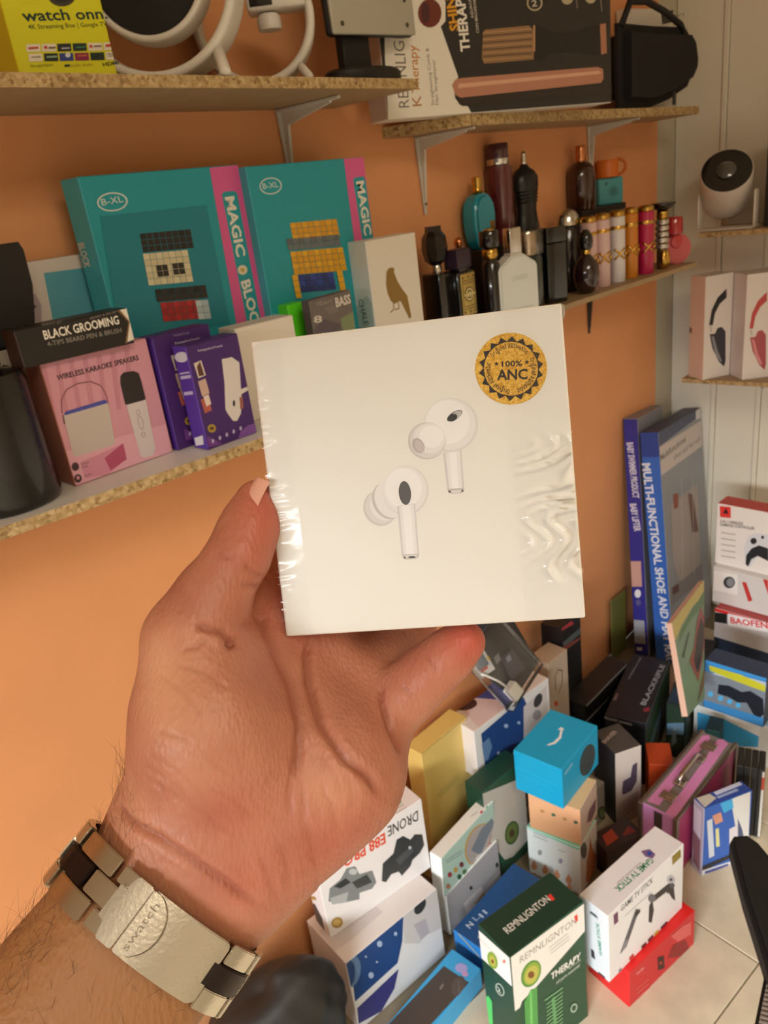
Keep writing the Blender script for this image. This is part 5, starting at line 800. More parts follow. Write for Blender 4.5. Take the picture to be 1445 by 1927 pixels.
lathe('stopper', [(0.003, 0.129), (0.0066, 0.133), (0.0078, 0.139), (0.006, 0.1445), (0.002, 0.147)], COPP, b)

# a low black carton at the back of the shelf lifts the rear row
riser = Carton('riser_carton', 'long black carton at the back of the shelf, under the rear row of bottles', 'box', (1.28, 0.8345, BZ, 0, 0.22, 0.046, 0.118), {'*': '#1A1715'})
riser2 = Carton('riser_carton', 'black carton under the brown bottle and the teal flask', 'box', (1.640, 0.8345, BZ, 0, 0.20, 0.046, 0.146), {'*': '#1D1917', 't': '#3A332C'})
RZ, RZ2 = BZ + 0.1183, BZ + 0.1463
b = bottle('perfume_bottle', 'teal oval bottle with a gold cap and gold label, behind the white bottle', 1.206, 0.836, RZ)
b.scale = (1.12, 1.12, 1)
shaped('body', [(0.013, 0.0), (0.022, 0.010), (0.028, 0.032), (0.029, 0.056), (0.026, 0.074), (0.018, 0.086), (0.008, 0.0905)], 0.030, M('#1596AC', 0.3, coat=0.4), b, 0.006)
lathe('cap', [(0.0075, 0.0905), (0.009, 0.093), (0.0065, 0.097), (0.0075, 0.104), (0.0078, 0.117), (0.005, 0.1185)], GOLDM, b)
round_box('label_plate', 0.013, 0.0014, 0.022, 0.022, M('#8A6A2A', 0.35, 0.8), b, 0.0005, (0.014, -0.0152, 0))
b = bottle('perfume_bottle', 'tall maroon bottle with a silver ringed cap, between teal and black torso bottles', 1.279, 0.838, RZ)
b.scale = (1.05, 1.05, 1)
lathe('body', [(0.021, 0), (0.0225, 0.004), (0.0235, 0.10), (0.0225, 0.131), (0.017, 0.133)], M('#5E1E20', 0.12, coat=0.7), b)
lathe('collar', [(0.019, 0.133), (0.0195, 0.134), (0.0195, 0.143), (0.018, 0.144)], SILV, b)
lathe('cap', [(0.0185, 0.144), (0.0190, 0.146), (0.0190, 0.166), (0.0175, 0.168)], M('#4E242C', 0.15, coat=0.6), b)
b = bottle('perfume_bottle', 'black torso shaped bottle with a silver neck, right of the maroon bottle', 1.366, 0.838, RZ)
b.scale = (1.25, 1.12, 1)
lathe('body', [(0.024, 0), (0.0265, 0.012), (0.0225, 0.034), (0.0205, 0.050), (0.0235, 0.074), (0.0270, 0.094), (0.0268, 0.106), (0.020, 0.117), (0.0095, 0.124), (0.0075, 0.129)], M('#17181A', 0.32), b, sy=0.72)
for k in range(7): lathe('rib', [(r - 0.0008, z), (r + 0.0006, z + 0.001), (r - 0.0008, z + 0.002)] if False else [(0.0262 - 0.0004 * abs(k - 5), 0.062 + 0.006 * k), (0.0272 - 0.0004 * abs(k - 5), 0.0635 + 0.006 * k), (0.0262 - 0.0004 * abs(k - 5), 0.065 + 0.006 * k)], M('#101112', 0.3), b, sy=0.72) if k < 4 else None
lathe('neck', [(0.0060, 0.1285), (0.0045, 0.133), (0.0055, 0.138), (0.0035, 0.143), (0.0045, 0.147), (0.002, 0.1515)], SILV, b)
b = bottle('perfume_bottle', 'slim black bottle with gold ring and black cap, left of the white bottle', 1.108, 0.752, BZ)
lathe('body', [(0.014, 0), (0.0155, 0.004), (0.0155, 0.100), (0.010, 0.109)], BLKG, b)
lathe('ring', [(0.009, 0.109), (0.0125, 0.113), (0.0135, 0.1185), (0.0125, 0.124), (0.009, 0.128)], GOLDM, b)
lathe('cap', [(0.0155, 0.1285), (0.0165, 0.130), (0.0165, 0.152), (0.015, 0.154)], BLKG, b)
lathe('cap_disc', [(0.0085, 0.1541), (0.0085, 0.156), (0.006, 0.157)], GOLDM, b)
b = bottle('perfume_bottle', 'white bottle with sloping shoulders and a silver cap, front of the row', 1.150, 0.735, BZ, rz=R_(-14))
b.scale = (1.20, 1.0, 1)
shaped('body', [(0.0355, 0.0), (0.0365, 0.003), (0.0365, 0.088), (0.033, 0.094), (0.016, 0.106), (0.0125, 0.109)], 0.026, M('#D9DCD6', 0.35, coat=0.2), b, 0.003)
round_box('neck', 0.022, 0.018, 0.005, 0.108, M('#CFC9BA', 0.3), b, 0.0015)
round_box('cap', 0.0215, 0.0185, 0.040, 0.1125, SILV, b, 0.002)
printed(b, Vector((-0.0365, -0.0131, 0)), Vector((1, 0, 0)), Vector((0, 0, 1)), Vector((0, -1, 0)), 'label_print', [('t', 'CREED', 210, 700, 520, 700, 70, '#B9BCB6', 0.0), ('n', [150, 235, 580, 235], 9, '#AEB1AB'), ('n', [150, 205, 560, 205], 9, '#AEB1AB'), ('n', [150, 175, 580, 175], 9, '#AEB1AB')])
b = bottle('perfume_bottle', 'dark green bottle with a clear cap over a silver core, right of the white bottle', 1.245, 0.765, BZ)
b.scale = (1.12, 1.0, 1)
lathe('body', [(0.022, 0), (0.024, 0.003), (0.024, 0.092), (0.021, 0.098)], M('#1C2E28', 0.15, coat=0.7), b)
lathe('cap_core', [(0.017, 0.0985), (0.017, 0.137), (0.015, 0.138)], M('#C6B9A2', 0.25, 1.0), b)
lathe('clear_cap', [(0.0255, 0.0985), (0.0275, 0.101), (0.0275, 0.138), (0.026, 0.1405)], clear_film('clear_cap', 80, 0.05, 0.05, 0.16, (0.93, 0.88, 0.84)), b)
b = bottle('perfume_bottle', 'square black glass bottle, between the dark green and the dark round bottle', 1.328, 0.765, BZ, rz=R_(-20))
round_box('body', 0.046, 0.030, 0.108, 0, M('#101214', 0.12, coat=0.8), b, 0.003)
round_box('cap', 0.046, 0.030, 0.027, 0.109, BLKG, b, 0.002)
b = bottle('perfume_bottle', 'round dark purple flask with a gold collar and black stopper, at the shelf edge', 1.427, 0.748, BZ)
lathe('body', [(0.010, 0), (0.0155, 0.003), (0.0235, 0.018), (0.0255, 0.036), (0.0235, 0.053), (0.014, 0.068), (0.008, 0.074)], M('#2A1416', 0.12, coat=0.8), b)
lathe('collar', [(0.0085, 0.074), (0.0095, 0.076), (0.0095, 0.080), (0.0085, 0.082)], GOLDM, b)
lathe('stopper', [(0.010, 0.082), (0.0135, 0.088), (0.0145, 0.098), (0.013, 0.108), (0.008, 0.116), (0.004, 0.119)], BLKG, b)
b = bottle('perfume_bottle', 'dark bottle with a shiny silver dome cap, behind the dark round flask', 1.462, 0.806, BZ)
lathe('body', [(0.024, 0), (0.0262, 0.003), (0.0262, 0.118), (0.022, 0.124)], M('#2B2420', 0.2, coat=0.6), b)
lathe('dome_cap', [(0.021, 0.1245), (0.0245, 0.127), (0.0235, 0.142), (0.017, 0.153), (0.008, 0.158)], SILV, b)
b = bottle('perfume_bottle', 'brown bottle with rounded shoulders and a copper cap, on the black carton', 1.580, 0.834, RZ2)
b.scale = (1.30, 1.12, 1)
lathe('body', [(0.0225, 0), (0.0245, 0.003), (0.0250, 0.062), (0.0235, 0.076), (0.018, 0.087), (0.0095, 0.094)], M('#3A1C12', 0.15, coat=0.7), b)
lathe('cap', [(0.0088, 0.0942), (0.0092, 0.0955), (0.0092, 0.121), (0.0082, 0.1235)], COPP, b)
b = bottle('perfume_flask', 'teal block flask with an orange cap and loop handle, on the black carton', 1.698, 0.834, RZ2, rz=R_(-38))
b.scale = (1.05, 1.0, 1)
round_box('body', 0.055, 0.032, 0.054, 0, M('#4A9FA6', 0.45), b, 0.004)
lathe('cap', [(0.0205, 0.0543), (0.0225, 0.056), (0.0225, 0.088), (0.0205, 0.0905)], M('#D9701C', 0.45), b)
tube('loop_handle', [((0.020 + 0.017 * math.sin(t)) * 0.88, -(0.020 + 0.017 * math.sin(t)) * 0.47, 0.0735 + 0.0155 * math.cos(t) * (1 if t < 1.57 else 1)) for t in [k * math.pi / 12 for k in range(13)]], 0.0032, M('#C9641A', 0.45), b)
printed(b, Vector((-0.0275, -0.016, 0)), Vector((1, 0, 0)), Vector((0, 0, 1)), Vector((0, -1, 0)), 'emblem', [('q', [v for k in range(16) for v in (int(330 + 110 * math.cos(k * 0.3927)), int(260 + 120 * math.sin(k * 0.3927)))], '#3A8790'), ('q', [v for k in range(16) for v in (int(330 + 60 * math.cos(k * 0.3927)), int(260 + 70 * math.sin(k * 0.3927)))], '#2F6F7C'), ('q', [v for k in range(10) for v in (int(170 + 30 * math.cos(k * 0.628)), int(430 + 34 * math.sin(k * 0.628)))], '#2A5560')])


def canister(label, x, y, r, h, col, group='slim perfume canisters with gold bands'):
    c = bottle('perfume_canister', label, x, y, BZ)
    m = M(col, 0.35, coat=0.3)
    lathe('body', [(r * 0.94, 0), (r, 0.003), (r, h - 0.014), (r * 0.9, h - 0.0125)], m, c, seg=24)
    lathe('gold_rim', [(r * 0.92, h - 0.0125), (r * 1.02, h - 0.011), (r * 1.02, h - 0.005), (r * 0.85, h - 0.002), (r * 0.6, h)], GOLDM, c, seg=24)
    lathe('gold_band', [(r * 1.005, h * 0.735), (r * 1.05, h * 0.745), (r * 1.05, h * 0.775), (r * 1.005, h * 0.785)], GOLDM, c, seg=24)
    for s in (-1, 1):
        pts = []
        for k in range(15):
            a = -math.pi * 0.95 + k * math.pi * 0.95 / 14
            pts.append((r * 1.03 * math.cos(a), r * 1.03 * math.sin(a), h * 0.40 + s * 0.010 * math.cos(2 * (a + math.pi / 2)) * (1 if s > 0 else 1)))
        tube('gold_ribbon', pts, 0.0022, GOLDM, c, seg=7)
    lathe('knot', [(0.001, -0.004), (0.0042, -0.002), (0.0042, 0.002), (0.001, 0.004)], GOLDM, c, (0, -r * 1.06, h * 0.40), seg=10)
    return c


canister('pale pink canister with gold bands, nearest of the canister row', 1.476, 0.763 + 0.004, 0.0165, 0.140, '#D9B3AE')
canister('pale pink canister with gold bands, second of the row beside the white one', 1.512, 0.757, 0.0165, 0.141, '#D9B6B2')
canister('white canister with gold bands, between the pink and the orange ones', 1.565, 0.750, 0.0165, 0.141, '#DAD2D2')
canister('orange canister with gold bands, between the white and the magenta ones', 1.617, 0.746, 0.0165, 0.141, '#CB7A10')
canister('magenta canister with gold bands, beside the gold chain bottle', 1.672, 0.737, 0.0180, 0.139, '#B8184C')
b = bottle('perfume_bottle', 'bottle of stacked white and gold chain links under a wide black and gold cap', 1.738, 0.728, BZ)
lathe('core', [(0.010, 0), (0.011, 0.002), (0.011, 0.116), (0.008, 0.118)], M('#6E5A3A', 0.3, 0.6), b)
for k in range(5):
    lathe('link_ring', [(0.0105, 0.042 + 0.0125 * k), (0.0145, 0.044 + 0.0125 * k), (0.0152, 0.048 + 0.0125 * k), (0.0145, 0.052 + 0.0125 * k), (0.0105, 0.0535 + 0.0125 * k)], M('#CFC9C0', 0.2, 0.8), b, seg=18)
for q in (-1, 1):
    lathe('gold_foot', [(0.004, 0.001), (0.0075, 0.006), (0.008, 0.020), (0.006, 0.036), (0.003, 0.040)], GOLDM, b, (q * 0.0075, -0.007, 0), seg=14)
lathe('gold_neck', [(0.011, 0.104), (0.013, 0.107), (0.012, 0.114), (0.013, 0.119), (0.010, 0.121)], GOLDM, b)
lathe('cap', [(0.010, 0.121), (0.022, 0.127), (0.027, 0.134), (0.027, 0.137), (0.020, 0.138)], M('#2A2116', 0.25, 0.4, coat=0.4), b)
b = bottle('perfume_bottle', 'round flat red bottle with a red cap, last at the right end of the shelf', 1.800, 0.722, BZ, rz=R_(-40))
bm = bmesh.new()
pts = [(0.033 * math.cos(k * math.pi / 20), 0.033 + 0.033 * math.sin(k * math.pi / 20)) for k in range(40)]
bm_prism(bm, pts, -0.009, 0.009, axis='y', bev=0.003)
from_bm('body', bm, [M('#C9565A', 0.15, coat=0.7)], b, True, sharp=35)
lathe('cap', [(0.012, 0.0645), (0.019, 0.066), (0.0195, 0.072), (0.0195, 0.098), (0.016, 0.103)], M('#B3242C', 0.12, coat=0.8), b, (-0.006, 0, 0))
lathe('badge', [(0.015, 0), (0.013, 0.003), (0.006, 0.004)], M('#C23A40', 0.2, coat=0.6), b, (-0.004, -0.0095, 0.050), (R_(90), 0, 0), 20)

# ------------------------------------------------------------ top shelf: two ring lamps and a display stand
SHELLW = M('#DDD7CB', 0.38)
ZA = 1.4128


def ring(name, ro, ri, d, mat, parent, a0=0.0, a1=360.0, seg=64, y0=0.0, cz=0.0):
    """a ring with rounded rims standing upright, axis along y"""
    prof = []
    for k in range(16):
        a = 2 * math.pi * k / 16
        c, s = math.cos(a), math.sin(a)
        prof.append(((ro + ri) / 2 + (ro - ri) / 2 * (abs(c) ** 0.5) * (1 if c > 0 else -1), d / 2 * (abs(s) ** 0.5) * (1 if s > 0 else -1) + d / 2 + y0))
    full = abs(a1 - a0) >= 359.9
    n = seg if full else seg + 1
    vs, fs = [], []
    for i in range(n):
        a = R_(a0 + (a1 - a0) * i / seg)
        for r, y in prof: vs.append((r * math.cos(a), y, cz + r * math.sin(a)))
    for i in range(seg):
        for k in range(16):
            b0, b1 = i * 16, ((i + 1) % n) * 16
            fs.append((b0 + k, b1 + k, b1 + (k + 1) % 16, b0 + (k + 1) % 16))
    if not full:
        fs.append(tuple(range(16)))
        fs.append(tuple(seg * 16 + k for k in range(16))[::-1])
    return mk(name, vs, fs, mat, None, parent, True)


rl = empty('ring_lamp', (0.548, 0.762, ZA), (0, 0, R_(-50)))
tag(rl, 'large white ring lamp with a black disc inside, right of the yellow carton', 'lamp')
CZL = 0.0975
ring('outer_ring', 0.0940, 0.0830, 0.055, SHELLW, rl, cz=CZL)
ring('inner_ring', 0.0640, 0.0560, 0.038, SHELLW, rl, y0=0.004, cz=CZL + 0.006)
bm = bmesh.new()
bm_prism(bm, [(0.0562 * math.cos(k * math.pi / 24), CZL + 0.006 + 0.0562 * math.sin(k * math.pi / 24)) for k in range(48)], 0.008, 0.030, axis='y')
from_bm('speaker_disc', bm, [M('#15130F', 0.75, bump=0.5, bscale=900)], rl)
for a in (90, 0, 180): tube('spoke', [(0.064 * math.cos(R_(a)), 0.026, CZL + 0.006 + 0.064 * math.sin(R_(a))), (0.083 * math.cos(R_(a)), 0.026, CZL + 0.083 * math.sin(R_(a)))], 0.005, SHELLW, rl)
tube('leg', [(0.060, 0.010, 0.0275), (0.0665, -0.004, 0.004), (0.067, -0.005, 0.0005)], 0.0062, SHELLW, rl, seg=14)
tube('leg', [(-0.060, 0.010, 0.0275), (-0.0665, -0.004, 0.004), (-0.067, -0.005, 0.0005)], 0.0062, SHELLW, rl, seg=14)
gl = empty('ring_lamp', (0.697, 0.775, ZA), (0, 0, R_(-44)))
tag(gl, 'smaller white ring lamp with a crossbar and black display, left of the grey plate', 'lamp')
CZG = 0.072
ring('outer_ring', 0.0715, 0.0605, 0.050, SHELLW, gl, 150, 372, cz=CZG)
round_box('crossbar', 0.070, 0.038, 0.017, CZG + 0.006, SHELLW, gl, 0.004, (0.030, 0.020, 0))
round_box('display', 0.026, 0.002, 0.0095, CZG + 0.010, M('#141210', 0.2), gl, 0.0006, (0.012, 0.0005, 0))
lathe('button', [(0.013, -0.012), (0.014, -0.010), (0.014, 0.0), (0.012, 0.004)], SHELLW, gl, (0.018, 0.018, CZG))
tube('leg', [(0.044, 0.008, 0.022), (0.055, -0.008, 0.0045), (0.0555, -0.009, 0.0005)], 0.0052, SHELLW, gl, seg=12)
tube('leg', [(-0.044, 0.008, 0.022), (-0.055, -0.008, 0.0045), (-0.0555, -0.009, 0.0005)], 0.0052, SHELLW, gl, seg=12)
ds = empty('display_stand', (0.848, 0.750, ZA))
tag(ds, 'grey metal plate with screws held on a black neck and black base', 'stand')
lathe('base', [(0.0, 0.0)] if False else [(0.060, 0), (0.062, 0.002), (0.062, 0.012), (0.057, 0.0155)], M('#16130F', 0.5), ds, sy=0.58, seg=40)
round_box('neck', 0.052, 0.014, 0.075, 0.0152, M('#14110E', 0.6), ds, 0.003, (0.002, 0.014, 0))
bk = round_box('rim', 0.164, 0.012, 0.150, 0.0535, M('#14120F', 0.5), ds, 0.006, (0.027, 0.0, 0), (0, R_(-2.0), 0))
gp = round_box('back_plate', 0.161, 0.004, 0.147, 0.055, M('#B7B3A2', 0.45, 0.25), ds, 0.003, (0.027, -0.0075, 0), (0, R_(-2.0), 0))
for sx in (-0.063, 0.063):
    for sz in (0.0665, 0.095): lathe('screw', [(0.003, 0), (0.0028, 0.001), (0.001, 0.0013)], M('#6A675C', 0.35, 1.0), gp, (sx, -0.002, sz), (R_(90), 0, 0), 12)

# ------------------------------------------------------------ upper right shelf: black pouch, white charger box edge
po = empty('carry_pouch', (1.765, 0.770, 1.3737))
po.scale = (1.17, 1, 1)
tag(po, 'black fabric pouch with a rounded end and strap, right of the hair tool carton', 'pouch')
bm = bmesh.new()
out = [(-0.13, 0.004), (-0.02, 0.0), (0.08, 0.018), (0.165, 0.043), (0.192, 0.070), (0.196, 0.098), (0.180, 0.138), (0.150, 0.158), (0.0, 0.152), (-0.13, 0.150)]
bm_prism(bm, out, -0.022, 0.022, axis='y')
es = [e for e in bm.edges if abs(e.verts[0].co.y - e.verts[1].co.y) < 1e-6]
bmesh.ops.bevel(bm, geom=es, offset=0.018, segments=4, affect='EDGES')
from_bm('body', bm, [M('#0F0E0C', 0.85, bump=0.4, bscale=500)], po, True, sharp=50)
tube('strap', [(-0.12, -0.005, 0.145), (-0.10, -0.012, 0.185), (-0.04, -0.014, 0.190), (0.04, -0.012, 0.178), (0.12, -0.008, 0.160), (0.14, -0.004, 0.150)], 0.0065, M('#12110F', 0.7), po)
lathe('zip_pull', [(0.003, 0), (0.0035, 0.001), (0.0035, 0.024), (0.002, 0.025)], M('#2A2826', 0.5), po, (0.062, -0.0235, 0.004), seg=10)

# ------------------------------------------------------------ middle shelf, left end
fk = empty('black_flask', (0.2655, 0.7485, 1.0497))
fk.scale = (1.08, 1.0, 1.0)
tag(fk, 'black cylindrical flask with a narrower neck, at the left end of the middle shelf', 'flask')
lathe('body', [(0.039, 0), (0.0425, 0.003), (0.0435, 0.008), (0.0425, 0.115), (0.040, 0.1245), (0.022, 0.128)], M('#12100F', 0.25, coat=0.3), fk, seg=40)
lathe('neck', [(0.0235, 0.128), (0.025, 0.131), (0.025, 0.175), (0.020, 0.180)], M('#15110E', 0.3), fk, seg=32)
lathe('lid', [(0.0205, 0.180), (0.021, 0.182), (0.021, 0.205), (0.018, 0.208)], M('#191512', 0.35), fk, seg=32)
oc = Carton('small_carton', 'small beige carton with a dark oval print behind the black flask', 'box', (0.312, 0.802, 1.0497, 0, 0.046, 0.022, 0.136), {'*': '#CFC4B4', 'l': '#8A5F2E'})
oc.p('f', 'oval_print', [('q', [v for k in range(16) for v in (int(240 + 120 * math.cos(k * 0.3927)), int(1000 + 230 * math.sin(k * 0.3927)))], '#1C1816')])
dg = empty('speaker_tower', (0.329, 0.802, 1.1858))
tag(dg, 'dark tapering speaker standing on the small beige carton behind the flask', 'speaker')
bm = bmesh.new()
bm_prism(bm, [(-0.045, 0.0), (0.022, 0.0), (0.030, 0.030), (0.036, 0.055), (0.037, 0.088), (0.034, 0.096), (-0.045, 0.096)], -0.013, 0.013, axis='y', bev=0.003)
from_bm('body', bm, [M('#1B1713', 0.6, bump=0.3, bscale=700)], dg, True, sharp=40)

# ------------------------------------------------------------ white wall shelf: projector in its stand, poster above
pj = empty('projector', (1.995, 0.680, 1.0997))
tag(pj, 'white cylindrical projector with a black lens face, tilted up in a white stand', 'projector')
axv = Vector((-0.76, -0.26, 0.60)).normalized()
fc = Vector((-0.012, 0.0, 0.1300))
qm = axv.to_track_quat('Z', 'Y').to_euler()
lathe('body', [(0.048, -0.118), (0.0545, -0.110), (0.0565, -0.10), (0.0575, -0.004), (0.0560, 0.0)], M('#DDD2C6', 0.4), pj, fc, qm, 44)
lathe('lens_face', [(0.0545, -0.001), (0.0545, 0.0012), (0.052, 0.0018)], M('#0E0D0C', 0.15, coat=0.5), pj, fc, qm, 44)
lathe('lens', [(0.0215, 0.0015), (0.0215, 0.004), (0.014, 0.0085), (0.006, 0.0100)], M('#4A4A48', 0.1, coat=1.0), pj, fc + Vector((-0.003, 0, 0)), qm, 28)
bm = bmesh.new()
for s in (-1, 1): bm_box(bm, -0.012, 0.012, s * 0.064 - 0.0025, s * 0.064 + 0.0025, 0.0, 0.085, 0.002)
bm_box(bm, -0.030, 0.040, -0.066, 0.066, 0.0, 0.005, 0.002)
from_bm('stand', bm, ['#D8CFC4'], pj)
ps = Carton('wall_poster', 'pale pink paper sheet with brown print on the white wall, top right', 'poster', (2.1195, 0.45, 1.33, -90, 0.30, 0.002, 0.50), {'*': '#CBB8AC', 'f': '#CBB4A8'}, bev=0.0003)
ps.p('f', 'poster_print', [('q', [0, 2450, 3000, 2450, 3000, 4990, 0, 4990], '#E6DFD4'), ('q', [60, 1650, 130, 1650, 130, 2380, 60, 2380], '#5A3426'), ('q', [180, 1700, 420, 1700, 420, 2300, 180, 2300], '#9A8478'), ('q', [200, 900, 420, 900, 420, 1300, 200, 1300], '#B39C90')])

# ------------------------------------------------------------ floor pile: the pieces that are not cartons
co = CASE_ = k_case.o
STEELC = M('#B9B4AE', 0.25, 1.0)


def case_fit(name, u, v, bmf):
    o = from_bm(name, bmf, [STEELC], co, True, (u, v, 0.155), None, 35)
    return o


for u in (-0.088, 0.088):
    bm = bmesh.new()
    bm_box(bm, -0.011, 0.011, -0.014, 0.014, 0.0004, 0.004, 0.001)
    bm_box(bm, -0.007, 0.007, -0.016, 0.004, 0.004, 0.007, 0.001)
    case_fit('latch', u, 0.002, bm)
hd = empty('x'); bpy.data.objects.remove(hd)
bm = bmesh.new()
for u in (-0.042, 0.042): bm_box(bm, u - 0.010, u + 0.010, -0.011, 0.011, 0.0004, 0.006, 0.0015)
case_fit('handle_mount', 0, 0.0, bm)
tube('handle', [(-0.046, 0, 0.160), (-0.040, 0, 0.170), (-0.030, 0, 0.1745), (0.030, 0, 0.1745), (0.040, 0, 0.170), (0.046, 0, 0.160)], 0.0045, STEELC, co, seg=10)
for sx in (-1, 1):
    for sy in (-1, 1):
        bm = bmesh.new()
        bm_box(bm, sx * 0.129 - 0.0045, sx * 0.129 + 0.0045, sy * 0.035 - 0.0045, sy * 0.035 + 0.0045, 0.0, 0.156, 0.001)
        from_bm('corner_rail', bm, [M('#8A8078', 0.35, 0.9)], co)
for sy in (-1, 1):
    bm = bmesh.new()
    bm_box(bm, -0.129, 0.129, sy * 0.035 - 0.0035, sy * 0.035 + 0.0035, 0.150, 0.1565, 0.001)
    from_bm('top_rail', bm, [M('#8A8078', 0.35, 0.9)], co)
bm = bmesh.new()
bm_box(bm, -0.1303, -0.129, -0.008, 0.008, 0.01, 0.150, 0.0003)
from_bm('centre_strip', bm, [M('#5A504E', 0.4, 0.6)], co)

# clear hanging pack with a printed card, white charger block and white cable, leaning on the stacked space cartons
q = [Vector((1.008, 0.718, 0.331)), Vector((1.118, 0.712, 0.380)), Vector((1.118, 0.79, 0.508)), Vector((0.990, 0.79, 0.507))]
card, (o_, eu, ev_, nn) = slab('charger_pack', 'dark printed card pack with white charger and cable, leaning on the space cartons', 'pack', q, 0.003, ['#34343A', '#22222A'])
U, V_ = eu.normalized(), (ev_ - eu.normalized() * ev_.dot(eu.normalized())).normalized()
NN = U.cross(V_).normalized()
printed(card, Vector((0, 0, 0)), U, V_, NN, 'picture', [('q', [40, 900, 420, 760, 560, 1400, 160, 1450], '#C9C9C9'), ('q', [140, 1020, 400, 930, 470, 1320, 200, 1350], '#5C6A78'), ('q', [150, 960, 330, 900, 340, 960, 160, 1020], '#B2483E'), ('q', [430, 980, 480, 970, 500, 1050, 440, 1060], '#C9A23A'), ('q', [500, 300, 900, 200, 1000, 700, 640, 800], '#4A4A5A'), ('q', [700, 600, 820, 560, 860, 680, 740, 700], '#8A90A8'), ('q', [0, 100, 300, 60, 180, 640, 10, 700], '#2A2F6E'), ('q', [500, 800, 640, 760, 700, 900, 560, 930], '#7A7A80')])
bm = bmesh.new()
bm_box(bm, 0.020, 0.048, 0.006, 0.036, 0.001, 0.020, 0.0025, 2)
for v in bm.verts: v.co = U * v.co.x + V_ * v.co.y + NN * v.co.z
from_bm('charger_block', bm, ['#E4E3DE'], card)
tube('cable', [U * a + V_ * b_ + NN * c_ for a, b_, c_ in ((0.030, 0.036, 0.010), (0.026, 0.060, 0.008), (0.016, 0.088, 0.006), (0.010, 0.100, 0.006))], 0.0022, '#E4E3DE', card)
bm = bmesh.new()
bm_box(bm, -0.002, eu.length * 0.98, 0.001, 0.150, 0.0005, 0.023, 0.006, 2)
for v in bm.verts: v.co = U * v.co.x + V_ * v.co.y + NN * v.co.z
from_bm('clear_blister', bm, [clear_film('blister', 120, 0.15, 0.08, 0.05)], card, True)

# picture panel leaning in the corner, by the blue upright cartons


pn, (o_, eu, ev_, nn) = slab('leaning_picture', 'thin green and yellow board with a dark red rimmed shape, leaning by the blue cartons', 'picture', [Vector((1.2759, 0.4712, 0.2428)), Vector((1.3927, 0.4798, 0.2118)), Vector((1.6452, 0.5797, 0.3477)), Vector((1.3747, 0.5462, 0.3853))], 0.012, ['#6E8A72', '#DDB8A4'])
L_ = [Vector((0, 0, 0)), eu, Vector(pn.data.vertices[2].co), ev_]


def bil(u, v): return (L_[0] * (1 - u) * (1 - v) + L_[1] * u * (1 - v) + L_[2] * u * v + L_[3] * (1 - u) * v)


def panel_patch(name, pts, mat, k):
    n_ = (L_[1] - L_[0]).cross(L_[3] - L_[0]).normalized()
    mk(name, [bil(u, v) + n_ * (0.0004 + 0.0002 * k) for u, v in pts], [tuple(range(len(pts)))], mat, None, pn)


panel_patch('yellow_band', [(0, .80), (.25, .86), (.6, .9), (1, .86), (1, 1), (0, 1)], '#B9A95E', 0)
panel_patch('green_field', [(.1, .74), (.5, .80), (1, .78), (1, .9), (.55, .86), (.2, .82)], '#4E7448', 1)
panel_patch('red_shape', [(.35, .45), (.55, .52), (.72, .72), (.88, .80), (1, .66), (1, .42), (.85, .30), (.68, .18), (.50, .30)], '#8A3E34', 1)
panel_patch('dark_shape', [(.52, .42), (.70, .60), (.86, .70), (.98, .60), (.96, .44), (.80, .32), (.66, .26), (.56, .34)], '#1E1513', 2)
panel_patch('dark_mark', [(.12, .58), (.40, .72), (.44, .70), (.18, .54)], '#3A4A3E', 1)
panel_patch('brown_shade', [(.55, .02), (.95, .10), (1, .24), (.8, .16)], '#6A4A3A', 1)
cardleaf = Carton('olive_card', 'small olive green card standing against the orange wall left of the dark blue carton', 'card', (1.742, 0.842, 0.0, -4, 0.075, 0.004, 0.19), {'*': '#6E7038'})

# black bag slumped on the floor at the lower left
vs, fs = [], []
nu, nv_ = 64, 40
for i in range(nv_ + 1):
    ph = math.pi * i / nv_
    for j in range(nu):
        th = 2 * math.pi * j / nu
        c, s, z = math.cos(th), math.sin(th), math.cos(ph)
        rr = max(0.02, math.sin(ph)) ** 0.6
        f = 1 + 0.05 * math.sin(3 * th + 2 * z) + (0.035 * math.sin(6 * th - 7 * z + 1.5 * math.sin(2 * th)) + 0.02 * math.sin(13 * th + 9 * z)) * math.sin(ph)
        vs.append((0.115 * rr * c * f + 0.01 * z, 0.070 * rr * s * f, 0.115 + 0.115 * z * (1 + 0.12 * c)))
for i in range(nv_):
    for j in range(nu):
        a, b0 = i * nu + j, i * nu + (j + 1) % nu
        fs.append((a, a + nu, b0 + nu, b0))
fs += [tuple(range(nu)), tuple(nv_ * nu + j for j in range(nu))[::-1]]
bg = mk('black_bag', vs, fs, M('#1E1D1B', 0.5, bump=0.6, bscale=30), None, None, True, (0.385, 0.752, 0.0), (0, 0, R_(-25)))
tag(bg, 'crumpled black bag slumped on the floor behind the wrist', 'bag')

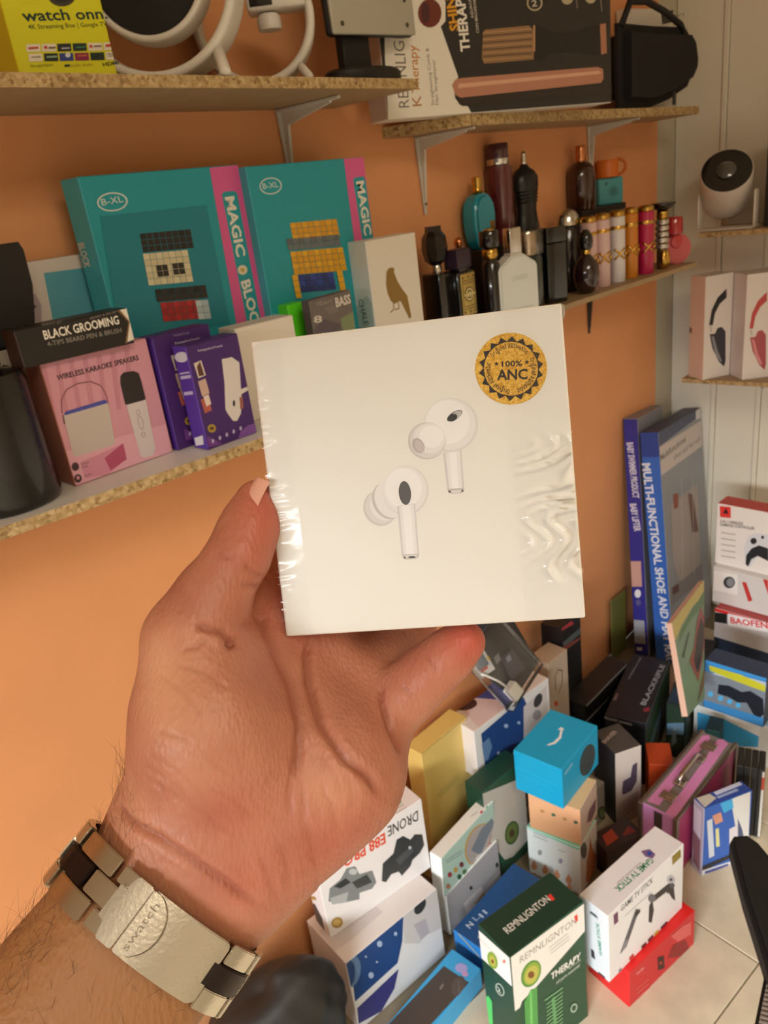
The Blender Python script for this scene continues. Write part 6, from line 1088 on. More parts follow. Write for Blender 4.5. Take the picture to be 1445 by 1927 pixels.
# black padded seat edge with a ribbed trim at the right border
st = empty('padded_seat', (0.8298, 0.2160, 0.3300))
tag(st, 'black padded seat cushion with a ribbed grey trim at the right border', 'seat')
SE = [(0.075, 0.0522), (0.0921, 0.0519), (0.1045, 0.0371), (0.0989, 0.0205), (0.073, -0.0124), (-0.0017, -0.1332), (-0.1207, -0.1475), (-0.165, -0.0874), (-0.0853, -0.0437), (-0.0047, 0.0068)]
bm = bmesh.new()
bm_prism(bm, SE, -0.02, 0.02, axis='z', bev=0.008)
from_bm('cushion', bm, [M('#0D0C0B', 0.8, bump=0.3, bscale=300)], st, True, sharp=50)
T0, T1, TW = Vector((-0.0867, -0.0466, 0.0000)), Vector((-0.1676, -0.0582, 0.0000)), Vector((0.0075, -0.0224, 0.0000))
bm = bmesh.new()
bm_prism(bm, [tuple(T0[:2]), tuple(T1[:2]), tuple((T1 + TW)[:2]), tuple((T0 + TW)[:2])], -0.026, -0.004, axis='z')
from_bm('trim_strip', bm, ['#15130F'], st)
for k in range(13):
    a = T0.lerp(T1, (k + 0.25) / 13) + TW * 0.18
    c_ = T0.lerp(T1, (k + 0.70) / 13) + TW * 0.18
    bm = bmesh.new()
    bm_prism(bm, [tuple(a[:2]), tuple(c_[:2]), tuple((c_ + TW * 0.72)[:2]), tuple((a + TW * 0.72)[:2])], -0.006, 0.002, axis='z')
    from_bm('rib', bm, ['#8E8478'], st)
bm = bmesh.new()
bm_box(bm, 0.06, 0.09, -0.14, -0.11, -0.330, -0.02)
from_bm('leg', bm, ['#15130F'], st)

# ------------------------------------------------------------ the white earphone carton held in the hand
EBOX = Matrix((( 0.571, 0.7907, 0.2207), (-0.8208, 0.5456, 0.169), (0.0132, -0.2777, 0.9606)))
EW, EH, ED = 0.104, 0.1036, 0.040
bm = bmesh.new()
bm_box(bm, -EW / 2, EW / 2, 0, ED, -EH / 2, EH / 2, 0.0007, 2)
ebox = from_bm('earphone_carton', bm, [M('#EBE6DC', 0.35)], None)
ebox.matrix_world = Matrix.Translation((0.1846, 0.1611, 1.1903)) @ EBOX.to_4x4()
tag(ebox, 'white square earphone carton with a gold round seal, held up in the hand', 'box')
E_O, E_U, E_V, E_N = Vector((-EW / 2, 0, EH / 2)), Vector((1, 0, 0)), Vector((0, 0, -1)), Vector((0, -1, 0))
# face coordinates: fractions of the face from its top left corner, taken from a 1445 px wide crop of the face


def foil():
    m = bpy.data.materials.new('gold_foil')
    m.use_nodes = True
    nt = m.node_tree
    b = nt.nodes['Principled BSDF']
    b.inputs['Metallic'].default_value = 0.15
    b.inputs['Roughness'].default_value = 0.38
    tc = nt.nodes.new('ShaderNodeTexCoord')
    v = nt.nodes.new('ShaderNodeTexVoronoi')
    v.inputs['Scale'].default_value = 1500
    nt.links.new(tc.outputs['Object'], v.inputs['Vector'])
    r = nt.nodes.new('ShaderNodeValToRGB')
    r.color_ramp.elements[0].color = (*lin('#CF9620'), 1)
    r.color_ramp.elements[1].color = (*lin('#F2C75A'), 1)
    sp = nt.nodes.new('ShaderNodeSeparateColor')
    nt.links.new(v.outputs['Color'], sp.inputs[0])
    nt.links.new(sp.outputs[0], r.inputs['Fac'])
    nt.links.new(r.outputs['Color'], b.inputs['Base Color'])
    bp = nt.nodes.new('ShaderNodeBump')
    bp.inputs['Strength'].default_value = 0.5
    bp.inputs['Distance'].default_value = 0.0003
    nt.links.new(sp.outputs[1], bp.inputs['Height'])
    nt.links.new(bp.outputs['Normal'], b.inputs['Normal'])
    return m


SEAL = foil()


HBL = [0.00003]


class HB:
    @staticmethod
    def p(face, name, items, label=None):
        b = HBL[0]
        HBL[0] = b + 0.000004 * len(items)
        return printed(ebox, Vector((-EW / 2, 0, -EH / 2)), Vector((1, 0, 0)), Vector((0, 0, 1)), Vector((0, -1, 0)), name, items, label, 0.000004, b, 1e-5)


HB.p('f', 'lower_earbud_picture', [('q',[4383,4481,4410,4378,4420,4272,4413,4166,4388,4064,4347,3968,4290,3882,4220,3809,4139,3750,4048,3707,3951,3681,3851,3675,3750,3686,3652,3717,3560,3764,3477,3828,3405,3906,3346,3995,3303,4093,3276,4197,3266,4304,3274,4410,3300,4513,3342,4608,3399,4694,3470,4767,3552,4825,3643,4867,3739,4892,3839,4898,3939,4886,4036,4855,4128,4807,4210,4744,4282,4667,4340,4578],'#D3CCC6'), ('q',[4380,4497,4406,4401,4415,4302,4408,4203,4386,4108,4348,4020,4296,3940,4231,3871,4155,3816,4071,3777,3981,3753,3889,3747,3795,3758,3705,3787,3619,3831,3542,3891,3475,3963,3420,4046,3380,4138,3355,4235,3346,4335,3353,4434,3376,4529,3415,4618,3468,4697,3533,4765,3609,4819,3693,4858,3783,4881,3875,4886,3968,4875,4058,4846,4143,4802,4219,4742,4286,4670,4340,4588],'#DED8D3'), ('q',[4398,4514,4421,4427,4430,4339,4426,4251,4407,4166,4376,4088,4332,4017,4277,3957,4212,3909,4141,3874,4064,3855,3984,3851,3903,3862,3825,3889,3751,3930,3684,3984,3625,4049,3577,4124,3541,4207,3518,4294,3509,4383,3514,4471,3533,4556,3565,4634,3609,4705,3665,4765,3729,4812,3801,4846,3878,4865,3958,4869,4038,4857,4115,4830,4189,4789,4256,4735,4314,4670,4362,4595],'#E9E4E0'), ('q',[4627,4688,4656,4580,4670,4470,4668,4361,4650,4256,4616,4159,4568,4073,4506,4000,4434,3943,4352,3903,4263,3881,4171,3879,4078,3896,3986,3931,3899,3985,3819,4055,3749,4138,3691,4233,3646,4337,3616,4446,3603,4557,3605,4667,3624,4771,3659,4868,3708,4954,3770,5026,3843,5083,3925,5122,4013,5143,4105,5145,4198,5127,4289,5091,4376,5038,4455,4968,4524,4885,4582,4791],'#C9C2BE'), ('q',[4714,4730,4744,4622,4758,4512,4756,4403,4738,4298,4704,4202,4656,4116,4594,4043,4522,3985,4440,3945,4352,3924,4260,3921,4166,3938,4075,3974,3988,4028,3908,4097,3838,4181,3780,4276,3735,4380,3705,4489,3692,4599,3694,4709,3713,4813,3747,4910,3796,4996,3858,5068,3931,5125,4013,5164,4101,5185,4193,5186,4286,5169,4377,5133,4463,5080,4543,5010,4612,4927,4670,4833],'#E9E4E0'), ('q',[5569,4742,5543,4598,5494,4460,5423,4333,5334,4219,5227,4124,5107,4050,4977,3998,4841,3971,4703,3970,4567,3995,4438,4045,4320,4118,4216,4212,4129,4325,4062,4453,4018,4592,3997,4737,4000,4885,4028,5030,4078,5168,4150,5295,4241,5408,4349,5502,4470,5575,4600,5624,4735,5649,4872,5649,5006,5624,5134,5574,5251,5501,5353,5407,5439,5295,5505,5169,5550,5032,5571,4888],'#DED8D3'), ('q',[5497,4774,5473,4636,5426,4505,5359,4384,5274,4276,5173,4186,5059,4115,4936,4066,4807,4041,4676,4040,4548,4063,4426,4110,4313,4180,4215,4270,4133,4377,4070,4498,4028,4630,4008,4768,4011,4909,4037,5047,4085,5178,4153,5299,4240,5406,4342,5495,4456,5565,4579,5612,4708,5636,4838,5636,4965,5612,5086,5564,5196,5495,5294,5406,5375,5300,5437,5180,5479,5049,5500,4913],'#E9E4E0'), ('q',[5347,4845,5326,4729,5287,4618,5230,4516,5158,4425,5073,4349,4977,4289,4872,4248,4764,4226,4653,4225,4545,4245,4442,4285,4347,4344,4264,4420,4195,4511,4142,4613,4106,4724,4089,4841,4092,4960,4114,5076,4154,5187,4212,5289,4285,5380,4371,5455,4468,5514,4572,5554,4680,5575,4790,5574,4897,5554,5000,5514,5093,5455,5175,5380,5244,5290,5297,5188,5332,5078,5349,4963],'#F1EDE9'), ('q',[4435,4303,5066,4348,5033,2590,4990,2492,4885,2449,4550,2458,4463,2516,4430,2603],'#D6D0CC'), ('q',[4518,4296,5015,4335,4968,2612,4497,2598],'#E9E4E0'), ('q',[4619,4304,4906,4328,4852,2621,4599,2607],'#F1EDE9'), ('q',[4450,2636,5037,2623,5008,2507,4901,2440,4549,2450,4471,2507],'#C9C2BC'), ('q',[4497,2598,4967,2595,4925,2514,4538,2510],'#DAD4CF'), ('q',[4900,2512,4898,2507,4892,2502,4882,2498,4869,2494,4854,2491,4835,2489,4816,2488,4794,2487,4773,2488,4751,2489,4730,2491,4710,2494,4692,2498,4677,2502,4665,2507,4656,2512,4651,2517,4649,2523,4651,2528,4657,2532,4667,2537,4680,2540,4695,2543,4713,2545,4733,2547,4755,2547,4776,2547,4798,2545,4819,2543,4839,2540,4856,2536,4872,2532,4884,2527,4893,2522,4898,2517],'#2A2622'), ('q',[4564,2517,4563,2511,4561,2505,4557,2500,4552,2496,4547,2492,4540,2489,4534,2487,4526,2486,4519,2486,4512,2487,4505,2489,4499,2492,4493,2496,4488,2501,4485,2506,4482,2511,4481,2517,4481,2523,4482,2529,4484,2534,4488,2540,4493,2544,4498,2548,4504,2551,4511,2553,4519,2554,4526,2554,4533,2552,4540,2550,4546,2547,4552,2544,4557,2539,4560,2534,4563,2528,4564,2523],'#6A625C'), ('q',[4962,4736,4959,4666,4950,4597,4935,4533,4915,4475,4889,4424,4860,4383,4827,4353,4792,4334,4756,4327,4720,4333,4685,4350,4652,4380,4622,4420,4597,4470,4576,4527,4560,4591,4550,4660,4547,4730,4550,4801,4559,4869,4574,4933,4595,4991,4620,5041,4650,5082,4682,5112,4717,5131,4753,5138,4789,5132,4824,5114,4857,5085,4887,5045,4912,4995,4933,4938,4949,4874,4958,4806],'#4A4542'), ('q',[4945,4727,4942,4661,4934,4596,4921,4536,4903,4481,4881,4434,4855,4396,4826,4367,4795,4349,4764,4343,4732,4348,4701,4365,4672,4393,4646,4430,4623,4477,4605,4531,4591,4591,4582,4655,4579,4721,4582,4788,4590,4852,4603,4912,4621,4966,4644,5014,4670,5052,4698,5080,4729,5098,4761,5104,4792,5098,4823,5082,4852,5054,4878,5017,4901,4970,4919,4916,4933,4856,4941,4793],'#5A5552')])
HB.p('f', 'upper_earbud_picture', [('q',[6170,5958,6795,6124,6759,4675,6728,4596,6626,4556,6300,4569,6223,4617,6200,4726],'#D6D0CC'), ('q',[6251,5950,6737,6114,6696,4697,6278,4686],'#E9E4E0'), ('q',[6364,5939,6619,6061,6575,4708,6377,4694],'#F1EDE9'), ('q',[6202,4742,6764,4724,6728,4604,6626,4556,6300,4569,6223,4617],'#C4BDB7'), ('q',[6326,4665,6652,4660,6612,4582,6351,4589],'#E3DED9'), ('q',[6307,4642,6306,4637,6304,4631,6300,4626,6296,4622,6290,4619,6284,4616,6278,4614,6271,4613,6263,4613,6256,4614,6250,4616,6244,4619,6238,4623,6233,4628,6230,4633,6227,4638,6226,4644,6226,4650,6227,4655,6229,4661,6233,4665,6237,4670,6243,4673,6249,4676,6256,4678,6263,4679,6270,4679,6277,4677,6283,4675,6289,4672,6295,4669,6300,4664,6303,4659,6306,4654,6307,4648],'#55504B'), ('q',[6731,4629,6729,4622,6727,4615,6724,4609,6721,4603,6716,4598,6711,4595,6706,4592,6700,4591,6694,4591,6689,4592,6684,4594,6679,4598,6675,4602,6671,4608,6668,4614,6667,4620,6666,4627,6666,4634,6667,4641,6669,4648,6672,4654,6676,4660,6680,4665,6685,4668,6691,4671,6696,4672,6702,4672,6708,4671,6713,4669,6718,4665,6722,4661,6725,4655,6728,4649,6730,4643,6731,4636],'#55504B'), ('q',[7409,6765,7382,6611,7328,6465,7249,6330,7149,6211,7028,6111,6892,6034,6744,5981,6588,5956,6430,5957,6275,5986,6126,6042,5989,6123,5869,6226,5767,6349,5689,6487,5636,6636,5610,6792,5612,6950,5641,7105,5696,7251,5777,7386,5880,7504,6002,7602,6139,7678,6287,7728,6442,7752,6598,7749,6752,7719,6899,7662,7034,7582,7153,7480,7252,7358,7330,7222,7383,7075,7409,6921],'#DED8D3'), ('q',[7332,6797,7306,6652,7255,6513,7180,6385,7085,6273,6971,6178,6842,6105,6702,6056,6554,6031,6405,6033,6258,6061,6117,6113,5988,6190,5873,6287,5778,6403,5704,6534,5653,6675,5629,6823,5630,6972,5658,7119,5710,7258,5787,7385,5884,7497,5999,7590,6129,7661,6269,7709,6416,7732,6564,7728,6710,7700,6849,7647,6976,7570,7089,7474,7183,7359,7257,7230,7307,7090,7332,6945],'#E9E4E0'), ('q',[7148,6896,7126,6773,7082,6655,7019,6547,6938,6451,6841,6371,6731,6310,6612,6268,6487,6247,6360,6249,6235,6272,6116,6317,6006,6382,5909,6465,5828,6563,5765,6674,5723,6794,5702,6919,5703,7046,5726,7170,5771,7288,5835,7396,5918,7491,6016,7570,6126,7631,6245,7671,6370,7690,6496,7688,6620,7663,6738,7618,6846,7554,6942,7471,7022,7374,7084,7264,7127,7146,7148,7022],'#F1EDE9'), ('q',[6305,6352,6285,6247,6247,6146,6192,6054,6120,5973,6035,5904,5939,5852,5835,5816,5725,5799,5614,5800,5505,5820,5400,5858,5304,5913,5219,5984,5148,6068,5093,6162,5056,6264,5038,6371,5039,6478,5059,6584,5098,6685,5155,6777,5227,6858,5313,6925,5409,6977,5514,7012,5623,7029,5734,7026,5842,7006,5946,6967,6041,6912,6125,6842,6195,6759,6250,6666,6287,6565,6305,6459],'#CEC7C2'), ('q',[6306,6368,6288,6268,6252,6173,6199,6086,6131,6009,6051,5944,5959,5894,5860,5861,5757,5844,5651,5845,5547,5864,5449,5901,5357,5953,5277,6020,5210,6099,5157,6188,5122,6285,5105,6386,5106,6488,5125,6588,5162,6683,5216,6771,5284,6848,5365,6911,5457,6960,5556,6993,5660,7009,5764,7007,5867,6988,5966,6951,6056,6899,6135,6832,6202,6754,6254,6665,6289,6569,6307,6469],'#DED8D3'), ('q',[6296,6434,6280,6348,6248,6266,6201,6191,6141,6125,6070,6070,5988,6027,5900,5999,5808,5985,5714,5986,5622,6003,5534,6035,5452,6080,5380,6138,5320,6206,5274,6283,5242,6367,5226,6453,5226,6541,5243,6627,5276,6709,5323,6784,5384,6850,5456,6905,5538,6947,5626,6975,5718,6988,5811,6986,5903,6969,5991,6937,6071,6892,6143,6834,6202,6766,6249,6690,6280,6607,6296,6521],'#E9E4E0'), ('q',[6238,6505,6226,6441,6202,6381,6166,6325,6121,6276,6067,6235,6005,6204,5939,6183,5869,6173,5798,6174,5728,6187,5661,6210,5600,6244,5545,6287,5500,6338,5464,6395,5440,6457,5428,6521,5428,6586,5441,6650,5465,6711,5501,6766,5547,6815,5601,6855,5663,6886,5729,6907,5799,6917,5870,6915,5939,6902,6006,6879,6067,6845,6121,6802,6166,6752,6202,6695,6226,6633,6238,6569],'#F1EDE9'), ('q',[5547,6353,5563,6308,5572,6263,5576,6219,5573,6176,5564,6137,5550,6102,5530,6073,5505,6049,5476,6033,5445,6025,5411,6024,5375,6031,5340,6045,5306,6067,5274,6096,5245,6130,5220,6168,5199,6211,5184,6255,5174,6300,5171,6344,5174,6387,5183,6426,5197,6461,5217,6491,5242,6514,5271,6530,5302,6538,5336,6539,5371,6532,5406,6517,5441,6495,5473,6467,5502,6433,5527,6395],'#B9ABA8'), ('q',[5532,6319,5545,6281,5554,6243,5558,6206,5557,6170,5551,6137,5540,6108,5525,6084,5506,6065,5484,6052,5459,6046,5432,6046,5404,6053,5376,6066,5348,6085,5322,6109,5298,6139,5277,6172,5260,6207,5247,6245,5238,6283,5235,6320,5236,6356,5242,6389,5253,6418,5268,6442,5287,6461,5309,6474,5334,6480,5361,6480,5389,6473,5417,6460,5444,6441,5471,6416,5494,6387,5515,6354],'#CBBFBC'), ('q',[6729,7032,6683,7011,6637,6995,6592,6984,6549,6977,6510,6976,6476,6979,6448,6988,6426,7002,6412,7020,6406,7042,6408,7067,6418,7095,6436,7124,6461,7154,6492,7184,6529,7212,6570,7238,6614,7262,6659,7282,6705,7298,6750,7310,6793,7316,6832,7318,6866,7314,6894,7305,6915,7291,6929,7273,6935,7251,6933,7226,6924,7199,6906,7170,6881,7140,6850,7110,6814,7082,6773,7055],'#3F3B38'), ('q',[6789,7071,6758,7058,6727,7049,6696,7043,6666,7041,6639,7043,6614,7049,6594,7058,6577,7071,6566,7088,6560,7107,6559,7127,6564,7150,6574,7172,6589,7195,6608,7217,6632,7238,6659,7257,6688,7273,6718,7286,6750,7296,6781,7301,6810,7303,6837,7301,6862,7295,6882,7286,6899,7272,6910,7256,6916,7237,6917,7217,6912,7195,6902,7172,6887,7149,6868,7127,6845,7106,6818,7087],'#BDB8B2'), ('q',[6652,6989,6626,6978,6600,6971,6573,6967,6548,6967,6524,6971,6502,6978,6483,6989,6468,7003,6457,7019,6451,7038,6449,7058,6451,7079,6459,7101,6470,7122,6486,7142,6505,7161,6527,7177,6551,7191,6577,7201,6603,7209,6629,7212,6655,7212,6679,7208,6700,7201,6719,7190,6734,7177,6745,7160,6752,7142,6754,7121,6751,7100,6744,7079,6732,7058,6717,7038,6698,7019,6676,7003],'#35312E')])
HB.p('f', 'gold_seal', [('q',[9780,8346,9763,8218,9731,8094,9686,7974,9628,7860,9557,7754,9474,7657,9381,7569,9278,7493,9167,7430,9049,7379,8926,7342,8799,7319,8669,7311,8539,7317,8410,7338,8283,7374,8161,7424,8045,7487,7936,7562,7836,7649,7747,7747,7668,7854,7602,7969,7549,8090,7509,8216,7484,8345,7474,8476,7478,8606,7497,8735,7531,8861,7578,8981,7638,9095,7712,9200,7796,9297,7891,9382,7995,9457,8107,9518,8226,9567,8349,9602,8476,9623,8604,9629,8733,9621,8860,9598,8985,9562,9105,9512,9219,9449,9325,9374,9423,9288,9511,9192,9589,9086,9654,8974,9707,8855,9746,8731,9772,8604,9783,8475],SEAL), ('q',[8755,9509,8888,9319,9101,9394,9163,9173,9390,9170,9374,8943,9589,8863,9496,8657,9673,8509,9516,8349,9634,8150,9430,8055,9475,7828,9248,7811,9213,7584,8991,7645,8881,7445,8690,7580,8517,7431,8382,7623,8166,7544,8104,7769,7872,7770,7890,8001,7670,8082,7766,8291,7586,8442,7749,8603,7630,8804,7838,8898,7795,9125,8024,9141,8060,9367,8283,9303,8394,9499,8583,9365],'#2B2118'), ('q',[9495,8378,9479,8267,9448,8159,9404,8056,9346,7960,9276,7873,9195,7796,9104,7730,9005,7678,8900,7638,8790,7613,8677,7603,8563,7608,8451,7628,8341,7662,8237,7710,8139,7772,8050,7846,7971,7930,7903,8024,7848,8126,7806,8234,7779,8345,7767,8459,7769,8574,7787,8686,7819,8794,7865,8897,7924,8993,7995,9079,8077,9156,8169,9220,8268,9271,8374,9309,8484,9333,8596,9341,8709,9336,8820,9315,8929,9280,9032,9232,9128,9170,9216,9097,9294,9014,9361,8921,9415,8820,9457,8714,9484,8604,9497,8491],SEAL)], label='round gold foil seal with black toothed ring')
HB.p('f', 'seal_print', [('t','ANC',8153,8167,9137,8089,322,'#2B2118',0.03), ('t','100%',8346,8571,9001,8520,180,'#2B2118',0.025), ('q',[8190,8770,8205,8710,8266,8701,8215,8670,8227,8609,8179,8649,8126,8621,8148,8677,8103,8720,8164,8715],'#2B2118'), ('q',[9165,8713,9180,8654,9241,8645,9190,8613,9202,8553,9155,8593,9102,8564,9124,8621,9079,8663,9140,8658],'#2B2118'), ('t','O',8106,8904,8160,8964,159,'#3B2C1A',0.01), ('t','r',8171,8974,8205,9004,111,'#3B2C1A',0.01), ('t','i',8218,9013,8237,9028,111,'#3B2C1A',0.01), ('t','g',8250,9037,8306,9070,158,'#3B2C1A',0.01), ('t','i',8320,9077,8342,9088,111,'#3B2C1A',0.01), ('t','n',8356,9094,8417,9117,110,'#3B2C1A',0.01), ('t','a',8433,9121,8496,9136,110,'#3B2C1A',0.01), ('t','l',8512,9139,8536,9142,156,'#3B2C1A',0.01), ('t','A',8596,9147,8677,9144,155,'#3B2C1A',0.01), ('t','u',8693,9142,8758,9132,155,'#3B2C1A',0.01), ('t','t',8773,9128,8813,9117,154,'#3B2C1A',0.01), ('t','h',8828,9112,8889,9089,154,'#3B2C1A',0.01), ('t','e',8904,9082,8963,9051,107,'#3B2C1A',0.01), ('t','n',8976,9043,9031,9005,107,'#3B2C1A',0.01), ('t','t',9043,8995,9075,8968,153,'#3B2C1A',0.01), ('t','i',9087,8957,9105,8940,107,'#3B2C1A',0.01), ('t','c',9116,8928,9159,8878,107,'#3B2C1A',0.01), ('t','O',9250,8722,9277,8646,153,'#3B2C1A',0.01), ('t','r',9282,8631,9292,8587,107,'#3B2C1A',0.01), ('t','i',9295,8572,9298,8547,108,'#3B2C1A',0.01), ('t','g',9300,8532,9305,8468,154,'#3B2C1A',0.01), ('t','i',9305,8452,9304,8428,108,'#3B2C1A',0.01), ('t','n',9304,8412,9296,8348,109,'#3B2C1A',0.01), ('t','a',9294,8333,9279,8271,109,'#3B2C1A',0.01), ('t','l',9275,8256,9267,8233,156,'#3B2C1A',0.01), ('t','A',9245,8179,9208,8109,157,'#3B2C1A',0.01), ('t','u',9200,8096,9163,8044,158,'#3B2C1A',0.01), ('t','t',9153,8032,9127,8003,158,'#3B2C1A',0.01), ('t','h',9116,7992,9069,7949,158,'#3B2C1A',0.01), ('t','e',9057,7939,9005,7902,111,'#3B2C1A',0.01), ('t','n',8992,7894,8936,7864,111,'#3B2C1A',0.01), ('t','t',8922,7857,8886,7842,158,'#3B2C1A',0.01), ('t','i',8871,7837,8848,7829,111,'#3B2C1A',0.01), ('t','c',8833,7825,8771,7811,111,'#3B2C1A',0.01), ('t','O',8545,7809,8466,7826,157,'#3B2C1A',0.01), ('t','r',8451,7831,8408,7846,110,'#3B2C1A',0.01), ('t','i',8394,7852,8371,7862,109,'#3B2C1A',0.01), ('t','g',8357,7868,8299,7900,156,'#3B2C1A',0.01), ('t','i',8286,7908,8265,7922,109,'#3B2C1A',0.01), ('t','n',8252,7931,8201,7972,109,'#3B2C1A',0.01), ('t','a',8189,7982,8142,8029,109,'#3B2C1A',0.01), ('t','l',8132,8041,8116,8060,156,'#3B2C1A',0.01), ('t','A',8080,8109,8039,8179,156,'#3B2C1A',0.01), ('t','u',8032,8193,8006,8254,156,'#3B2C1A',0.01), ('t','t',8001,8269,7989,8307,156,'#3B2C1A',0.01), ('t','h',7984,8323,7971,8387,157,'#3B2C1A',0.01), ('t','e',7969,8402,7963,8467,110,'#3B2C1A',0.01), ('t','n',7963,8483,7965,8548,110,'#3B2C1A',0.01), ('t','t',7966,8563,7972,8603,158,'#3B2C1A',0.01), ('t','i',7975,8618,7980,8642,111,'#3B2C1A',0.01), ('t','c',7983,8657,8002,8719,111,'#3B2C1A',0.01)])

# shrink wrap: a thin clear skin over the front, crinkled along the left and right edges and folded over the sides
gn = 120
wv, wf, wm = [], [], []
for i in range(gn + 1):
    for j in range(gn + 1):
        s, t = i / gn, j / gn
        x, z = (s - 0.5) * (EW + 0.0005), (t - 0.5) * (EH + 0.0005)
        ml = max(0.0, 1 - s / 0.085) ** 1.3 * min(1, t / 0.3)
        mr = max(0.0, (s - 0.80) / 0.20) ** 0.8 * max(0.0, min(1, (0.62 - t) / 0.08) if t > 0.3 else min(1, (t - 0.10) / 0.08)) if s > 0.8 else 0.0
        rid = 1 - abs(math.sin(150 * (t + 1.3 * s) + 2.2 * math.sin(21 * t)))
        rid2 = 1 - abs(math.sin(34 * s - 40 * t + 3.0 * math.sin(17 * t + 9 * s) + 1.7 * math.sin(41 * t)))
        y = -0.0008 - 0.0013 * ml * rid ** 3 - 0.0022 * mr * rid2 ** 2
        wv.append((x, y, z))
for i in range(gn):
    for j in range(gn):
        a = i * (gn + 1) + j
        wf.append((a, a + gn + 1, a + gn + 2, a + 1))
        wm.append(0 if i < gn * 0.10 or i > gn * 0.80 else 1)
mk('shrink_wrap', wv, wf, [clear_film('shrink_film', 60, 0.08, 0.09, 0.04), clear_film('shrink_film_flat', 60, 0.04, 0.4, 0.0)], wm, ebox, True).data.set_sharp_from_angle(angle=R_(50))
# the welded corner of the wrap that sticks out at the top right
mk('wrap_corner', [(0.0515, 0.002, 0.0522), (0.0532, 0.004, 0.0516), (0.0536, 0.008, 0.0490), (0.0526, 0.006, 0.0470), (0.0515, 0.001, 0.0480)], [(0, 1, 2, 3, 4)], clear_film('wrap_corner_film', 200, 0.4, 0.2, 0.35), None, ebox)

HAND_PRIMS = [[-0.00813, 0.00361, 0.0, 0.01879, -0.06774, -0.06983, 0.038, 0.02286, 0.006, 1.5], [0.01048, -0.01229, 0.0, 0.01879, -0.0492, -0.08528, 0.038, 0.02286, 0.006, 1.5], [0.00108, -0.00398, 0.0, 0.02024, -0.05847, -0.07755, 0.038, 0.02472, 0.01, 1.45], [0.00132, 0.0064, -0.002, 0.02039, 0.02472, 0.0694, -0.03, 0.01329, 0.016, 1.0], [0.01001, 0.00558, -0.004, 0.02055, 0.03863, 0.06402, -0.032, 0.01379, 0.016, 1.0], [0.01643, 8e-05, -0.004, 0.01908, 0.05392, 0.04926, -0.03, 0.01329, 0.016, 1.0], [0.01661, -0.00863, -0.003, 0.01681, 0.04751, 0.02203, -0.014, 0.02056, 0.016, 1.0], [0.04751, 0.02203, -0.014, 0.02056, 0.05911, 0.0355, -0.023, 0.01258, 0.014, 1.0], [0.03502, 0.00874, -0.01, 0.01876, 0.0498, 0.02431, -0.014, 0.01903, 0.016, 1.0], [0.02161, 0.04075, -0.024, 0.01874, 0.03563, 0.02168, -0.022, 0.01861, 0.016, 1.0], [-0.00145, 0.01807, 0.0, 0.01915, 0.00669, 0.04268, 0.004, 0.02171, 0.016, 1.0], [0.00669, 0.04268, 0.004, 0.02171, 0.00036, 0.07137, 0.0, 0.01554, 0.014, 1.0], [0.00578, 0.04698, 0.0, 0.01988, 0.01932, 0.06605, -0.026, 0.01231, 0.014, 1.0], [0.01368, 0.03126, -0.004, 0.01926, 0.02612, 0.04373, -0.02, 0.01361, 0.018, 1.0], [0.00108, 0.07137, 0.0, 0.01446, 0.00737, 0.08662, -0.001, 0.01161, 0.01, 1.0], [0.00737, 0.08662, -0.001, 0.01161, 0.01514, 0.10006, -0.004, 0.01009, 0.006, 1.0], [0.01551, 0.10006, -0.004, 0.00991, 0.01848, 0.11007, -0.008, 0.00931, 0.006, 1.0], [0.01848, 0.11007, -0.008, 0.00931, 0.02022, 0.11943, -0.011, 0.00697, 0.006, 1.0], [0.0266, 0.07732, -0.031, 0.01253, 0.02706, 0.09628, -0.052, 0.01169, 0.008, 1.0], [0.02706, 0.09628, -0.052, 0.01169, 0.03534, 0.12946, -0.068, 0.01138, 0.005, 1.0], [0.03534, 0.12946, -0.068, 0.01138, 0.049, 0.15222, -0.068, 0.01001, 0.005, 1.0], [0.049, 0.15222, -0.068, 0.01001, 0.06043, 0.16541, -0.065, 0.00857, 0.004, 1.0], [0.04049, 0.06673, -0.034, 0.01225, 0.05347, 0.09592, -0.058, 0.01148, 0.006, 1.0], [0.05347, 0.09592, -0.058, 0.01148, 0.07067, 0.12959, -0.071, 0.01125, 0.005, 1.0], [0.07067, 0.12959, -0.071, 0.01125, 0.08319, 0.15233, -0.069, 0.01004, 0.005, 1.0], [0.08319, 0.15233, -0.069, 0.01004, 0.09155, 0.16654, -0.065, 0.00857, 0.004, 1.0], [0.0553, 0.05004, -0.031, 0.01212, 0.07372, 0.06753, -0.056, 0.01097, 0.006, 1.0], [0.07372, 0.06753, -0.056, 0.01097, 0.09469, 0.09291, -0.07, 0.01053, 0.005, 1.0], [0.09469, 0.09291, -0.07, 0.01053, 0.1083, 0.11353, -0.069, 0.00959, 0.005, 1.0], [0.1083, 0.11353, -0.069, 0.00959, 0.11681, 0.1282, -0.065, 0.00834, 0.004, 1.0], [0.06344, 0.03786, -0.023, 0.01179, 0.07379, 0.04836, -0.021, 0.01034, 0.006, 1.0], [0.07379, 0.04836, -0.021, 0.01034, 0.08168, 0.05639, -0.019, 0.00969, 0.005, 1.0], [0.08168, 0.05639, -0.019, 0.00969, 0.08907, 0.06335, -0.017, 0.00885, 0.005, 1.0], [0.08907, 0.06335, -0.017, 0.00885, 0.09416, 0.06813, -0.016, 0.00786, 0.004, 1.0]]
HAND_PALM = 14
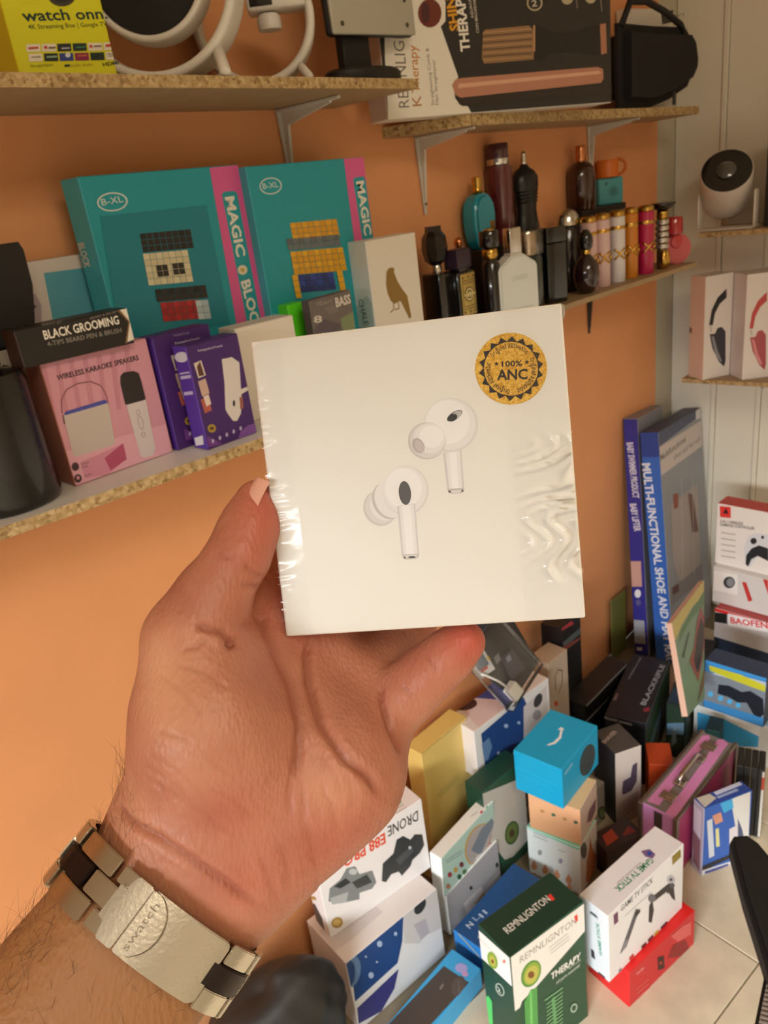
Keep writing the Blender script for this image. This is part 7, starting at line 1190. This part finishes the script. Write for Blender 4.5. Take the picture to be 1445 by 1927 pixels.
HAND_CREASES = [([(0.0172, 0.07759), (0.02183, 0.07618), (0.02583, 0.07027), (0.03038, 0.06238), (0.03407, 0.05569), (0.03734, 0.04531), (0.03802, 0.03688), (0.0371, 0.02628)], 0.0011, 0.0012), ([(0.03905, 0.07061), (0.03808, 0.06397), (0.03943, 0.05561), (0.04385, 0.0443), (0.05312, 0.03366), (0.06001, 0.02814), (0.06541, 0.01955)], 0.0016, 0.0014), ([(0.06389, 0.05331), (0.06484, 0.0472), (0.06728, 0.04026), (0.07231, 0.0296)], 0.0013, 0.001), ([(0.00441, 0.07912), (0.00945, 0.07738), (0.01304, 0.07603), (0.0163, 0.07222), (0.01771, 0.07119)], 0.0012, 0.0011), ([(0.01492, 0.07325), (0.01701, 0.0715)], 0.0014, 0.0018), ([(0.00903, 0.0751), (0.00645, 0.07251), (0.00128, 0.07147)], 0.0005, 0.0009), ([(-0.0215, 0.02132), (-0.01644, 0.01813), (-0.00407, 0.01406), (0.00562, 0.00812), (0.01619, 0.00011), (0.02683, -0.00986)], 0.0013, 0.0013), ([(0.07216, 0.05376), (0.0736, 0.05198), (0.07591, 0.04964)], 0.0005, 0.0007), ([(0.07993, 0.06427), (0.08167, 0.06206), (0.08379, 0.05864)], 0.0006, 0.0007), ([(0.01901, 0.09789), (0.02197, 0.09487), (0.02349, 0.09251)], 0.0005, 0.0008), ([(0.01033, 0.10239), (0.0138, 0.09998), (0.0164, 0.09963)], 0.0004, 0.0008), ([(0.01822, 0.09132), (0.02402, 0.08842)], 0.0006, 0.0009), ([(0.03734, 0.04455), (0.03614, 0.03313), (0.0351, 0.02509), (0.03569, 0.01659)], 0.0005, 0.0012), ([(0.03727, 0.03688), (0.03897, 0.02628), (0.0399, 0.01585)], 0.0004, 0.001), ([(-0.00647, 0.04576), (0.00188, 0.04278), (0.00716, 0.03725)], 0.00022, 0.0007), ([(-0.00817, 0.04151), (0.00273, 0.03644), (0.01056, 0.02873)], 0.00022, 0.0007), ([(-0.00903, 0.03725), (-0.00023, 0.03348), (0.00545, 0.02703)], 0.00022, 0.0007), ([(-0.00477, 0.04917), (0.00611, 0.04616), (0.01397, 0.04065)], 0.00022, 0.0007), ([(-0.00647, 0.03214), (0.00526, 0.02672), (0.01397, 0.01851)], 0.00022, 0.0007), ([(-0.00136, 0.02873), (0.01033, 0.0225), (0.01908, 0.0134)], 0.00022, 0.0007), ([(0.00375, 0.04406), (0.01287, 0.04024), (0.01908, 0.03384)], 0.00022, 0.0007), ([(-0.00988, 0.03384), (-0.00318, 0.0301), (0.00034, 0.02362)], 0.00022, 0.0007), ([(0.01056, 0.03214), (0.01878, 0.02672), (0.02419, 0.01851)], 0.00022, 0.0007), ([(-0.00136, 0.06791), (0.00949, 0.06474), (0.01738, 0.05939)], 0.00022, 0.0007), ([(-0.00647, 0.0645), (0.00357, 0.05967), (0.01056, 0.05258)], 0.00022, 0.0007), ([(0.04337, 0.03614), (0.04873, 0.03046), (0.0524, 0.02349)], 0.0003, 0.0012), ([(0.05059, 0.03433), (0.05411, 0.02688), (0.05601, 0.01807)], 0.0003, 0.0012), ([(0.04517, 0.0271), (0.04873, 0.01971), (0.05059, 0.01084)], 0.0003, 0.0012), ([(0.03885, 0.01807), (0.04201, 0.00984), (0.04337, 0.0)], 0.0003, 0.0012), ([(0.03252, 0.01084), (0.03484, 0.00267), (0.03523, -0.00723)], 0.0003, 0.0012), ([(0.0262, 0.00723), (0.02946, -2e-05), (0.03072, -0.00903)], 0.0003, 0.0012)]
HAND_ORIGIN = [-0.0655, -0.11501, -0.262]
# ------------------------------------------------------------ the hand: one continuous skin grown from a signed distance field
# frame of the hand: x right, y up, z towards the viewer's side of the palm, origin at the wrist
HROT = Matrix(((CAMR[0, 0], -CAMR[0, 1], -CAMR[0, 2]), (CAMR[1, 0], -CAMR[1, 1], -CAMR[1, 2]), (CAMR[2, 0], -CAMR[2, 1], -CAMR[2, 2])))
HLOC = Vector((0, 0, 1.28)) + HROT @ Vector(HAND_ORIGIN)


def sdf_capsule(P, A, ra, B, rb, fz):
    d = B - A
    P = P - A
    s = np.array([1, 1, fz], np.float32)
    P = P * s
    d = d * s
    t = np.clip((P @ d) / max(1e-12, float(d @ d)), 0, 1)
    return np.sqrt(((P - t[..., None] * d) ** 2).sum(-1)) - (ra + (rb - ra) * t)


def grow_hand(step=0.0008):
    lo = np.array([-0.075, -0.09, -0.108], np.float32)
    hi = np.array([0.115, 0.155, 0.100], np.float32)
    n = np.ceil((hi - lo) / step).astype(int)
    ax = [lo[i] + step * np.arange(n[i], dtype=np.float32) for i in range(3)]
    F = np.full(n, 0.05, np.float32)
    for r in HAND_PRIMS:
        A, ra, B, rb, k, fz = np.array(r[:3], np.float32), r[3], np.array(r[4:7], np.float32), r[7], r[8], r[9]
        m = max(ra, rb) + k + 0.004
        a = np.clip(((np.minimum(A, B) - m - lo) / step).astype(int), 0, n)
        b = np.clip(((np.maximum(A, B) + m - lo) / step).astype(int) + 1, 0, n)
        if (b <= a).any(): continue
        sl = tuple(slice(a[i], b[i]) for i in range(3))
        G = np.stack(np.meshgrid(ax[0][sl[0]], ax[1][sl[1]], ax[2][sl[2]], indexing='ij'), -1)
        s = sdf_capsule(G, A, ra, B, rb, fz).astype(np.float32)
        f = F[sl]
        h = np.clip(0.5 + 0.5 * (f - s) / k, 0, 1)
        F[sl] = f * (1 - h) + s * h - k * h * (1 - h)
    # surface nets
    S = F < 0
    c = [S[i:n[0] - 1 + i, j:n[1] - 1 + j, l:n[2] - 1 + l] for i in (0, 1) for j in (0, 1) for l in (0, 1)]
    cnt = sum(x.astype(np.int8) for x in c)
    act = (cnt > 0) & (cnt < 8)
    idx = np.full(act.shape, -1, np.int64)
    cells = np.argwhere(act)
    idx[act] = np.arange(len(cells))
    corner = [(i, j, l) for i in (0, 1) for j in (0, 1) for l in (0, 1)]
    val = {q: F[cells[:, 0] + q[0], cells[:, 1] + q[1], cells[:, 2] + q[2]] for q in corner}
    acc = np.zeros((len(cells), 3))
    num = np.zeros(len(cells))
    for p in corner:
        for a in range(3):
            if p[a]: continue
            q = list(p); q[a] = 1; q = tuple(q)
            v0, v1 = val[p], val[q]
            cr = (v0 < 0) != (v1 < 0)
            t = np.where(cr, v0 / np.where(cr, v0 - v1, 1), 0)
            pt = np.tile(np.array(p, float), (len(cells), 1))
            pt[:, a] += t
            acc += np.where(cr[:, None], pt, 0)
            num += cr
    V = lo + step * (cells + acc / num[:, None])
    quads = []
    for a in range(3):
        b, d = (a + 1) % 3, (a + 2) % 3
        s0 = [slice(None)] * 3; s1 = [slice(None)] * 3
        s0[a] = slice(0, -1); s1[a] = slice(1, None)
        ch = S[tuple(s0)] != S[tuple(s1)]
        e = np.argwhere(ch)
        ok = (e[:, b] > 0) & (e[:, d] > 0) & (e[:, b] < n[b] - 1) & (e[:, d] < n[d] - 1)
        e = e[ok]
        ins = S[e[:, 0], e[:, 1], e[:, 2]]
        q = []
        for ob, od in ((-1, -1), (0, -1), (0, 0), (-1, 0)):
            g = e.copy()
            g[:, b] += ob; g[:, d] += od
            q.append(idx[g[:, 0], g[:, 1], g[:, 2]])
        q = np.stack(q, 1)
        q[~ins] = q[~ins][:, ::-1]
        quads.append(q)
    Q = np.concatenate(quads)
    return V, Q[(Q >= 0).all(1)]


def relax(V, Q, it, lam=0.5):
    E = np.concatenate([Q[:, [0, 1]], Q[:, [1, 2]], Q[:, [2, 3]], Q[:, [3, 0]]])
    deg = np.bincount(E.ravel(), minlength=len(V)).astype(float)
    for i in range(it):
        s = np.zeros_like(V)
        np.add.at(s, E[:, 0], V[E[:, 1]])
        np.add.at(s, E[:, 1], V[E[:, 0]])
        l = s / deg[:, None] - V
        V = V + l * (lam if i % 2 == 0 else -lam * 1.03)
    return V


def normals(V, Q):
    fn = np.cross(V[Q[:, 2]] - V[Q[:, 0]], V[Q[:, 3]] - V[Q[:, 1]])
    N = np.zeros_like(V)
    for i in range(4): np.add.at(N, Q[:, i], fn)
    return N / np.maximum(1e-12, np.linalg.norm(N, axis=1))[:, None]


def poly_dist(P, pts):
    best = np.full(len(P), 9.0)
    along = np.zeros(len(P))
    tot = len(pts) - 1
    for i in range(tot):
        a, b = np.array(pts[i]), np.array(pts[i + 1])
        d = b - a
        t = np.clip(((P - a) @ d) / (d @ d), 0, 1)
        r = np.linalg.norm(P - a - t[:, None] * d, axis=1)
        m = r < best
        best = np.where(m, r, best)
        along = np.where(m, (i + t) / tot, along)
    return best, along


HV, HQ = grow_hand()
HV = relax(HV, HQ, 8)
HN = normals(HV, HQ)
front = np.clip((HN[:, 2] - 0.02) / 0.25, 0, 1)
DIS = np.zeros(len(HV))
CRE = np.zeros(len(HV))
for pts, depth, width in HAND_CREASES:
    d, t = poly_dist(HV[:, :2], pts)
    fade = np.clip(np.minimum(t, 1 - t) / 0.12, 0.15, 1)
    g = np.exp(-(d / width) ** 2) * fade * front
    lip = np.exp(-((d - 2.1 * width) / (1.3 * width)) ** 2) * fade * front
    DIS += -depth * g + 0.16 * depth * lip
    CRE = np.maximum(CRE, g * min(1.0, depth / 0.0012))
HV = HV + HN * DIS[:, None]
# where the tanned forearm, the pink palm and the red fingertips are
xy = HV[:, :2]


def blob(cx, cy, r):
    return np.exp(-(((xy[:, 0] - cx) ** 2 + (xy[:, 1] - cy) ** 2) / r ** 2))


arm = np.clip((-(xy[:, 0] * 0.62 + xy[:, 1] * -0.0 + xy[:, 1] * 0.78 * -1) - 0.0) / 0.03, 0, 1)
axis = xy @ np.array([0.62, 0.78])
arm = np.clip((-axis + 0.004) / 0.025, 0, 1)
red = np.clip(0.95 * blob(0.0954, 0.0702, 0.0104) + 0.70 * blob(0.0258, 0.1175, 0.0101) + 0.35 * blob(0.0224, 0.1032, 0.0089) + 0.20 * blob(0.0782, 0.0575, 0.0094) + 0.35 * blob(0.0504, 0.0060, 0.0164) + 0.30 * blob(0.0220, -0.0016, 0.0103) + 0.35 * blob(0.0330, 0.0817, 0.0140) + 0.30 * blob(0.0185, 0.0225, 0.0121), 0, 1)
pale = np.clip(0.70 * blob(-0.0022, 0.0570, 0.0129) + 0.60 * blob(-0.0073, 0.0691, 0.0103) + 0.35 * blob(0.0076, 0.0379, 0.0101) + 0.40 * blob(0.0506, 0.0217, 0.0081) + 0.30 * blob(0.0434, 0.0271, 0.0072) + 0.25 * blob(0.0802, 0.0512, 0.0076) + 0.50 * blob(-0.0160, 0.0225, 0.0103), 0, 1)  # highlights on thenar, palm and little finger, put into the skin colour
hand_mesh = bpy.data.meshes.new('person')
hand_mesh.from_pydata(HV.tolist(), [], HQ.tolist())
hand_mesh.polygons.foreach_set('use_smooth', [True] * len(hand_mesh.polygons))
at = hand_mesh.color_attributes.new('skin', 'FLOAT_COLOR', 'POINT')
buf = np.stack([arm, red, CRE, pale], 1).astype(np.float32)
at.data.foreach_set('color', buf.ravel())
hand_mesh.update()


def skin_material():
    m = bpy.data.materials.new('skin')
    m.use_nodes = True
    nt = m.node_tree
    b = nt.nodes['Principled BSDF']
    L = nt.links.new
    a = nt.nodes.new('ShaderNodeAttribute')
    a.attribute_name = 'skin'
    sp = nt.nodes.new('ShaderNodeSeparateColor')
    L(a.outputs['Color'], sp.inputs[0])
    tc = nt.nodes.new('ShaderNodeTexCoord')

    def noise(scale, detail=4):
        n = nt.nodes.new('ShaderNodeTexNoise')
        n.inputs['Scale'].default_value = scale
        n.inputs['Detail'].default_value = detail
        L(tc.outputs['Object'], n.inputs['Vector'])
        return n

    def mix(fac, c1, c2, f=None):
        x = nt.nodes.new('ShaderNodeMix')
        x.data_type = 'RGBA'
        if f is not None: x.inputs[0].default_value = f
        else: L(fac, x.inputs[0])
        for s, c in ((6, c1), (7, c2)):
            if isinstance(c, str): x.inputs[s].default_value = (*lin(c), 1)
            else: L(c, x.inputs[s])
        return x.outputs[2]

    n1 = noise(55, 4)
    rp = nt.nodes.new('ShaderNodeMapRange')
    rp.inputs[1].default_value = 0.35
    rp.inputs[2].default_value = 0.68
    L(n1.outputs['Fac'], rp.inputs[0])
    base = mix(rp.outputs[0], '#B87B61', '#A96A53')
    base = mix(sp.outputs[0], base, '#98683F')
    base = mix(a.outputs['Alpha'], base, '#CF9874')
    base = mix(sp.outputs[1], base, '#B65446')
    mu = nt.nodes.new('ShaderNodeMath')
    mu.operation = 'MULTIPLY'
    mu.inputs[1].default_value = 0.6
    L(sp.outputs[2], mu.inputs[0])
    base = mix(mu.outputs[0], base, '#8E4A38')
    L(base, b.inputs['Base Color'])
    b.inputs['Roughness'].default_value = 0.46
    b.inputs['Specular IOR Level'].default_value = 0.4
    b.inputs['Subsurface Weight'].default_value = 0.25
    b.inputs['Subsurface Radius'].default_value = (1.0, 0.35, 0.2)
    b.inputs['Subsurface Scale'].default_value = 0.0025
    # fine skin: stretched cells and pores
    v = nt.nodes.new('ShaderNodeTexVoronoi')
    v.inputs['Scale'].default_value = 700
    mp = nt.nodes.new('ShaderNodeMapping')
    mp.inputs['Rotation'].default_value = (0, 0, 0.6)
    mp.inputs['Scale'].default_value = (1.0, 0.45, 1.0)
    L(tc.outputs['Object'], mp.inputs['Vector'])
    L(mp.outputs[0], v.inputs['Vector'])
    n2 = noise(260, 5)
    ad = nt.nodes.new('ShaderNodeMath')
    ad.operation = 'ADD'
    L(v.outputs['Distance'], ad.inputs[0])
    L(n2.outputs['Fac'], ad.inputs[1])
    bp = nt.nodes.new('ShaderNodeBump')
    bp.inputs['Strength'].default_value = 0.38
    bp.inputs['Distance'].default_value = 0.0006
    L(ad.outputs[0], bp.inputs['Height'])
    L(bp.outputs['Normal'], b.inputs['Normal'])
    return m


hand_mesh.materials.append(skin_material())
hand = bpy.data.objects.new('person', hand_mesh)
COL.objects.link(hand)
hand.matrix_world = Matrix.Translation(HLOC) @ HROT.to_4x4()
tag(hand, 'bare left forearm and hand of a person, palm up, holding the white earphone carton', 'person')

# thumb nail: a small curved plate on the outer side of the thumb tip
nv, nf = [], []
for i in range(9):
    for j in range(9):
        s, t = i / 8 * 2 - 1, j / 8 * 2 - 1
        rim = max(0.0, 1 - (abs(s) ** 4 * 0.5 + abs(t) ** 6 * 0.4))
        nv.append((s * 0.0062 * (1 - 0.12 * max(0, t) ** 2), t * 0.0092, -0.0030 * s * s - 0.0010 * t * t + 0.0004 * rim))
for i in range(8):
    for j in range(8):
        a = i * 9 + j
        nf.append((a, a + 9, a + 10, a + 1))
nail = mk('thumb_nail', nv, nf, M('#DDA793', 0.3, coat=0.3), None, hand, True)
nail.data.materials[0] = M('#DDA793', 0.28, coat=0.3)
_zn = Vector((-0.80, 0.36, 0.48)).normalized()
_yn = Vector((0.40, 0.91, -0.1))
_yn = (_yn - _zn * _yn.dot(_zn)).normalized()
_xn = _yn.cross(_zn)
nail.matrix_local = Matrix.Translation(Vector((0.01738, 0.11878, -0.0048))) @ Matrix((_xn, _yn, _zn)).transposed().to_4x4()

# arm hair: fine curved strands rooted on the skin along the outer side of the forearm
hv, hf = [], []
cand = np.where((axis < 0.012) & (HN[:, 0] * -0.78 + HN[:, 1] * 0.62 > 0.35) & (HN[:, 2] > -0.5))[0]
cand2 = np.where((axis < -0.012) & (HN[:, 2] > 0.2))[0]
pick = np.concatenate([rng.choice(cand, 330, replace=False), rng.choice(cand2, 200, replace=False)])
for q, i in enumerate(pick):
    p, nn = Vector(HV[i]), Vector(HN[i])
    if -0.012 < axis[i] < 0.0 and q % 3: continue
    lay = Vector((rng.normal(0.25, 0.5), rng.normal(0.7, 0.5), rng.normal(0.1, 0.3)))
    lay = (lay - nn * lay.dot(nn)).normalized()
    ln = rng.uniform(0.006, 0.014) * (1.0 if q < 330 else 0.6)
    lift = rng.uniform(0.25, 0.9) if q < 330 else rng.uniform(0.08, 0.2)
    bend = Vector(rng.normal(0, 0.35, 3))
    pts = []
    for k in range(6):
        t = k / 5
        pts.append(p + nn * (lift * ln * (t - 0.45 * t * t)) + lay * ln * t + bend * ln * t * t * 0.6)
    for k in range(6):
        r = 0.00005 * (1 - 0.7 * k / 5)
        tdir = (pts[min(k + 1, 5)] - pts[max(k - 1, 0)]).normalized()
        a = tdir.cross(nn).normalized()
        c = tdir.cross(a)
        b0 = len(hv)
        for j in range(3):
            an = 2.094 * j
            hv.append(pts[k] + a * math.cos(an) * r + c * math.sin(an) * r)
        if k:
            for j in range(3):
                hf.append((b0 - 3 + j, b0 - 3 + (j + 1) % 3, b0 + (j + 1) % 3, b0 + j))
ah = mk('arm_hair', hv, hf, M('#4A2E1C', 0.5), None, hand, True)
ah['kind'] = 'stuff'

# ------------------------------------------------------------ the steel watch band round the wrist, folding clasp on the inside
# band frame: b along the visible arc, a towards the hand, n out of the inner wrist
WC = Vector((-0.00947, -0.01707, 0.0095))
WB, WAX = Vector((0.790, -0.613, 0.0)), Vector((0.613, 0.790, 0.0))
TILT = R_(20)
WN = (Vector((0, 0, 1)) * math.cos(TILT) + WAX * math.sin(TILT))
WA = (WAX * math.cos(TILT) - Vector((0, 0, 1)) * math.sin(TILT))
RA, RC = 0.0335, 0.0197


def wpos(s, t, h):
    """s = share of the half width of the ring seen from the front (-1..1), or an angle beyond; t across, h above the skin"""
    th = math.asin(max(-1, min(1, s))) if abs(s) <= 1 else math.copysign(math.pi / 2 + (abs(s) - 1), s)
    p = WB * (RA * math.sin(th)) + WN * (RC * math.cos(th))
    nn = (WB * (math.sin(th) / RA) + WN * (math.cos(th) / RC)).normalized()
    return WC + p + WA * t + nn * h


watch = empty('wristwatch')
watch.matrix_world = Matrix.Translation(HLOC) @ HROT.to_4x4()
tag(watch, 'steel wristwatch band with dark centre links and an engraved folding clasp', 'watch')
STEEL = M('#C9C2B4', 0.22, 1.0, bump=0.05, bscale=900)
STEELB = M('#BDB5A5', 0.36, 1.0, bump=0.12, bscale=700)
DARKL = M('#2C211E', 0.25, 0.6)


def wpiece(name, outline, h0, h1, mat, parent=None, step=0.035, bev=0.00035, label=None):
    """a plate with outline (s in px along the band / 215, t in mm) bent round the wrist"""
    bm = bmesh.new()
    K = 0.0333
    bm_prism(bm, [(s * K, t) for s, t in outline], h0, h1)
    es = [e for e in bm.edges if e.calc_face_angle(0) > 0.5 and (e.verts[0].co.z > (h0 + h1) / 2 or e.verts[1].co.z > (h0 + h1) / 2)]
    bmesh.ops.bevel(bm, geom=es, offset=bev, segments=2, affect='EDGES')
    s0, s1 = min(s for s, t in outline), max(s for s, t in outline)
    q = s0 + step
    while q < s1 - 0.3 * step:
        bmesh.ops.bisect_plane(bm, geom=bm.verts[:] + bm.edges[:] + bm.faces[:], plane_co=(q * K, 0, 0), plane_no=(1, 0, 0))
        q += step
    for v in bm.verts:
        v.co = wpos(v.co.x / K, v.co.y, v.co.z)
    bmesh.ops.recalc_face_normals(bm, faces=bm.faces[:])
    o = from_bm(name, bm, [mat], parent or watch, True, sharp=25)
    if label: o['label'] = label
    return o


def wrect(name, s0, s1, t0, t1, h0, h1, mat, **k):
    return wpiece(name, [(s0, t0), (s1, t0), (s1, t1), (s0, t1)], h0, h1, mat, **k)


m_ = 0.001
# left run, from the clasp outwards and round the back
wrect('small_link', -0.50, -0.335, 4.6 * m_, 9.6 * m_, 0.0004, 0.0026, STEEL)
wrect('small_link', -0.50, -0.335, -9.8 * m_, -4.4 * m_, 0.0004, 0.0026, STEEL)
wrect('centre_link', -0.68, -0.40, -3.3 * m_, 3.6 * m_, 0.0005, 0.0030, STEEL)
wrect('outer_link', -0.90, -0.545, 4.1 * m_, 10.4 * m_, 0.0004, 0.0032, STEEL)
wrect('outer_link', -0.90, -0.545, -10.6 * m_, -3.9 * m_, 0.0004, 0.0032, STEEL)
wrect('dark_link', -0.965, -0.70, -3.5 * m_, 3.7 * m_, 0.0006, 0.0035, DARKL, label='dark brown centre link')
for side in (-1, 1):
    q = 0.93
    for i in range(5):
        a0, a1 = q, q + 0.30
        for t0, t1 in ((4.1, 10.4), (-10.6, -3.9)):
            wrect('outer_link', min(side * a0, side * a1), max(side * a0, side * a1), t0 * m_, t1 * m_, 0.0004, 0.0032, STEEL)
        wrect('dark_link' if i % 2 else 'centre_link', min(side * (a0 + 0.06), side * (a1 + 0.05)), max(side * (a0 + 0.06), side * (a1 + 0.05)), -3.5 * m_, 3.7 * m_, 0.0005, 0.0034, DARKL if i % 2 else STEEL)
        q += 0.325
# the clasp: hinge block, half-moon lid, long plate
wpiece('clasp_block', [(-0.435, -5.2 * m_), (-0.375, -5.2 * m_), (-0.345, -9.9 * m_), (-0.185, -9.9 * m_), (-0.185, 9.9 * m_), (-0.345, 9.9 * m_), (-0.375, 5.4 * m_), (-0.435, 5.4 * m_)], 0.0005, 0.0040, STEELB)
lid = [(-0.170, 9.6 * m_), (-0.170, -9.8 * m_)]
for i in range(1, 16):
    a = -math.pi / 2 + math.pi * i / 16
    lid.append((-0.15 + 0.235 * math.cos(a), 9.7 * m_ * math.sin(a)))
clid = wpiece('clasp_lid', lid, 0.0005, 0.0044, STEELB)
plate = [(0.64, -9.3 * m_), (0.66, -8.0 * m_), (0.66, 8.6 * m_), (0.62, 9.9 * m_), (-0.16, 9.9 * m_)]
for i in range(15, 0, -1):
    a = -math.pi / 2 + math.pi * i / 16
    plate.append((-0.14 + 0.245 * math.cos(a), 9.7 * m_ * math.sin(a)))
plate += [(-0.16, -10.0 * m_), (0.60, -10.0 * m_)]
wpiece('clasp_plate', plate, 0.0005, 0.0036, STEELB)
wrect('clasp_base', -0.42, 0.66, -9.0 * m_, 9.0 * m_, 0.0002, 0.0012, STEEL)
# right run
wrect('outer_link', 0.685, 0.925, 4.1 * m_, 10.2 * m_, 0.0004, 0.0031, STEEL)
wrect('outer_link', 0.665, 0.925, -10.4 * m_, -4.0 * m_, 0.0004, 0.0031, STEEL)
wrect('dark_link', 0.60, 0.955, -3.6 * m_, 3.8 * m_, 0.0006, 0.0037, DARKL, label='dark brown centre link')
# engraved name on the lid, reading across the band
ev, ef = [], []
tv, tf, tw, th_ = text2d('swatch', 0.0)
for a, c in tv:
    t = -7.4 * m_ + a / tw * 14.6 * m_
    s = -0.060 - c / th_ * 0.062
    ev.append(wpos(s, t, 0.00449))
for f in tf: ef.append(tuple(f)[::-1])
mk('engraving', ev, ef, M('#857C6C', 0.45, 1.0), None, clid)
gv, gf = [], []
for i in range(24):
    a0, a1 = 2 * math.pi * i / 24, 2 * math.pi * (i + 1) / 24
    b = len(gv)
    for a, r in ((a0, 1.0), (a1, 1.0), (a1, 0.8), (a0, 0.8)):
        gv.append(wpos(-0.005 + 0.030 * r * math.sin(a), 5.6 * m_ + 0.9 * m_ * r * math.cos(a), 0.00449))
    gf.append((b, b + 1, b + 2, b + 3))
